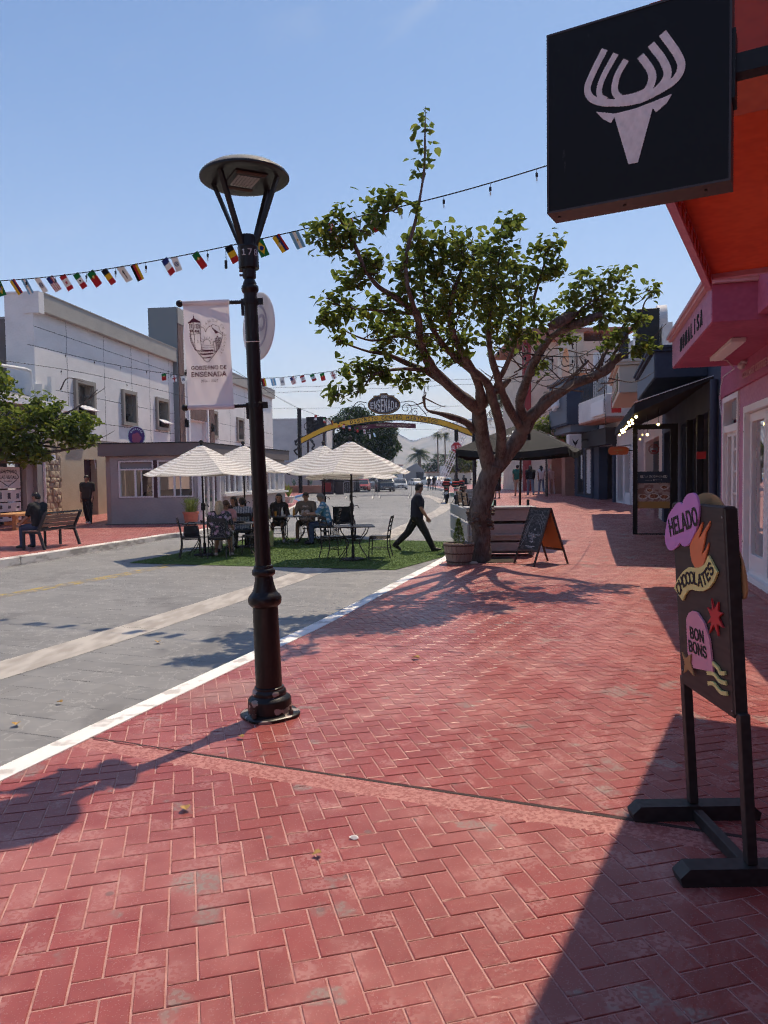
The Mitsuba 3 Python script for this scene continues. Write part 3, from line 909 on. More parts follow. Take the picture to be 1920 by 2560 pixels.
a_(crm, 'sign_edge', bx(12.36, 13.2, 0.781, 0.80, 5.22, 6.5), 'm_alu', parent=bs)
cl = thing('corner_shops', 'white fronted building with upstairs railing, dark ground floor and hanging signs', 'building')
a_(cl, 'wall', cat(wall_open(-0.4, 8.0, -0.4, 0.0, 0.2, 4.2, [(0.2, 2.2, 0.3, 2.9), (2.6, 5.8, 0.35, 3.0)]), bx(-0.4, 5.0, -0.4, 0.0, 4.2, 7.2)), 'm_white_wall', FB)
room(cl, 0.2, 5.8, 0.3, 3.0, -0.4, 2.5, FB)
a_(cl, 'bay', bx(-0.2, 4.2, 0.0, 1.2, 4.05, 5.0, 0.02), 'm_white_wall', FB)
a_(cl, 'soffit', bx(-0.2, 4.2, 0.0, 1.18, 3.98, 4.045), 'm_brown_wall', FB)
a_(cl, 'red_stripe', bx(-0.215, -0.201, 0.55, 0.95, 4.2, 4.85), 'm_redplastic', FB)
a_(cl, 'sign_box', bx(-0.3, 1.6, 1.2, 1.32, 4.15, 4.75), 'm_alu', FB)
a_(cl, 'black_panel', cat(bx(-0.42, -0.40, -0.3, 0.0, 5.0, 8.2), bx(-0.05, 0.0, 0.2, 0.6, 5.3, 7.6)), 'm_black', FB)
rl = [bx(-0.2 + 0.3 * k, -0.17 + 0.3 * k, 1.15, 1.18, 5.0, 6.0) for k in range(14)]
a_(cl, 'railing', cat(rl + [bx(-0.2, 4.2, 1.13, 1.2, 6.0, 6.05)]), 'm_charcoal', FB)
a_(cl, 'pier', bx(4.2, 4.6, 0.0, 0.4, 5.0, 7.4), 'm_white_wall', FB)
a_(cl, 'pier', bx(1.2, 1.5, 0.0, 0.3, 5.0, 7.4), 'm_white_wall', FB)
dr2 = a_(cl, 'glazed_door', cat(fr(0.25, 1.15, 0.35, 2.85, 0.09, -0.2, 0.02), fr(1.2, 2.15, 0.35, 2.85, 0.09, -0.2, 0.02), bx(0.25, 1.15, -0.1, 0.0, 0.35, 0.85)), 'm_alu', FB)
a_(cl, 'pane', bx(0.34, 1.06, -0.1, -0.09, 0.85, 2.76), 'm_pane', FB, parent=dr2)
a_(cl, 'shop_fascia', bx(2.2, 6.6, 0.0, 0.5, 3.0, 3.75), 'm_charcoal', FB)
a_(cl, 'dark_post', bx(2.3, 2.45, 0.0, 0.12, 0.3, 3.0), 'm_navy', FB)
a_(cl, 'dark_post', bx(5.9, 6.1, 0.0, 0.12, 0.4, 3.0), 'm_navy', FB)
nv2 = thing('navy_shop', 'small navy fronted shop with a bracketed letter sign, next to the orange building', 'building')
a_(nv2, 'wall', wall_open(5.0, 9.8, -0.4, 0.02, 0.3, 6.8, [(6.3, 7.4, 0.6, 3.0), (7.9, 9.0, 0.6, 3.0)]), 'm_navy', FB)
room(nv2, 6.2, 9.2, 0.5, 3.0, -0.4, 2.0, FB)
a_(nv2, 'bay', cat(bx(5.2, 9.2, 0.02, 1.5, 4.1, 6.3, 0.02)), 'm_navy', FB)
a_(nv2, 'bay_front', bx(5.25, 9.15, 1.5, 1.53, 4.2, 6.2), 'm_slate', FB)
a_(nv2, 'bay_foot', cat(bx(5.3, 9.1, 0.02, 1.3, 3.75, 4.1)), 'm_slate', FB)
a_(nv2, 'cornice', bx(5.1, 9.3, 0.02, 1.62, 6.3, 6.42), 'm_slate', FB)
for k, (s, z, h) in enumerate(((6.2, 5.0, 0.55), (6.8, 4.9, 0.75), (7.4, 5.1, 0.5), (8.0, 4.95, 0.6))):
    a_(nv2, 'sign_letter', cat(bx(s, s + 0.18, 1.65, 1.85, z, z + h, 0.02), ball(0.16, (s + 0.1, 1.75, z + h * 0.25), 1)), 'm_white_trim', FB)
for s in (6.3, 7.9):
    wn = a_(nv2, 'window', fr(s, s + 1.1, 0.6, 3.0, 0.08, -0.15, 0.05), 'm_charcoal', FB)
    a_(nv2, 'pane', bx(s + 0.08, s + 1.02, -0.1, -0.09, 0.68, 2.92), 'm_pane', FB, parent=wn)
    a_(nv2, 'print', bx(s + 0.2, s + 0.9, -0.085, -0.08, 1.4, 2.7), 'm_paleletter', FB, parent=wn)
og = thing('orange_building', 'orange stucco building with square piers and a curved roof gable behind the tree', 'building')
a_(og, 'wall', wall_open(9.8, 14.0, -2.0, 0.0, 0.3, 7.2, [(11.4, 12.2, 4.4, 6.2)]), 'm_orange_wall', FB)
a_(og, 'pier', bx(9.9, 10.7, 0.0, 0.5, 0.3, 3.6), 'm_brown_wall', FB)
a_(og, 'pier', bx(12.9, 13.9, 0.0, 0.6, 0.3, 3.6), 'm_brown_wall', FB)
a_(og, 'ledge', cat(bx(9.8, 14.1, 0.0, 1.0, 3.6, 4.0), bx(9.8, 14.1, 0.0, 0.8, 4.0, 4.2)), 'm_brown_wall', FB)
a_(og, 'scroll', apply(tube([(0, -0.2, 0), (0, 0.25, 0)], 0.3, 14), FB @ tr(12.6, 0.4, 5.6)), 'm_orange_wall', np.eye(4), smooth=30)
ag = sbox(9.8, 7.2, 13.9, 9.4).difference(unary_union([sbox(11.0, 7.2, 12.8, 8.0), Point(11.9, 8.0).buffer(0.9)]))
a_(og, 'gable', so_ext(ag, -0.5, 0.0), 'm_beige_wall', FB)
a_(og, 'gable_cap', bx(9.7, 14.0, -0.6, 0.1, 9.4, 9.6), 'm_brown_wall', FB)
bg = thing('apartment_block', 'tall beige apartment block with sliding windows behind the orange building', 'building')
FC_ = basis((11.4, 58.0, 0.3), (1, 0, 0), (0, -1, 0), (0, 0, 1))
FC_ = basis((10.35, 52.0, 0.3), (1.0, 0.0, 0), (0, 1.0, 0), (0, 0, 1))
holes = [(0.9, 1.55, 6.0, 7.15), (0.95, 1.6, 3.6, 4.7), (0.9, 1.55, 8.6, 9.6)]
mw = ext(sbox(0, 0, 7.0, 10.6).difference(unary_union([sbox(h[0], h[2], h[1], h[3]) for h in holes])), 0.3)
a_(bg, 'wall', apply(mw, basis((0, 0.3, 0), (1, 0, 0), (0, 0, 1), (0, -1, 0))), 'm_beige_wall', FC_)
a_(bg, 'side_wall', bx(0, 7.0, 0.31, 12.0, 0, 10.6), 'm_beige_wall', FC_)
a_(bg, 'red_pier', bx(-0.5, -0.01, -0.15, 0.5, 0, 11.2), 'm_darkred', FC_)
a_(bg, 'roof', cat(bx(-0.9, 7.2, -0.5, 12.0, 11.21, 11.45), bx(-1.2, 2.0, -0.6, 0.0, 10.6, 11.2)), 'm_brown_wall', FC_)
for h in holes:
    wn = a_(bg, 'window', cat(fr(h[0], h[1], h[2], h[3], 0.05, 0.05, 0.12), bx((h[0] + h[1]) / 2 - 0.02, (h[0] + h[1]) / 2 + 0.02, 0.06, 0.11, h[2], h[3])), 'm_charcoal', FC_)
    a_(bg, 'pane', bx(h[0] + 0.05, h[1] - 0.05, 0.10, 0.11, h[2] + 0.05, h[3] - 0.05), 'm_pane', FC_, parent=wn)
a_(bg, 'balcony', cat(bx(2.6, 4.6, -0.9, 0.0, 5.9, 6.05), bx(2.6, 4.6, -0.9, -0.85, 6.05, 6.9)), 'm_white_wall', FC_)
a_(bg, 'balcony_bars', cat([bx(2.7 + 0.2 * k, 2.74 + 0.2 * k, -0.93, -0.9, 8.0, 9.2) for k in range(6)]), 'm_white_trim', FC_)

# hanging signs over the far pavement
bld = thing('blade_sign', 'orange rounded blade sign sticking out above the glazed door', 'sign')
EM = endface(FB, -0.3, 0.75, 0)
og_ = unary_union([Point(-0.2, 2.62).buffer(0.17), sbox(-0.2, 2.45, 0.3, 2.79), Point(0.3, 2.62).buffer(0.17)])
part(bld, 'board', apply(ext(og_, 0.05), EM), 'm_orangesign')
part(bld, 'print', apply(cat(bx(-0.15, 0.25, 2.63, 2.66, 0.05, 0.055), ext(Point(0.0, 2.53).buffer(0.035), 0.004, 0.051)), EM), 'm_ochre')
part(bld, 'bracket', apply(bx(0.3, 0.75, 2.60, 2.64, 0.01, 0.04), EM), 'm_black')
wbs = thing('box_sign', 'white cube sign with a dark stag horn mark near the orange building', 'sign')
EM = endface(FB, 5.0, 1.15, 0)
part(wbs, 'case', apply(bx(-0.3, 0.3, 2.85, 3.62, -0.6, 0.0, 0.015), EM), 'm_white_wall')
part(wbs, 'mark', apply(ext(Polygon([(-0.16, 3.38), (-0.05, 3.28), (0.0, 3.2), (0.05, 3.28), (0.16, 3.38), (0.09, 3.18), (0.0, 3.02), (-0.09, 3.18)]), 0.004), EM @ tr(0, 0, 0.001)), 'm_black')
part(wbs, 'bracket', apply(bx(0.3, 1.15, 3.3, 3.36, -0.2, -0.1), EM), 'm_black')
# ================================================================ far side of the street, left
mat('m_panel', stucco((0.62, 0.605, 0.59), (0.69, 0.675, 0.66)), rough=0.7)
mat('m_fascia', stucco((0.30, 0.285, 0.255), (0.35, 0.335, 0.30)), rough=0.7)
mat('m_seam', (0.10, 0.10, 0.10), rough=0.9)
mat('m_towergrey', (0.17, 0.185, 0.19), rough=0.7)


mat('m_slat', grain((0.13, 0.075, 0.060), (0.21, 0.135, 0.115), 6, 6, 0.8), rough=0.65)
mat('m_frame_taupe', (0.26, 0.235, 0.20), rough=0.6)
mat('m_beige_low', stucco((0.38, 0.315, 0.225), (0.44, 0.37, 0.27)), rough=0.85)
mat('m_taupe_dark', stucco((0.15, 0.125, 0.118), (0.18, 0.15, 0.14)), rough=0.8)
mat('m_mauve', stucco((0.315, 0.295, 0.29), (0.37, 0.345, 0.335)), rough=0.8)
mat('m_maroon_door', (0.05, 0.02, 0.025), rough=0.6)
mat('m_purple', (0.10, 0.03, 0.16), rough=0.6)
mat('m_signpink', (0.45, 0.08, 0.14), rough=0.6)
mat('m_poster', (0.62, 0.61, 0.62), rough=0.5)
mat('m_posterink', (0.05, 0.05, 0.07), rough=0.6)
mat('m_goldletter', (0.55, 0.50, 0.36), rough=0.5)
mat('m_terracotta', stucco((0.40, 0.15, 0.09), (0.48, 0.20, 0.125)), rough=0.8)


mat('m_stone', grain((0.30, 0.24, 0.17), (0.46, 0.39, 0.29), 5, 5, 5), rough=0.9, bump=relief(0.02, 12))

ca, sa = math.cos(math.radians(7.1)), math.sin(math.radians(7.1))
FL = basis((-12.7, 31.0, 0.0), (sa, ca, 0), (0, 0, 1), (ca, -sa, 0))        # x along the street (away), y up, z out over the pavement


def l_(b, name, m, mt, F=FL, smooth=False, label=None, parent=None):
    return part(parent or b, name, apply(m, F), mt, smooth=smooth, label=label)


def lw(s0, s1, z0, z1, o0, o1, holes=()):
    g = sbox(s0, z0, s1, z1)
    for h in holes:
        g = g.difference(sbox(h[0], h[2], h[1], h[3]))
    return ext(g, o1 - o0, o0)


def lf(s0, s1, z0, z1, w, o0, o1):
    return ext(sbox(s0, z0, s1, z1).difference(sbox(s0 + w, z0 + w, s1 - w, z1 - w)), o1 - o0, o0)


wb = thing('white_building', 'long two storey white panelled building with grey roof band, framed windows and a slatted tower', 'building')
WIN = [(-0.15, 1.25, 4.40, 5.82), (4.0, 5.22, 4.40, 5.85), (7.72, 9.04, 4.40, 5.88), (15.65, 16.62, 4.40, 5.88), (20.8, 22.0, 4.40, 5.85), (25.4, 26.4, 4.4, 5.85)]
l_(wb, 'wall', lw(-2.9, 30.0, 3.45, 8.75, -0.35, 0.0, WIN), 'm_panel')
l_(wb, 'end_wall', cat(bx(-2.9, -2.6, 3.0, 8.75, -1.15, -0.35), bx(-2.88, -2.6, 3.0, 4.4, -14.0, -1.15)), 'm_panel')
l_(wb, 'roof', cat(bx(-2.6, 30.0, 7.9, 7.98, -14.0, -0.36), bx(-2.6, 30, 3.3, 3.4, -14, -0.45)), 'm_grey')
l_(wb, 'rear_wall', cat(bx(-2.6, 30.0, 3.4, 7.9, -5.1, -5.0), bx(-2.59, -2.5, 3.4, 7.9, -5.0, -0.36), bx(29.9, 30.0, 3.4, 7.9, -5.0, -0.36)), 'm_interior')
l_(wb, 'end_parapet', cat(bx(-2.95, -2.6, 8.0, 8.8, -0.34, 0.27), bx(-2.95, -2.58, 8.75, 8.82, -1.15, -0.36)), 'm_panel')
l_(wb, 'roof_band', cat(bx(-2.58, 10.05, 8.15, 8.80, 0.001, 0.24), bx(15.6, 30.0, 8.15, 8.80, 0.001, 0.24)), 'm_fascia', label='grey projecting roof band')
l_(wb, 'roof_edge', cat(bx(-2.58, 10.05, 8.801, 8.84, -0.3, 0.27), bx(-2.58, 10.05, 8.11, 8.15, 0.001, 0.26), bx(15.6, 30.0, 8.801, 8.84, -0.3, 0.27)), 'm_fascia')
for z in (7.52, 5.28, 4.2):
    l_(wb, 'panel_seam', cat(bx(-2.9, 10.1, z - 0.012, z + 0.012, 0.001, 0.004), bx(15.6, 30.0, z - 0.012, z + 0.012, 0.001, 0.004)), 'm_seam')
for s in (-0.67, 2.37, 5.03, 7.0, 9.4, 16.9, 19.4, 22.6, 25.0, 27.4):
    l_(wb, 'panel_seam', bx(s - 0.012, s + 0.012, 3.45, 8.10, 0.0045, 0.007), 'm_seam')
for i, (s0, s1, z0, z1) in enumerate(WIN):
    w = l_(wb, 'window', cat(lf(s0 - 0.12, s1 + 0.12, z0 - 0.12, z1 + 0.1, 0.17, -0.02, 0.13), lf(s0 - 0.02, s1 + 0.02, z0 - 0.02, z1 + 0.02, 0.10, -0.3, -0.03)), 'm_frame_taupe', label='deep taupe framed window')
    l_(wb, 'mullion', cat(bx(s0 + 0.06, s1 - 0.06, z0 + 0.42, z0 + 0.47, -0.22, -0.17), bx(s0 + 0.42, s0 + 0.47, z0 + 0.08, z1 - 0.06, -0.22, -0.17)), 'm_charcoal', parent=w)
    l_(wb, 'pane', bx(s0 + 0.07, s1 - 0.07, z0 + 0.48, z1 - 0.07, -0.20, -0.195), 'm_pane', parent=w)
    if i in (0, 2):
        sash = cat(lf(s0 + 0.08, s1 - 0.08, -0.44, 0, 0.05, -0.02, 0.02), bx(s0 + 0.12, s1 - 0.12, -0.40, -0.04, -0.005, 0.005))
        l_(wb, 'open_sash', apply(sash, tr(0, z0 + 0.46, 0.0) @ rx(-1.05)), 'm_alu', label='tilted open sash', parent=w)
tw = l_(wb, 'tower', lw(10.1, 15.55, 3.45, 11.05, -1.3, 0.25, [(11.55, 14.2, 3.45, 5.1)]), 'm_panel', label='taller tower above the roof band')
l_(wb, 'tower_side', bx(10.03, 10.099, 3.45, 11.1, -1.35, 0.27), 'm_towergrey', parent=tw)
l_(wb, 'tower_band', cat(bx(10.1, 15.6, 10.25, 11.1, 0.251, 0.33)), 'm_fascia', parent=tw)
for k in range(7):
    l_(wb, 'slat', bx(10.13 + 0.105 * k, 10.215 + 0.105 * k, 3.5, 10.24, 0.251, 0.31), 'm_slat', parent=tw)
for k in range(8):
    l_(wb, 'slat', bx(14.72 + 0.1 * k, 14.80 + 0.1 * k, 3.5, 10.24, 0.251, 0.31), 'm_slat', parent=tw)
for k in range(22):
    l_(wb, 'slat', bx(11.62 + 0.118 * k, 11.72 + 0.118 * k, 5.15, 7.15, 0.255, 0.31), 'm_slat', parent=tw)
l_(wb, 'trim', cat(bx(11.3, 11.5, 3.5, 7.3, 0.251, 0.34), bx(14.3, 14.5, 3.5, 7.3, 0.251, 0.34)), 'm_white_trim', parent=tw)
l_(wb, 'loggia', cat(bx(11.5, 14.3, 3.4, 5.2, -1.6, -1.55), bx(11.6, 11.66, 3.45, 5.1, -0.9, -0.84), bx(12.7, 12.76, 3.45, 5.1, -0.9, -0.84)), 'm_interior')
for s in (10.75, 14.9):
    l_(wb, 'wall_lamp', cat(bx(s, s + 0.16, 4.6, 5.0, 0.312, 0.5), bx(s + 0.04, s + 0.12, 5.0, 5.1, 0.32, 0.4)), 'm_black')
l_(wb, 'camera', cat(bx(11.0, 11.2, 7.55, 7.7, 0.26, 0.62), bx(11.05, 11.15, 7.7, 7.85, 0.3, 0.5)), 'm_black')
WT = FL @ tr(0, 0, 0.262)
l_(wb, 'round_emblem', cat(ext(affinity.scale(Point(12.75, 9.66).buffer(0.5), 0.85, 1.05), 0.14, 0.262)), 'm_goldletter', label='cream oval emblem on the tower')
for s, h, x, y, w in (('BU', 0.5, 12.75, 8.55, 0.95), ('Gor', 0.62, 12.85, 7.95, 1.7)):
    l_(wb, 'raised_lettering', apply(text(s, h, 0.12, True, True, w), tr(x, y, 0.262)), 'm_goldletter')
# ground floor of the white building
l_(wb, 'ground_wall', lw(-1.35, 30, 0.05, 3.45, -0.4, -0.02, [(0.42, 1.5, 0.0, 2.6), (12, 29, 0.3, 2.8)]), 'm_beige_low', label='beige ground floor wall')
l_(wb, 'plinth', bx(-1.35, 0.40, 0.05, 0.42, -0.019, 0.06), 'm_beige_low')
l_(wb, 'door', cat(bx(0.44, 1.48, 0.05, 2.58, -0.36, -0.30)), 'm_maroon_door', label='dark maroon door')
l_(wb, 'shop_back', bx(11, 29.5, 0.2, 3.0, -2.0, -1.9), 'm_interior')
# rough stone pier of individual stones
sp = l_(wb, 'stone_pier', bx(-2.62, -1.36, 0.05, 3.44, -0.5, -0.03), 'm_stone', label='pier faced with rough split stone')
rs = random.Random(9)
y = 0.1
while y < 3.35:
    h = rs.uniform(0.16, 0.30)
    x = -2.6
    while x < -1.42:
        w_ = min(rs.uniform(0.18, 0.42), -1.38 - x)
        if w_ < 0.08:
            break
        d_ = rs.uniform(0.02, 0.09)
        pts = []
        for (px, py) in ((x + 0.012, y + 0.01), (x + w_ - 0.012, y + 0.01), (x + w_ - 0.012, y + h - 0.01), (x + 0.012, y + h - 0.01)):
            pts += [(px + rs.uniform(-.012, .012), py + rs.uniform(-.015, .015), -0.05), (px + rs.uniform(-.01, .01) + (0.03 if px < x + w_ / 2 else -0.03), py + rs.uniform(-.01, .01), -0.03 + d_)]
        pts.append((x + w_ / 2, y + h / 2, -0.02 + d_ * 1.25))
        l_(wb, 'stone', trimesh.convex.convex_hull(np.array(pts)), 'm_stone', parent=sp)
        x += w_
    y += h

nb = thing('corner_shop', 'low shop with white eaves gutter and poster window at the left edge', 'building')
l_(nb, 'wall', lw(-12, -2.64, 0.05, 4.9, -0.5, -0.05, [(-10.5, -3.62, 0.1, 2.45)]), 'm_mauve')
l_(nb, 'pilaster', bx(-3.2, -2.66, 0.05, 2.9, -0.049, 0.12), 'm_grey')
l_(nb, 'roof', trimesh.convex.convex_hull(np.array([(s, y, z) for s in (-12, -2.75) for (y, z) in ((4.42, 1.15), (4.50, 1.15), (5.6, -2.5), (5.5, -2.5))])), 'm_grey')
l_(nb, 'gutter', cat(bx(-12, -2.6, 4.30, 4.50, 1.151, 1.27)), 'm_white_trim', label='white eaves gutter')
l_(nb, 'downpipe', tube([(-2.75, 4.35, 1.2), (-2.75, 3.9, 0.5), (-2.75, 3.6, 0.12), (-2.75, 0.3, 0.12)], 0.06, 8), 'm_white_trim', smooth=40)
l_(nb, 'pipework', cat(tube([(-7, 5.6, 0.3), (-4.0, 5.75, 0.3), (-3.7, 5.72, 0.3), (-3.65, 5.5, 0.3), (-3.65, 4.7, 0.3)], 0.06, 8), bx(-3.3, -2.7, 4.7, 5.3, -0.2, 0.5), bx(-2.95, -2.7, 4.5, 5.6, 0.5, 0.66)), 'm_offwhite')
l_(nb, 'canopy', cat(bx(-12, -3.3, 2.5, 2.62, -0.04, 0.9), bx(-12, -3.3, 2.46, 2.66, 0.9, 0.94)), 'm_white_trim')
l_(nb, 'upper_window', lf(-6.3, -5.0, 3.1, 4.1, 0.08, -0.04, 0.02), 'm_white_trim')
l_(nb, 'pane', bx(-6.2, -5.1, 3.2, 4.0, -0.045, -0.04), 'm_slate')
l_(nb, 'shopfront', cat(bx(-10.6, -3.55, 0.1, 2.5, -0.9, -0.85), lf(-5.3, -3.66, 0.3, 2.4, 0.06, -0.3, -0.2)), 'm_interior')
Z0 = -0.195
for k, (z0, z1) in enumerate(((1.45, 2.22), (0.98, 1.40), (0.62, 0.94), (0.28, 0.58))):
    p = l_(nb, 'poster', bx(-5.2, -3.78, z0, z1, Z0 - 0.004, Z0), 'm_poster', label='printed white poster panel')
    if k == 0:
        dia = LineString([(-5.12, 1.88), (-5.0, 1.98), (-4.5, 2.10), (-4.0, 1.98), (-3.86, 1.86), (-4.0, 1.75), (-4.5, 1.52), (-5.0, 1.75), (-5.12, 1.88)]).buffer(0.016)
        l_(nb, 'sign_outline', ext(dia, 0.003, Z0), 'm_posterink', parent=p)
        for j, ch in enumerate('WELCOME'):
            cx_ = -4.98 + j * 0.16
            l_(nb, 'letter_disc', ext(Point(cx_, 2.06).buffer(0.066).difference(Point(cx_, 2.06).buffer(0.052)), 0.003, Z0 + 0.0005), 'm_posterink', parent=p)
            l_(nb, 'letter', apply(text(ch, 0.07, 0.003, True), tr(cx_, 2.06, Z0)), 'm_posterink', parent=p)
        l_(nb, 'lettering', apply(text('LAS VEGAS', 0.12, 0.003, True, True, 0.95), tr(-4.48, 1.85, Z0)), 'm_posterink', parent=p)
        l_(nb, 'lettering', apply(text('ENSENADA', 0.05, 0.003, False, True, 0.42), tr(-4.48, 1.71, Z0)), 'm_posterink', parent=p)
    else:
        for j in range(3):
            l_(nb, 'print', bx(-5.05 + j * 0.5, -4.88 + j * 0.5, z0 + 0.1, z1 - 0.08 - 0.03 * j, Z0 + 0.0003, Z0 + 0.003), 'm_slate' if (j + k) % 2 else 'm_posterink', parent=p)

# ---- glazed street pavilion
pv = thing('street_pavilion', 'grey pink dining pavilion with white sliding windows and a dark flat roof', 'pavilion')
mk = lambda s0, s1, z0, z1, o0, o1, holes=(): lw(s0, s1, z0, z1, o0, o1, holes)
FP = basis((-9.75, 25.9, 0.0), (1, 0, 0), (0, 0, 1), (0, -1, 0))             # front that faces the camera
t2 = np.array([0.187, 0.982, 0]) / math.hypot(0.187, 0.982)
FQ = basis((-6.5, 25.9, 0.0), t2, (0, 0, 1), np.cross(t2, [0, 0, 1.0]))        # front along the street
l_(pv, 'front_wall', lw(0.22, 3.25, 0.08, 2.52, -0.2, 0.0, [(0.48, 3.12, 1.06, 2.37)]), 'm_mauve', FP)
l_(pv, 'corner_wall', trimesh.convex.convex_hull(np.array([(x, y, z) for y in (0.08, 2.52) for (x, z) in ((-0.05, -0.3), (0.215, 0.0), (0.215, -0.4), (-0.05, -2.2))])), 'm_mauve', FP)
l_(pv, 'side_wall', bx(-0.05, 0.1, 0.08, 2.52, -5.5, -2.25), 'm_mauve', FP)
l_(pv, 'street_wall', lw(0.21, 9.6, 0.08, 2.52, -0.2, 0.0, [(0.5, 2.05, 0.1, 2.37), (2.35, 4.15, 1.12, 2.37), (4.6, 8.2, 1.12, 2.37), (8.6, 9.4, 1.12, 2.37)]), 'm_mauve', FQ)
l_(pv, 'sill', cat(bx(2.2, 9.7, 1.02, 1.115, 0.001, 0.14)), 'm_offwhite', FQ)
rp = Polygon([(-9.9, 25.75), (-6.38, 25.72), (-4.5, 35.5), (-10.2, 36.0), (-10.0, 31.0), (-9.98, 27.0)])
l_(pv, 'roof', cat(ext(rp, 0.42, 2.53)), 'm_taupe_dark', np.eye(4), label='dark flat roof with deep edge')
l_(pv, 'roof_flashing', ext(rp.buffer(0.03), 0.035, 2.951), 'm_charcoal', np.eye(4))
l_(pv, 'floor_slab', ext(rp.buffer(-0.15), 0.06, 0.10), 'm_interior', np.eye(4))
for s0, s1 in ((0.5, 1.72), (1.86, 3.1)):
    w = l_(pv, 'window', cat(lf(s0, s1, 1.07, 2.36, 0.045, -0.16, 0.02), bx(s0, s1, 2.03, 2.08, -0.12, 0.0), bx(s0 + 0.55, s0 + 0.60, 1.07, 2.03, -0.10, 0.0), bx(s0 + 0.76, s0 + 0.79, 1.07, 2.03, -0.12, -0.05)), 'm_white_trim', FP, label='white sliding window')
    l_(pv, 'pane', bx(s0 + 0.05, s1 - 0.05, 1.12, 2.03, -0.08, -0.075), 'm_pane', FP, parent=w)
    l_(pv, 'blind', bx(s0 + 0.05, s1 - 0.05, 2.08, 2.31, -0.09, -0.085), 'm_grey', FP, parent=w)
l_(pv, 'brown_post', bx(1.725, 1.855, 1.06, 2.37, -0.15, 0.01), 'm_maroon_door', FP)
l_(pv, 'corner_post', cat(bx(3.26, 3.42, 0.08, 2.52, -0.16, 0.02)), 'm_white_trim', FP)
for s0, s1, n_ in ((2.37, 4.13, 2), (4.62, 6.3, 2), (6.45, 8.18, 2), (8.62, 9.38, 1)):
    bars = [lf(s0, s1, 1.13, 2.36, 0.05, -0.16, 0.02)] + [bx(s0 + (s1 - s0) * (j + 1) / (n_ + 1) - 0.025, s0 + (s1 - s0) * (j + 1) / (n_ + 1) + 0.025, 1.18, 2.31, -0.1, -0.02) for j in range(n_)]
    w = l_(pv, 'window', cat(bars), 'm_white_trim', FQ, label='white framed street window')
    l_(pv, 'pane', bx(s0 + 0.05, s1 - 0.05, 1.18, 2.31, -0.08, -0.075), 'm_pane', FQ, parent=w)
d = l_(pv, 'door', cat(lf(0.52, 2.03, 0.11, 2.36, 0.06, -0.16, 0.0), bx(1.0, 1.05, 0.12, 2.3, -0.1, -0.03), bx(1.45, 1.52, 0.12, 2.3, -0.1, -0.03)), 'm_white_trim', FQ, label='glazed door panels')
l_(pv, 'pane', bx(0.58, 1.97, 0.2, 2.3, -0.08, -0.075), 'm_pane', FQ, parent=d)
l_(pv, 'kick_panel', bx(0.5, 2.05, 0.1, 0.3, -0.02, 0.03), 'm_white_trim', FQ, parent=d)
l_(pv, 'broken_bracket', cat(tube([(-0.02, 2.96, 0.05), (0.08, 2.5, 0.12)], 0.012, 5), tube([(-0.32, 2.45, 0.02), (-0.24, 2.1, 0.1)], 0.012, 5)), 'm_offwhite', FP)
# furniture seen inside
for x, y_ in ((-8.6, 27.4), (-7.3, 27.8), (-6.2, 29.5)):
    l_(pv, 'inner_table', cat(bx(x - 0.45, x + 0.45, y_ - 0.3, y_ + 0.3, 0.86, 0.9), bx(x - 0.04, x + 0.04, y_ - 0.04, y_ + 0.04, 0.16, 0.86)), 'm_wood', np.eye(4))
l_(pv, 'back_counter', bx(-9.3, -6.5, 30.0, 30.4, 0.16, 1.3), 'm_grey', np.eye(4))
l_(pv, 'menu_board', bx(-9.0, -8.4, 28.95, 29.0, 1.3, 2.1), 'm_poster', np.eye(4))

ps = thing('oval_sign', 'purple oval sign with pink flower shape standing on the pavilion roof', 'sign')
PM = tr(-9.05, 27.3, 2.98) @ rz(0.35) @ rx(PI / 2)
part(ps, 'board', apply(ext(affinity.scale(Point(0, 0.32).buffer(0.30), 1, 1.15), 0.08), PM), 'm_purple')
part(ps, 'rim', apply(ext(affinity.scale(Point(0, 0.32).buffer(0.315), 1, 1.15).difference(affinity.scale(Point(0, 0.32).buffer(0.285), 1, 1.15)), 0.1, -0.01), PM), 'm_offwhite')
part(ps, 'flower', apply(ext(unary_union([affinity.scale(Point(0.09 * math.cos(a), 0.24 + 0.11 * math.sin(a)).buffer(0.085), 1, 1.2) for a in np.linspace(0, 2 * PI, 6)[:-1]]), 0.004, 0.081), PM), 'm_signpink')
part(ps, 'arched_print', apply(cat([ext(affinity.rotate(sbox(0.21 * math.cos(a) - 0.018, 0.33 + 0.24 * math.sin(a) - 0.03, 0.21 * math.cos(a) + 0.018, 0.33 + 0.24 * math.sin(a) + 0.03), math.degrees(a) - 90), 0.004, 0.081) for a in np.linspace(0.5, 2.6, 8)]), PM), 'm_offwhite')
part(ps, 'foot', apply(bx(-0.03, 0.03, -0.05, 0.06, -0.02, 0.06), PM), 'm_black')
# ================================================================ trees
def c_bark(p, n, uv):
    a = fbm(p.x * 9, p.y * 9, p.z * 4, 4)
    b = fbm(p.x * 45, p.y * 45, p.z * 9, 3)
    col = mix((0.060, 0.045, 0.039), (0.150, 0.118, 0.102), smoothstep(0.3, 0.7, 0.5 * a + 0.5 * b))
    return mix(col, (0.17, 0.15, 0.13), 0.6 * smoothstep(0.6, 0.75, fbm(p.x * 4 + 7, p.y * 4, p.z * 4, 3)))


def b_bark(p, n, uv):
    return 0.010 * fbm(p.x * 30, p.y * 30, p.z * 7, 3) + 0.006 * fbm(p.x * 11, p.y * 11, p.z * 14, 3)


mat('m_bark', c_bark, rough=0.85, bump=b_bark)
mat('m_twig', (0.10, 0.068, 0.055), rough=0.85)


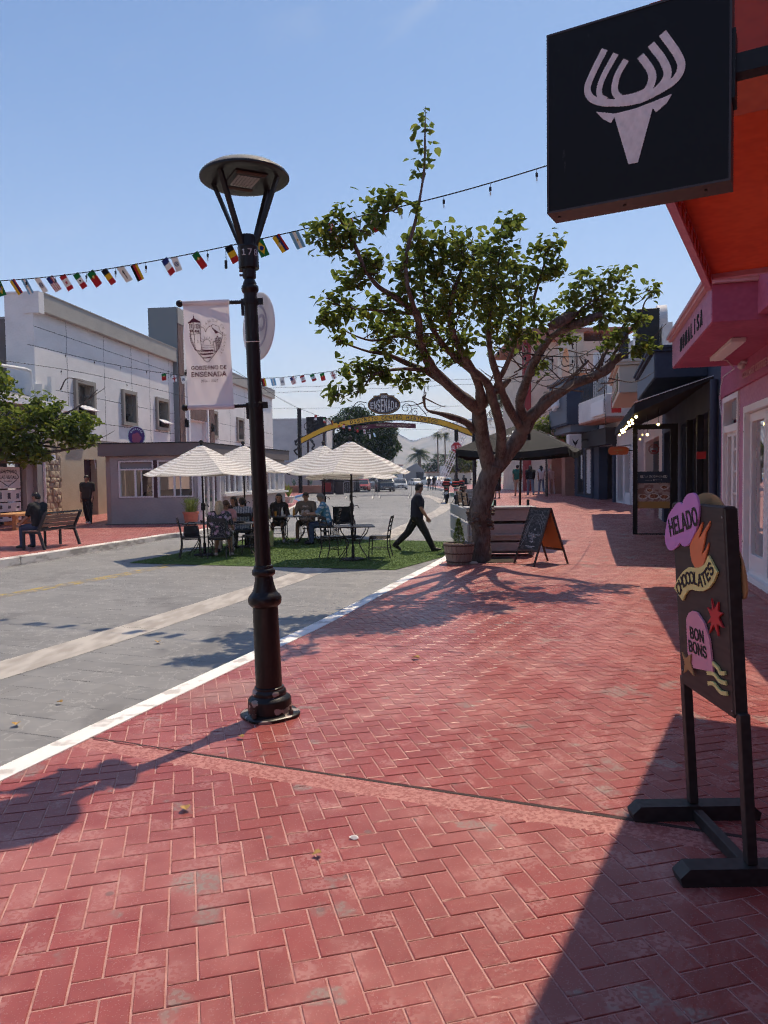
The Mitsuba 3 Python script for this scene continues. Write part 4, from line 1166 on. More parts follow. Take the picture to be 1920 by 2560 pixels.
def c_leaf(p, n, uv):
    r = uv.x
    col = mix((0.085, 0.130, 0.026), (0.205, 0.255, 0.055), r)
    col = mix(col, (0.26, 0.27, 0.035), smoothstep(0.93, 0.95, r))
    return col


scene['m_leaf'] = {'type': 'principledthin', 'base_color': proc(c_leaf), 'roughness': 0.34, 'diff_trans': 1.1, 'spec_trans': 0.0, 'eta': 1.45}
LEAFV = np.array([(0, 0, 0), (0.42, 0.22, 0.10), (0.40, 0.52, 0.08), (0.0, 1.08, -0.10), (-0.40, 0.52, 0.08), (-0.42, 0.22, 0.10), (0, 0.45, -0.02), (0.2, 0.02, 0.07), (-0.2, 0.02, 0.07)])
LEAFF = np.array([(0, 7, 6), (7, 1, 6), (1, 2, 6), (2, 3, 6), (3, 4, 6), (4, 5, 6), (5, 8, 6), (8, 0, 6)])
QUADV = np.array([(0, 0, 0), (0.38, 0.45, 0.1), (0, 1.0, -0.05), (-0.38, 0.45, 0.1)])
QUADF = np.array([(0, 1, 2), (0, 2, 3)])


def leaf_frames(P, rg, size, droop=0.35):
    """Random frames of leaves at the points P: mostly hanging outward, faces turned up."""
    n = len(P)
    az = rg.uniform(0, 2 * PI, n)
    el = rg.normal(-droop, 0.45, n)
    y = np.column_stack([np.cos(az) * np.cos(el), np.sin(az) * np.cos(el), np.sin(el)])
    up = np.column_stack([rg.normal(0, 0.45, n), rg.normal(0, 0.45, n), np.ones(n)])
    x = np.cross(y, up)
    x /= np.linalg.norm(x, axis=1, keepdims=True)
    z = np.cross(x, y)
    s = size * rg.uniform(0.6, 1.2, n)
    return x, y, z, s


def leaf_cloud(P, rg, size, V=LEAFV, F=LEAFF, droop=0.35):
    x, y, z, s = leaf_frames(P, rg, size, droop)
    vs = P[:, None] + s[:, None, None] * (V[None, :, 0:1] * x[:, None] + V[None, :, 1:2] * y[:, None] + V[None, :, 2:3] * z[:, None])
    f = (np.arange(len(P)) * len(V))[:, None, None] + F[None]
    uv = np.repeat(rg.uniform(0, 1, len(P)), len(V))
    return trimesh.Trimesh(vs.reshape(-1, 3), f.reshape(-1, 3), process=False), np.column_stack([uv, uv * 0])


def limb_mesh(P, sides=10, lump=0.0, seed=0):
    P = np.array(P, float)
    c = catmull(P, 5)
    m = tube(c[:, :3], np.maximum(c[:, 3], 0.004), sides)
    if lump:
        nrm = m.vertex_normals
        k = meshkit.fbm(m.vertices * 3.2 + seed, 3) - 0.5
        m.vertices = m.vertices + nrm * (k * lump)[:, None]
    return m


LIMBS = {
    'trunk': [(1.91, 14.55, -0.05, 0.213), (1.9, 14.55, 0.27, 0.196), (1.91, 14.54, 0.57, 0.213), (1.89, 14.5, 0.96, 0.246), (1.96, 14.45, 1.38, 0.229), (2.09, 14.4, 1.72, 0.211), (2.16, 14.35, 1.89, 0.193)],
    'A': [(2.09, 14.4, 1.7, 0.186), (2.0, 14.3, 1.97, 0.168), (1.89, 14.1, 2.38, 0.157), (1.8, 13.8, 2.73, 0.154), (1.76, 13.6, 2.89, 0.135)],
    'B': [(2.13, 14.4, 1.78, 0.194), (2.36, 14.4, 2.05, 0.186), (2.58, 14.35, 2.34, 0.177), (2.73, 14.2, 2.62, 0.166), (2.81, 14.1, 2.8, 0.149)],
    'A1': [(1.76, 13.6, 2.87, 0.127), (1.42, 13.0, 3.03, 0.114), (1.09, 12.4, 3.2, 0.102), (0.82, 11.8, 3.37, 0.086), (0.64, 11.3, 3.53, 0.073), (0.55, 10.8, 3.73, 0.063), (0.49, 10.4, 3.93, 0.055), (0.21, 10.0, 4.05, 0.047), (-0.03, 9.8, 4.16, 0.037), (-0.2, 9.6, 4.33, 0.028), (-0.3, 9.5, 4.55, 0.022), (-0.44, 9.4, 4.79, 0.014), (-0.57, 9.3, 4.95, 0.008)],
    'A2': [(1.77, 13.6, 2.89, 0.104), (1.89, 13.3, 3.08, 0.086), (2.08, 13.0, 3.22, 0.069), (2.19, 12.8, 3.32, 0.052)],
    'A3': [(1.71, 14.0, 2.54, 0.09), (1.49, 13.7, 2.68, 0.072), (1.07, 13.2, 2.77, 0.054), (0.76, 12.8, 2.82, 0.037), (0.69, 12.5, 3.0, 0.026)],
    'A4': [(1.17, 12.5, 3.14, 0.073), (0.77, 12.0, 3.33, 0.063), (0.41, 11.5, 3.41, 0.051), (0.07, 11.0, 3.48, 0.035), (-0.18, 10.7, 3.47, 0.025), (-0.5, 10.4, 3.54, 0.015), (-0.63, 10.3, 3.63, 0.009)],
    'A5': [(1.77, 13.6, 2.87, 0.104), (1.71, 13.0, 3.12, 0.095), (1.51, 12.3, 3.38, 0.079), (1.24, 11.6, 3.6, 0.065), (1.04, 11.0, 3.82, 0.052), (0.97, 10.6, 4.05, 0.037), (1.03, 10.3, 4.3, 0.024), (1.15, 10.2, 4.59, 0.012)],
    'A6': [(0.76, 11.8, 3.37, 0.041), (0.3, 11.2, 3.29, 0.03), (0.04, 10.9, 3.22, 0.022), (-0.15, 10.7, 3.12, 0.019), (-0.29, 10.6, 2.94, 0.012), (-0.6, 10.5, 2.79, 0.006)],
    'A7': [(0.49, 10.4, 3.93, 0.03), (0.16, 10.2, 3.92, 0.024), (-0.16, 10.0, 3.91, 0.018), (-0.44, 9.9, 3.92, 0.012), (-0.66, 9.8, 3.96, 0.006)],
    'A8': [(0.64, 11.3, 3.53, 0.033), (0.33, 11.0, 3.74, 0.026), (-0.14, 10.6, 3.61, 0.019), (-0.52, 10.3, 3.7, 0.012), (-0.78, 10.2, 3.83, 0.006)],
    'shoot': [(0.49, 10.4, 3.93, 0.046), (0.38, 9.9, 4.07, 0.038), (0.33, 9.8, 4.32, 0.034), (0.35, 9.7, 4.6, 0.031), (0.45, 9.6, 4.92, 0.025), (0.52, 9.55, 5.25, 0.02), (0.57, 9.5, 5.58, 0.017), (0.58, 9.5, 5.96, 0.011), (0.59, 9.5, 6.3, 0.006)],
    'B1': [(2.79, 14.1, 2.76, 0.14), (3.09, 13.8, 3.05, 0.113), (3.44, 13.5, 3.29, 0.103), (3.73, 13.2, 3.4, 0.097), (3.9, 13.0, 3.48, 0.099), (4.02, 12.9, 3.63, 0.068), (4.11, 12.85, 3.74, 0.023)],
    'B2': [(2.76, 14.2, 2.68, 0.116), (2.56, 13.9, 2.96, 0.106), (2.58, 13.4, 3.34, 0.094), (2.67, 12.9, 3.69, 0.083), (2.81, 12.5, 3.95, 0.073), (3.02, 12.2, 4.06, 0.071), (3.29, 12.0, 4.14, 0.084), (3.5, 11.9, 4.22, 0.035)],
    'B3': [(2.64, 14.2, 2.54, 0.1), (2.39, 13.8, 2.84, 0.093), (2.13, 13.2, 3.13, 0.085), (1.94, 12.6, 3.36, 0.074), (1.75, 12.0, 3.63, 0.06), (1.66, 11.6, 3.93, 0.048), (1.66, 11.3, 4.23, 0.036), (1.68, 11.0, 4.57, 0.026), (1.76, 10.9, 4.97, 0.016), (1.85, 10.8, 5.28, 0.009)],
    'B4': [(2.87, 14.0, 2.85, 0.066), (3.01, 13.8, 3.11, 0.061), (3.29, 13.6, 3.24, 0.068), (3.46, 13.5, 3.46, 0.036), (3.68, 13.3, 3.7, 0.023)],
    'B5': [(3.02, 12.2, 4.06, 0.029), (3.22, 12.0, 4.33, 0.021), (3.5, 11.9, 4.51, 0.014), (3.85, 11.8, 4.76, 0.007)],
    'B6': [(2.81, 12.5, 3.95, 0.033), (2.45, 12.0, 4.34, 0.025), (2.44, 11.6, 4.65, 0.02), (2.53, 11.4, 4.98, 0.013), (2.59, 11.3, 5.15, 0.007)],
    'B7': [(3.9, 13.0, 3.48, 0.034), (4.06, 12.8, 3.87, 0.022), (4.33, 12.6, 4.27, 0.018), (4.4, 12.5, 4.53, 0.011), (4.54, 12.4, 4.72, 0.007)],
    'B8': [(4.0, 12.95, 3.55, 0.023), (4.29, 12.7, 3.78, 0.019), (4.51, 12.6, 3.9, 0.015), (4.76, 12.5, 4.17, 0.007)],
    'B9': [(3.73, 13.2, 3.4, 0.031), (3.94, 12.9, 3.89, 0.023), (4.1, 12.7, 4.18, 0.015), (4.18, 12.6, 4.45, 0.007)],
    'C': [(2.27, 14.35, 2.01, 0.109), (2.2, 13.9, 2.53, 0.106), (1.96, 13.2, 2.98, 0.093), (1.76, 12.6, 3.25, 0.074), (1.33, 12.0, 3.46, 0.063), (0.94, 11.4, 3.67, 0.05), (0.71, 10.9, 3.93, 0.035), (0.6, 10.5, 4.27, 0.022), (0.62, 10.3, 4.69, 0.012)],
    'D1': [(1.96, 12.9, 3.21, 0.053), (2.1, 12.4, 3.58, 0.044), (2.17, 12.0, 3.93, 0.032), (2.17, 11.6, 4.35, 0.02), (2.02, 11.3, 4.74, 0.01)],
}
CLUMPS = [(-0.72, 9.35, 4.75, 0.192), (-0.45, 9.35, 4.85, 0.164), (-0.57, 9.4, 4.6, 0.165), (-0.38, 9.4, 4.68, 0.138), (-0.83, 9.3, 4.68, 0.109), (0.01, 9.5, 5.11, 0.181), (-0.1, 9.5, 4.9, 0.167), (0.12, 9.5, 5.21, 0.111), (-0.28, 9.7, 4.33, 0.213), (-0.11, 9.7, 4.5, 0.142), (-0.4, 9.7, 4.22, 0.114), (-0.06, 9.7, 4.38, 0.128), (0.68, 10.2, 4.89, 0.269), (1.03, 10.2, 4.86, 0.269), (0.56, 10.2, 4.66, 0.269), (0.83, 10.3, 4.57, 0.332), (1.16, 10.3, 4.62, 0.332), (1.56, 10.6, 4.82, 0.295), (1.73, 10.7, 5.09, 0.219), (1.89, 10.8, 5.31, 0.142), (1.49, 10.8, 4.52, 0.364), (1.1, 10.4, 4.3, 0.35), (0.74, 10.4, 4.24, 0.305), (1.74, 11.0, 4.57, 0.29), (2.0, 11.2, 4.81, 0.23), (1.41, 10.9, 4.2, 0.335), (1.71, 11.2, 4.23, 0.312), (1.01, 10.7, 4.01, 0.282), (0.71, 10.8, 3.97, 0.253), (2.09, 11.5, 4.43, 0.269), (2.0, 11.8, 4.1, 0.277), (1.62, 11.5, 4.01, 0.269), (0.31, 9.9, 4.44, 0.174), (0.37, 10.0, 4.23, 0.176), (0.49, 10.0, 4.8, 0.132), (-0.61, 9.9, 4.0, 0.174), (-0.38, 9.9, 3.88, 0.174), (-0.77, 10.1, 3.84, 0.118), (0.02, 10.0, 4.01, 0.161), (0.19, 10.2, 3.91, 0.194), (-0.11, 10.4, 3.78, 0.168), (0.14, 10.7, 3.74, 0.204), (0.39, 10.8, 3.79, 0.19), (0.04, 10.8, 3.58, 0.158), (-0.63, 10.2, 3.83, 0.09), (-0.49, 10.7, 3.26, 0.141), (-0.64, 10.5, 2.87, 0.138), (-0.4, 10.6, 3.0, 0.155), (-0.24, 10.7, 3.26, 0.125), (-0.56, 10.4, 3.61, 0.091), (0.07, 10.9, 3.17, 0.121), (-0.02, 10.9, 3.25, 0.128), (0.3, 11.4, 3.15, 0.107), (0.62, 11.8, 3.2, 0.111), (0.54, 11.3, 3.59, 0.232), (0.87, 11.4, 3.7, 0.217), (2.4, 11.4, 5.08, 0.134), (2.57, 11.3, 5.12, 0.182), (2.69, 11.4, 4.85, 0.134), (2.29, 11.5, 4.76, 0.168), (2.59, 11.5, 4.75, 0.135), (2.98, 11.9, 4.51, 0.174), (3.26, 11.9, 4.75, 0.216), (3.53, 11.9, 4.68, 0.157), (3.74, 11.8, 4.78, 0.156), (3.29, 12.0, 4.47, 0.228), (3.56, 12.0, 4.43, 0.193), (3.86, 12.4, 4.41, 0.163), (2.52, 12.0, 4.27, 0.211), (2.85, 12.2, 4.24, 0.179), (3.17, 12.1, 4.25, 0.177), (3.56, 12.0, 4.15, 0.176), (4.11, 12.6, 4.31, 0.177), (4.33, 12.6, 4.27, 0.155), (4.47, 12.4, 4.69, 0.102), (4.18, 12.5, 4.68, 0.103), (3.99, 12.7, 4.04, 0.13), (4.47, 12.6, 3.83, 0.155), (4.29, 12.7, 3.74, 0.093), (3.82, 12.6, 3.88, 0.148), (2.17, 12.0, 3.93, 0.211), (2.49, 12.2, 4.03, 0.179), (1.88, 11.9, 3.85, 0.209), (1.27, 11.4, 3.76, 0.234), (2.8, 13.0, 3.55, 0.107), (1.11, 11.8, 3.53, 0.156), (3.16, 12.6, 4.0, 0.148)]
SHOOT_LEAVES = [(0.59, 9.5, 6.22), (0.5, 9.5, 6.17), (0.65, 9.5, 6.11), (0.52, 9.5, 6.04), (0.66, 9.5, 5.98), (0.49, 9.5, 5.92), (0.66, 9.5, 5.87), (0.53, 9.5, 5.81), (0.68, 9.5, 5.75), (0.5, 9.5, 5.72), (0.46, 9.5, 5.62), (0.52, 9.5, 5.58), (0.67, 9.5, 5.61), (0.61, 9.5, 5.57), (0.5, 9.5, 5.49), (0.45, 9.5, 5.46), (0.45, 9.5, 5.1), (0.5, 9.5, 5.05), (0.42, 9.5, 5.13), (0.49, 9.5, 4.99)]

rg = np.random.default_rng(21)
tree = thing('street_tree', 'large spreading tree with twisted brown trunk and heart shaped leaves on the pavement edge', 'tree')
tk = limb_mesh([(x, y, z, r * (0.88 + 0.25 * max(0, 0.35 - z))) for x, y, z, r in LIMBS['trunk']], 22, 0.10)
tk2 = trimesh.Trimesh(*trimesh.remesh.subdivide(tk.vertices, tk.faces), process=False)
tk2.vertices = tk2.vertices + tk2.vertex_normals * (0.05 * (meshkit.fbm(tk2.vertices * np.array([9, 9, 5]), 3) - 0.5))[:, None]
part(tree, 'trunk', tk2, 'm_bark', smooth=True)
knobs = []
for k in range(46):                                                     # burls and stub scars round the swollen middle
    z = rg.choice([rg.normal(0.95, 0.10), rg.normal(0.72, 0.08)])
    a = rg.uniform(0, 2 * PI)
    cx_ = np.interp(z, [-0.05, 0.27, 0.57, 0.96, 1.38], [1.91, 1.90, 1.91, 1.89, 1.96])
    rr_ = np.interp(z, [-0.05, 0.27, 0.57, 0.96, 1.38], [0.21, 0.2, 0.21, 0.24, 0.22])
    knobs.append(ball(rg.uniform(0.025, 0.055), (cx_ + rr_ * math.cos(a), 14.52 + rr_ * math.sin(a), z), 1, (1, 1, 0.8)))
part(tree, 'burls', cat(knobs), 'm_bark', smooth=True, kind='stuff')
TREE_NODES = []
for nm, P in LIMBS.items():
    if nm != 'trunk':
        part(tree, 'branch', limb_mesh([(x, y, z, r * 0.88) for x, y, z, r in P], 12 if P[0][3] > 0.08 else 8, 0.05 if P[0][3] > 0.08 else 0.015, len(nm)), 'm_bark', smooth=True)
        c = catmull(np.array(P), 6)
        TREE_NODES.append(c[len(c) // 3:])
nodes = np.vstack(TREE_NODES)
part(tree, 'broken_stub', limb_mesh([(2.70, 12.05, 4.05, 0.05), (2.85, 12.0, 4.12, 0.085), (3.0, 11.98, 4.2, 0.08), (3.12, 11.95, 4.3, 0.03)], 10, 0.06, 3), 'm_bark', smooth=True)
tw, pts = [], []
for (x, y, z, r) in CLUMPS:
    c = np.array([x, y, z])
    i = np.argmin(np.linalg.norm(nodes[:, :3] - c, axis=1) + 0.6 * np.maximum(0, nodes[:, 2] - c[2]))
    a = nodes[i, :3]
    r3 = np.array([r, r * 1.15, r * 0.82])
    for k in range(3 + int(r * 9)):
        e = c + rg.normal(0, 0.52, 3) * r3
        b = a + (c - a) * rg.uniform(0.0, 0.7) + rg.normal(0, 0.03, 3)
        mid = (b + e) / 2 + rg.normal(0, 0.06, 3) - np.array([0, 0, 0.03])
        tw.append(tube(catmull([b, mid, e], 4), np.linspace(0.0085, 0.003, 9), 5, False))
        for t in rg.uniform(0.35, 1.05, 2 + int(4 * rg.random())):
            pts.append(b + (e - b) * t + rg.normal(0, 0.05, 3))
    n = int(24 + 250 * r * r * 3.3)
    u = rg.normal(0, 1, (n, 3))
    u /= np.linalg.norm(u, axis=1, keepdims=True)
    pts.extend(list(c + u * (rg.uniform(0.15, 1, (n, 1)) ** 0.5) * r3 * 1.12 + rg.normal(0, 0.06, (n, 3))))
for k in range(120):                                                     # bare crossing twigs low on the street side
    i = rg.integers(len(nodes))
    a = nodes[i, :3]
    if nodes[i, 3] < 0.012 or a[2] > 3.9 or a[2] < 2.6 or a[0] < 0.4:
        continue
    d_ = rg.normal(0, 1, 3) * np.array([0.30, 0.32, 0.20]) + np.array([0.12 * np.sign(a[0] - 1.9), -0.1, 0.22])
    q = [a, a + d_ * 0.5 + rg.normal(0, 0.06, 3), a + d_ + np.array([0, 0, rg.uniform(-0.1, 0.25)])]
    tw.append(tube(catmull(q, 5), np.linspace(0.014, 0.004, 11), 5, False))
for k in range(46):                                                     # thin bare shoots crossing on the shop side
    a = np.array([rg.uniform(2.3, 3.9), rg.uniform(12.6, 13.5), rg.uniform(3.1, 3.9)])
    b = a + np.array([rg.normal(0, 0.45), rg.normal(0, 0.3), rg.uniform(-0.1, 0.55)])
    tw.append(tube(catmull([a, (a + b) / 2 + rg.normal(0, 0.07, 3), b], 5), np.linspace(0.013, 0.004, 11), 5, False))
part(tree, 'twigs', cat(tw), 'm_twig', smooth=True, kind='stuff')
for q in SHOOT_LEAVES:
    for k in range(4):
        pts.append(np.array(q) + rg.normal(0, 0.035, 3))
pts = np.array(pts)
front = np.argsort(pts[:, 1] + rg.normal(0, 0.25, len(pts)))
single, rest_ = pts[front[:300]], pts[front[300:]]
lv = []
for k in range(6):
    lm = trimesh.Trimesh(LEAFV, LEAFF, process=False)
    lv.append((lm, np.column_stack([np.full(len(LEAFV), (k + 0.5) / 6.2), np.zeros(len(LEAFV))])))
x_, y_, z_, s_ = leaf_frames(single, rg, 0.102)
for k in range(len(single)):
    M = np.eye(4)
    M[:3, 0], M[:3, 1], M[:3, 2], M[:3, 3] = x_[k] * s_[k], y_[k] * s_[k], z_[k] * s_[k], single[k]
    lm, u_ = lv[rg.integers(6)]
    part(tree, 'leaf', lm, 'm_leaf', M, uv=u_)
lm, u_ = leaf_cloud(rest_, rg, 0.102)
part(tree, 'crown', lm, 'm_leaf', uv=u_, kind='stuff')
one('cable_bundle', 'small festoon plug and cords tied in the fork of the tree', 'cable', apply(cat(bx(-0.03, 0.03, -0.02, 0.02, -0.12, 0.0, 0.005), tube([(0, 0, 0), (0.05, 0, 0.2), (0.2, 0.02, 0.45)], 0.006, 5)), tr(2.75, 14.0, 2.45)), 'm_black')


def simple_tree(name, label, trunk, ells, n, size, seed, group=None, V=QUADV, F=QUADF, limbs=4, cat_='tree', mt='m_leaf', leafs=0):
    """trunk: (x, y, z, r) nodes; ells: crown clumps (x, y, z, rx, ry, rz)."""
    g = np.random.default_rng(seed)
    k = thing(name, label, cat_, group)
    part(k, 'trunk', limb_mesh(trunk, 10, 0.03, seed), 'm_bark', smooth=True)
    top = np.array(trunk[-1])
    P = []
    E_ = np.array(ells, float)
    w = (E_[:, 3] * E_[:, 4] * E_[:, 5]) ** (2 / 3)
    w = w / w.sum()
    for e, ww in zip(E_, w):
        m = int(n * ww)
        u = g.normal(0, 1, (m, 3))
        u /= np.linalg.norm(u, axis=1, keepdims=True)
        rad = g.uniform(0.05, 1, (m, 1)) ** 0.4
        q = e[:3] + u * rad * e[3:]
        keep = meshkit.fbm(q / (size * 6.0) + seed, 3) > 0.43
        P.append(q[keep])
        part(k, 'branch', limb_mesh([tuple(top[:3] - np.array([0, 0, 0.2])) + (top[3] * 0.7,), tuple((top[:3] + e[:3]) / 2 + g.normal(0, 0.1, 3)) + (top[3] * 0.45,), tuple(e[:3] + u[0] * e[3:] * 0.5) + (top[3] * 0.15,)], 6), 'm_bark', smooth=True)
    lm, u_ = leaf_cloud(np.vstack(P), g, size, V, F)
    part(k, 'crown', lm, mt, uv=u_, kind='stuff')
    return k


# tree at the left edge, its trunk outside the picture
le = [(-9.3, 18.9, 3.2, 0.85, 0.9, 0.75), (-8.3, 19.0, 2.75, 0.75, 0.8, 0.55), (-9.9, 18.8, 3.95, 0.75, 0.8, 0.6), (-7.75, 19.1, 3.05, 0.55, 0.6, 0.45), (-8.75, 19.0, 3.55, 0.6, 0.7, 0.45), (-10.3, 18.8, 2.9, 1.0, 0.9, 0.75), (-9.0, 18.7, 2.45, 0.7, 0.7, 0.35), (-10.2, 19.0, 4.55, 0.5, 0.6, 0.35), (-7.55, 19.0, 2.6, 0.35, 0.4, 0.3)]
lt = simple_tree('left_tree', 'dense glossy green tree hanging in from the left edge above the bench', [(-10.9, 18.6, 0.05, 0.2), (-10.85, 18.6, 1.0, 0.16), (-10.7, 18.65, 1.9, 0.15), (-10.5, 18.7, 2.3, 0.12)], le, 9500, 0.125, 31, V=LEAFV, F=LEAFF)
for P in ([(-9.3, 18.9, 3.0, 0.03), (-8.4, 19, 3.3, 0.025), (-7.7, 19.0, 3.6, 0.018), (-7.25, 19.0, 4.0, 0.01)], [(-8.2, 19, 3.3, 0.02), (-7.5, 19, 3.75, 0.012), (-7.05, 19, 4.05, 0.008)], [(-8.3, 19, 2.6, 0.02), (-7.3, 19, 2.75, 0.012), (-6.85, 19, 2.95, 0.006)], [(-10.5, 18.7, 2.3, 0.08), (-9.6, 18.7, 2.5, 0.05), (-8.4, 18.9, 2.7, 0.03)], [(-8.2, 19, 4.0, 0.02), (-8.0, 19.0, 4.3, 0.012), (-7.6, 19, 4.2, 0.006)]):
    part(lt, 'bare_branch', limb_mesh(P, 7), 'm_bark', smooth=True)
# ================================================================ lamp post, banner, round sign, festoon strings
def c_lamp(p, n, uv):
    a = fbm(p.x * 60, p.y * 60, p.z * 60, 3)
    chip = smoothstep(0.57, 0.60, fbm(p.x * 13 + 3, p.y * 13, p.z * 17, 3)) * smoothstep(0.21, 0.18, p.z)
    return mix(mix((0.008, 0.008, 0.009), (0.016, 0.014, 0.013), a), (0.30, 0.25, 0.22), chip)


mat('m_lamp', c_lamp, rough=0.33, spec=0.3)
mat('m_black', (0.009, 0.009, 0.0095), rough=0.45, spec=0.3)
mat('m_blackmatt', (0.014, 0.014, 0.015), rough=0.75)
mat('m_rust', (0.09, 0.06, 0.045), rough=0.85)
mat('m_dustygrey', (0.20, 0.20, 0.19), rough=0.75)
mat('m_led', (0.30, 0.305, 0.31), rough=0.3)
mat('m_white', (0.78, 0.78, 0.76), rough=0.55)
mat('m_offwhite', (0.66, 0.65, 0.62), rough=0.6)
mat('m_paleletter', (0.52, 0.53, 0.54), rough=0.6)
mat('m_maroon', (0.10, 0.018, 0.035), rough=0.7)
mat('m_goldink', (0.34, 0.25, 0.21), rough=0.7)
scene['m_cloth'] = {'type': 'principledthin', 'base_color': {'type': 'rgb', 'value': [0.80, 0.77, 0.79]}, 'roughness': 0.8, 'diff_trans': 0.75}
scene['m_acrylic'] = {'type': 'principledthin', 'base_color': {'type': 'rgb', 'value': [0.74, 0.76, 0.80]}, 'roughness': 0.35, 'diff_trans': 0.9}
scene['m_acrylic_print'] = {'type': 'principledthin', 'base_color': {'type': 'rgb', 'value': [0.58, 0.58, 0.68]}, 'roughness': 0.35, 'diff_trans': 0.9}

L = thing('street_lamp', 'tall black lamp post with flat round head, standing on the red pavement', 'street lamp')
LM = tr(-0.829, 5.2, 0) @ ry(-0.026)


def lp_(name, m, mt='m_lamp', smooth=40, parent=None, label=None):
    return part(parent or L, name, apply(m, LM), mt, smooth=smooth, label=label)


fl = lathe([(0.165, -0.01), (0.205, 0.0), (0.207, 0.016), (0.195, 0.026), (0.15, 0.032)], 40)
fl.vertices[:, :2] *= (1 + 0.05 * np.cos(4 * np.arctan2(fl.vertices[:, 1], fl.vertices[:, 0]) + 0.8))[:, None]
base = lp_('base_flange', fl, 'm_lamp', label='chipped base flange bolted to the bricks')
for k in range(4):
    a = k * PI / 2 - 0.5
    nut = trimesh.creation.cylinder(0.017, 0.03, sections=6)
    st = trimesh.creation.cylinder(0.008, 0.05, sections=8)
    st.apply_translation([0, 0, 0.02])
    lp_('bolt', apply(cat(nut, st), tr(0.18 * math.cos(a), 0.18 * math.sin(a), 0.04)), 'm_rust', False, base)
lp_('base_drum', lathe([(0.155, 0.028), (0.153, 0.115), (0.148, 0.128), (0.125, 0.143), (0.118, 0.15), (0.121, 0.165), (0.117, 0.182), (0.104, 0.192), (0.104, 0.205), (0.095, 0.212)], 36), label='base drum with flaked paint')
lp_('lower_shaft', lathe([(0.094, 0.20), (0.0885, 0.79)], 32))
lp_('collar', lathe([(0.088, 0.775), (0.10, 0.785), (0.114, 0.80), (0.118, 0.82), (0.117, 0.84), (0.108, 0.86), (0.093, 0.872), (0.086, 0.885)], 32))
lp_('neck', lathe([(0.086, 0.88), (0.076, 0.91), (0.067, 0.95), (0.0625, 0.985), (0.0625, 0.992), (0.069, 0.996), (0.080, 1.006), (0.0825, 1.022), (0.079, 1.038), (0.068, 1.048), (0.069, 1.056), (0.064, 1.068), (0.056, 1.072)], 32))
lp_('upper_shaft', lathe([(0.0555, 1.06), (0.045, 2.97)], 28))
lp_('finial', lathe([(0.045, 2.96), (0.056, 2.975), (0.060, 2.995), (0.056, 3.012), (0.046, 3.02), (0.047, 3.03), (0.038, 3.05), (0.034, 3.06), (0.045, 3.068), (0.047, 3.135), (0.05, 3.138)], 28))
drum = lp_('number_collar', lathe([(0.068, 3.13), (0.0695, 3.135), (0.0695, 3.265), (0.072, 3.268), (0.072, 3.277), (0.062, 3.29), (0.058, 3.345), (0.052, 3.357), (0.0, 3.359)], 32))
for k, ch in enumerate('178'):
    a = -PI / 2 + 0.34 + (k - 1) * 0.62
    m = text(ch, 0.042, 0.003)
    lp_('digit', apply(m, face((0.069 * math.cos(a), 0.069 * math.sin(a), 3.228), (math.cos(a), math.sin(a)))), 'm_paleletter', False, drum)
for k in range(2):
    a = PI + 0.3
    lp_('bracket_bolt', apply(trimesh.creation.cylinder(0.008, 0.03, sections=8), tr(0.052 * math.cos(a), 0.052 * math.sin(a), 3.085 + k * 0.03) @ ry(PI / 2)), 'm_rust', False)
for a in (math.radians(166), math.radians(237), math.radians(58), math.radians(350)):
    c, s = math.cos(a), math.sin(a)
    lp_('strut', bar((0.052 * c, 0.052 * s, 3.28), (0.235 * c, 0.235 * s, 3.737), 0.034, 0.022), smooth=False)
head = lp_('lamp_head', lathe([(0.0, 3.735), (0.25, 3.732), (0.297, 3.734), (0.305, 3.740), (0.305, 3.752), (0.301, 3.756)], 48), label='flat round lamp head')
lp_('cap', lathe([(0.302, 3.7565), (0.29, 3.772), (0.24, 3.805), (0.16, 3.832), (0.08, 3.846), (0.0, 3.85)], 48), 'm_dustygrey', parent=head, label='dusty grey domed top')
lp_('tray', apply(bx(-0.115, 0.115, -0.16, 0.16, 3.724, 3.736, 0.003), rz(0.5)), 'm_black', False, head)
led = []
for i in range(7):
    for j in range(8):
        led.append(bx(-0.008 + (i - 3) * 0.023, 0.008 + (i - 3) * 0.023, -0.008 + (j - 3.5) * 0.024, 0.008 + (j - 3.5) * 0.024, 3.720, 3.7255))
lp_('led_panel', apply(cat(led), rz(0.5)), 'm_led', False, head)
for s in (-1, 1):
    lp_('vent_grille', apply(cat([bx(-0.10, 0.10, s * 0.14 + k * 0.006 - 0.02, s * 0.14 + k * 0.006 - 0.017, 3.720, 3.726) for k in range(7)]), rz(0.5)), 'm_rust', False, head)
for z in (2.905, 2.19):
    ar = cat(tube([(0.06, 0, z), (-0.16, -0.01, z), (-0.475, -0.03, z)], 0.0125, 10), lathe([(0.052, -0.02), (0.054, -0.018), (0.054, 0.018), (0.052, 0.02)], 20).apply_translation([0, 0, z]),
             bx(0.05, 0.085, -0.012, 0.012, z - 0.02, z + 0.022), bx(-0.065, -0.05, -0.016, 0.016, z - 0.09, z + 0.02))
    arm = lp_('banner_arm', ar, 'm_black')
    lp_('end_ball', ball(0.024, (-0.485, -0.03, z), 2), 'm_black', True, arm)
lp_('cable_tie', apply(lathe([(0.052, -0.003), (0.0535, 0), (0.052, 0.003)], 20), tr(0, 0, 2.63) @ rx(0.12)), 'm_offwhite')

# ---- the hanging banner, its frame: x to the right, y up from the top left corner
bl = np.array([0.988, -0.105, 0.0])
bl /= np.linalg.norm(bl)
bn_n = np.cross(bl, [0, 0, 1.0])
top_l = (LM @ np.array([-0.462, -0.03, 2.905, 1]))[:3]
up_b = np.array([-0.026, 0, 1.0])
up_b /= np.linalg.norm(up_b)
BM = basis(top_l, bl, up_b, bn_n)
W, Hh = 0.325, 0.715


